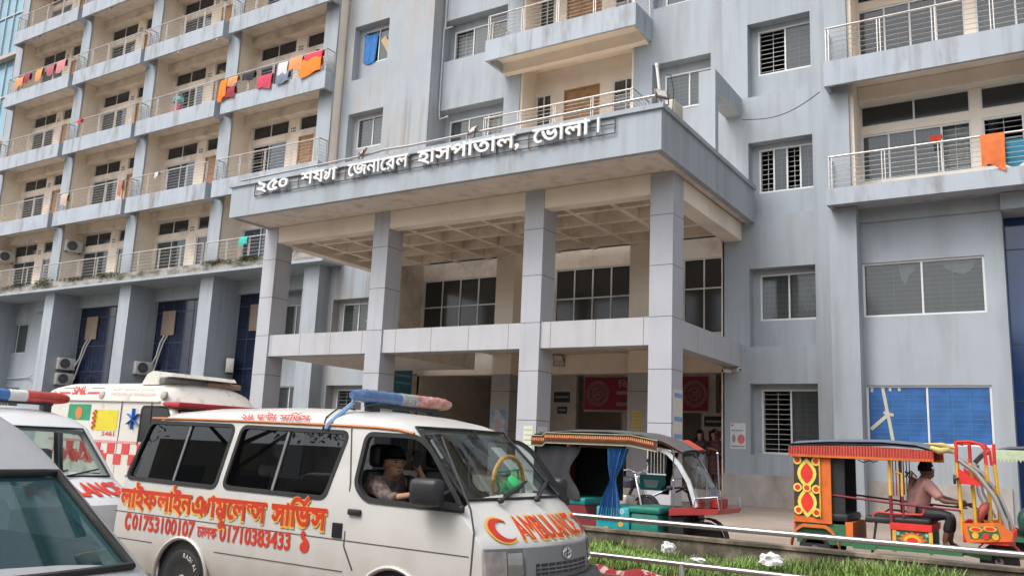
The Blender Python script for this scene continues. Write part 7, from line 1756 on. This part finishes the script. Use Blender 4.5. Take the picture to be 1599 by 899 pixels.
# ================================================================ NOTICES, POSTERS, BANNERS
def sheet_thing(name, label, cat, x0, x1, z0, z1, y, mt, details=(), facing='y', group=None):
    m = MB()
    if facing == 'y': m.box(x0, x1, y - .008, y, z0, z1)
    else: m.box(y, y + .008, x0, x1, z0, z1)
    o = solo(name, m, mt, label, cat, group=group); o_ = WPOS[o.name]
    for nm, pts, mt2 in details:
        m = MB(); 
        q = [((p[0], y - .011, p[1]) if facing == 'y' else (y + .011, p[0], p[1])) for p in pts]; q = [tuple(Vector(p) - o_) for p in q]; fan(m, q); m.build(nm, mt2, o)
    return o
rect = lambda a, b, c, d: [(a, c), (b, c), (b, d), (a, d)]
WHP = flat('paper_white', (0.62, 0.62, 0.62)); PNK = flat('poster_pink', (0.58, 0.17, 0.17)); TXT = flat('print_grey', (0.25, 0.26, 0.28)); BLT = flat('print_blue', (0.16, 0.30, 0.52))
sheet_thing('poster', 'white poster with a pink heart shape on the wall right of the entrance', 'poster', -7.66, -7.24, 1.90, 2.58, 22.995, WHP, [('printed_shape', [(-7.36 + .10 * math.cos(q), 2.16 + .13 * math.sin(q)) for q in [i * .5 for i in range(13)]], PNK), ('printed_shape', [(-7.56 + .05 * math.cos(q), 2.17 + .11 * math.sin(q)) for q in [i * .5 for i in range(13)]], TXT), ('printed_line', rect(-7.62, -7.30, 2.37, 2.40), BLT), ('printed_shape', [(-7.60 + .035 * math.cos(q), 2.52 + .03 * math.sin(q)) for q in [i * .6 for i in range(11)]], PNK), ('printed_line', rect(-7.63, -7.27, 1.95, 1.985), TXT)])
det = [('printed_line', rect(18.05, 18.50, z, z + .10), BLT) for z in (2.92, 2.40, 2.02)]
sheet_thing('notice_strip', 'tall cream and blue notice on the right face of the right portico column', 'notice', 18.0, 18.54, 1.45, 3.10, -7.279, flat('cream_strip', (0.60, 0.56, 0.48)), det, facing='x')
m = MB(); lay_text(m, ['২৫ শয'], (-11.22, 17.888, 1.72), (1, 0, 0), (0, 0, 1), width=.2, height=.04)
sheet_thing('notice', 'pale yellow notice low on the third portico column', 'notice', -11.05, -10.79, 1.65, 2.20, 17.895, flat('paper_yellowish', (0.60, 0.60, 0.42)), [('printed_line', rect(-11.02, -10.82, z, z + .02), BLT) for z in (2.1, 1.98, 1.86, 1.74)])
sheet_thing('notice', 'white notice on the side face of the third portico column', 'notice', 17.98, 18.42, 1.72, 2.20, -10.709, WHP, [('printed_line', rect(18.05, 18.35, z, z + .03), TXT) for z in (2.05, 1.9)], facing='x')
sheet_thing('notice', 'yellow notice on the right inner pier of the entrance', 'notice', -10.68, -10.40, 2.32, 2.90, 23.295, flat('paper_yellow', (0.58, 0.42, 0.06)), [('printed_line', rect(-10.64, -10.44, z, z + .03), TXT) for z in (2.8, 2.7, 2.6, 2.5, 2.4)])
sheet_thing('notice', 'torn blue and white poster on the left inner pier of the entrance', 'poster', -15.62, -15.08, 2.05, 2.85, 23.295, flat('poster_torn', (0.45, 0.48, 0.52), .7, .3, 6), [('printed_shape', [(-15.35, 2.85), (-15.08, 2.85), (-15.1, 2.55)], BLT), ('printed_shape', [(-15.62, 2.80), (-15.5, 2.84), (-15.58, 2.5)], BLT), ('printed_shape', [(-15.35 + .14 * math.cos(q), 2.35 + .2 * math.sin(q)) for q in [i * .6 for i in range(11)]], flat('poster_fade', (0.50, 0.36, 0.36)))])
m_ = sheet_thing('wall_banner', 'torn teal blue banner on the left jamb of the entrance', 'banner', 22.95, 23.9, 1.4, 4.35, -19.498, flat('banner_teal', (0.055, 0.20, 0.29), .8, .3, 3), [('printed_line', rect(23.0, 23.85, z, z + .08), flat('banner_fade', (0.2, 0.36, 0.42))) for z in (3.95, 3.7)], facing='x')
em = []
bn = sheet_thing('banner', 'maroon red banner with a round white emblem hanging in the entrance hall', 'banner', -14.25, -9.75, 3.1, 4.22, 27.05, flat('banner_maroon', (0.33, 0.025, 0.04)), [('printed_line', rect(-13.0, -11.6, 3.62, 3.75), flat('banner_cream', (0.45, 0.30, 0.27))), ('printed_line', rect(-13.0, -11.6, 3.24, 3.36), flat('banner_cream', (0.45, 0.30, 0.27)))])
o_ = WPOS[bn.name]
for ex in (-13.72, -10.2):
  m = MB(); c = Vector((ex, 27.03, 3.66)) - o_
  for r_ in (.42, .36, .22, .17): m.tube([(c.x + r_ * math.cos(q), c.y, c.z + r_ * math.sin(q)) for q in [2 * math.pi * i / 36 for i in range(36)]], .012 if r_ > .3 else .009, 5, closed=True)
  for k in range(20): q = 2 * math.pi * k / 20; m.bar((c.x + .27 * math.cos(q), c.y, c.z + .27 * math.sin(q)), (c.x + .32 * math.cos(q), c.y, c.z + .32 * math.sin(q)), .02)
  m.tube([(c.x + .09 * math.cos(q), c.y, c.z + .12 * math.sin(q * 2) * .8) for q in [2 * math.pi * i / 30 for i in range(30)]], .012, 5, closed=True); m.build('emblem', flat('emblem_white', (0.55, 0.47, 0.46)), bn)
m = MB(); lay_text(m, ['িবশব'], tuple(Vector((-12.95, 27.035, 3.86)) - o_), (1, 0, 0), (0, 0, 1), width=.9, height=.18, bold=.02); m.build('banner_lettering', flat('banner_cream', (0.45, 0.30, 0.27)), bn, fix=False)
DKB = flat('plate_dark', (0.03, 0.03, 0.035)); HP = [(-9.9, -9.1, 2.62, 2.95, DKB, 'wide black name plate in the hall above the two women'), (-9.75, -9.35, 2.25, 2.48, flat('plate_maroon', (0.22, 0.03, 0.04)), 'small maroon plate under the wide black name plate'), (-9.9, -9.2, 1.3, 2.12, flat('hall_paper', (0.42, 0.40, 0.37)), 'large pale chart on the hall wall behind the women'), (-15.5, -14.85, 3.35, 3.72, DKB, 'small black plate left of the maroon banner in the hall'), (-15.35, -14.95, 2.95, 3.2, DKB, 'smaller black plate beneath the one left of the maroon banner')]
for i, (a, b, c, d, mt, lab) in enumerate(HP):
    y = 27.14 if a > -11 and d < 3.1 else 27.095
    sheet_thing('wall_plate', lab, 'wall plate', a, b, c, d, y, mt, [('printed_line', rect(a + .06, b - .06, (c + d) / 2 - .03, (c + d) / 2 + .03), flat('hall_paper', (0.42, 0.40, 0.37)))] if mt is DKB else [])
for i, (a, b, c, d, lab) in enumerate(((-18.5, -17.9, 2.2, 3.3, 'framed white notice on the dark hall wall at the left'), (-17.6, -17.2, 2.0, 3.2, 'narrow pale notice beside the framed one in the hall'), (-16.95, -16.7, 2.5, 3.1, 'small grey notice at the right end of the dark hall wall'))):
    sheet_thing('notice', lab, 'notice', a, b, c, d, 29.85, flat('hall_paper2', (0.36, 0.35, 0.33)), [('printed_line', rect(a + .08, b - .08, c + .1 + k * .2, c + .2 + k * .2), TXT) for k in range(3)])
# tape on the blue window, blue curtain and board in the upper left window
BS = flat('blue_sheet', (0.022, 0.105, 0.30), .45, .3, 3); BF = flat('blue_fold', (0.06, 0.18, 0.38), .4, .2)
for a_, b_, lab in ((-4.12, -2.83, 'blue plastic sheet over the lower right window, taped left half'), (-2.79, -1.48, 'blue plastic sheet over the lower right window, untaped right half')):
    sheet_thing('window_film', lab, 'window film', a_, b_, 2.2, 3.53, 23.052, BS, [('fold', rect(a_ + .03, b_ - .03, z, z + .012), BF) for z in [2.32 + .115 * k for k in range(10)]] + [('fold', rect(x, x + .01, 2.25, 3.5), BF) for x in (a_ + .42, a_ + .52, a_ + .9)])
TP = flat('masking_tape', (0.52, 0.49, 0.40))
m = MB(); m.bar((-3.80, 23.035, 3.52), (-3.70, 23.035, 2.85), .075, .006, up=(0, 1, 0)); m.bar((-3.70, 23.034, 2.87), (-3.60, 23.034, 2.2), .075, .006, up=(0, 1, 0)); m.bar((-3.68, 23.032, 2.88), (-4.10, 23.032, 2.5), .085, .006, up=(0, 1, 0)); m.bar((-3.80, 23.03, 2.92), (-3.57, 23.03, 2.85), .07, .006, up=(0, 1, 0)); m.box(-4.08, -4.02, 23.03, 23.036, 3.42, 3.52); m.box(-3.66, -3.60, 23.03, 23.036, 3.44, 3.52); m.box(-3.45, -3.39, 23.03, 23.036, 3.44, 3.52)
solo('tape', m, TP, 'crossed strips of pale tape on the left half of the blue window', 'tape')
m = MB(); n = 14; vs = []
for i in range(n + 1):
    for j in range(9): vs.append((-22.48 + .70 * i / n - .10 * (j / 8) * (i / n), 23.30 + .03 * math.sin(i * 1.8) , 17.50 - 1.22 * j / 8 - .1 * math.sin(i / n * 3)))
m.add(vs, [(i * 9 + j, i * 9 + j + 1, (i + 1) * 9 + j + 1, (i + 1) * 9 + j) for i in range(n) for j in range(8)]); solo('window_cloth', m, flat('cloth_blue', (0.05, 0.20, 0.50), .85, .2), 'blue cloth hung in the upper left window next to a board', 'cloth', smooth=70)
m = MB(); m.bar((-21.55, 23.33, 17.15), (-21.05, 23.33, 16.4), .28, .02, up=(0, 1, 0)); solo('wood_board', m, flat('pine_board', (0.45, 0.32, 0.18)), 'slanting pale board behind the upper left window beside the blue cloth', 'board')
sheet_thing('wall_board', 'orange brown boards behind the window left of the second portico column', 'board', -21.45, -21.02, 5.45, 6.6, 23.40, flat('crate_board', (0.42, 0.24, 0.13)), [('printed_line', rect(-21.45, -21.02, 6.0, 6.03), TXT)])
# ================================================================ TREES ACROSS THE ROAD (seen only in the windows and as shade)
def tree_meshes(seed, h):
    random.seed(seed); t = MB(); L = MB()
    t.tube([(0, 0, 0), (.08, .05, h * .2), (-.05, .1, h * .42), (.05, 0, h * .7)], [.24, .19, .14, .05], 9)
    for k in range(9):
        q = k * 2.4; z = h * (.34 + .04 * k); r = h * (.30 - .012 * k); e = Vector((math.cos(q) * r, math.sin(q) * r, z + h * .18)); t.tube([(0, .05, z), e * .55 + Vector((0, 0, z * .48)), e], [.09, .06, .02], 6)
        for c in range(3):
            cc = e + Vector((random.gauss(0, h * .06), random.gauss(0, h * .06), random.gauss(0, h * .05)))
            for i in range(420):
                d = Vector((random.gauss(0, 1), random.gauss(0, 1), random.gauss(0, .8))).normalized() * (h * .13 * random.random() ** .4); p = cc + d
                a = Vector((random.uniform(-1, 1), random.uniform(-1, 1), random.uniform(-1, .2))).normalized(); b = a.cross(Vector((random.random(), .3, 1))).normalized(); s_ = random.uniform(.07, .15)
                L.add([p - a * s_, p + b * s_ * .5, p + a * s_, p - b * s_ * .5], [(0, 1, 2, 3)])
    return t, L
BK_ = mat('bark', (0.12, 0.09, 0.065), .9, .2, 6, bump=.5); LF_ = mat('tree_leaves', (0.055, 0.095, 0.025), .6, .4, 2)
TV = []
for sd in (40, 41):
    a, b = tree_meshes(sd, 12.0); me1 = a.mesh('trunk'); smooth_angle(me1, 50); me1.materials.append(BK_); me2 = b.mesh('crown', False); me2.materials.append(LF_); TV.append((me1, me2))
sh = thing('added_roadside_shops', 'unseen two-storey row of shops across the road, added to darken window reflections', 'building', (0, -24, 0))  # out of view; added to darken the window reflections and the low sky
m = MB(); m.box(-50, 45, -6, 0, 0, 8.2); m.build('wall', flat('shop_wall', (0.30, 0.27, 0.23)), sh)
for k in range(16):
    m = MB(); m.box(-48 + k * 5.8, -44 + k * 5.8, .01, .06, .2, 3.0); m.build('shutter', flat('shop_shutter', (0.10, 0.12, 0.14)), sh); m = MB(); m.box(-47.5 + k * 5.8, -44.8 + k * 5.8, .01, .06, 4.8, 6.6); m.build('window', flat('shop_window', (0.05, 0.06, 0.07), .2), sh)
for i, (x, y, k) in enumerate(((-24, -9, .95), (-13, -13, 1.1), (-4, -10, .85), (5, -14, 1.1), (13, -9, .9), (24, -13, 1.0))):
    t = thing('roadside_tree', 'leafy roadside tree across the road from the hospital', 'tree', (x, y, 0), i * .9, 'roadside trees'); t.scale = (k, k, k)
    link_mesh('trunk', TV[i % 2][0], None, t); link_mesh('crown', TV[i % 2][1], None, t)
# ================================================================ GLASS BUILDING AT THE FAR LEFT
gb = thing('glass_building', 'neighbouring building with a pale blue glass front at the far left edge', 'building', (-66, 27, 0))
m = MB(); m.box(-14, 11.5, 0, 16, 0, 40); m.build('wall', flat('beige_concrete', (0.42, 0.36, 0.30)), gb)
m = MB(); m.box(-13, 10.6, -.12, -.02, 2, 39); m.build('glass_front', mat('sky_blue_glass', (0.16, 0.30, 0.38), 0.06, .3, .35, spec=.9), gb)
m = MB()
for k in range(24): m.box(-13 + k * 1.03, -12.94 + k * 1.03, -.20, -.121, 2, 39)
for k in range(13): m.box(-13, 10.6, -.205, -.121, 2 + k * 1.8 + (1.8 if k % 2 else 0) * 0 + k * 1.2, 2.09 + k * 3.0)
m.build('mullion', flat('mullion_grey', (0.45, 0.47, 0.48)), gb)
m = MB()
for k in range(13): m.box(-13.2, 11.2, -.6, -.21, 4.6 + k * 3.0, 4.85 + k * 3.0) if k % 2 else None
m.build('ledge', flat('beige_concrete', (0.42, 0.36, 0.30)), gb)
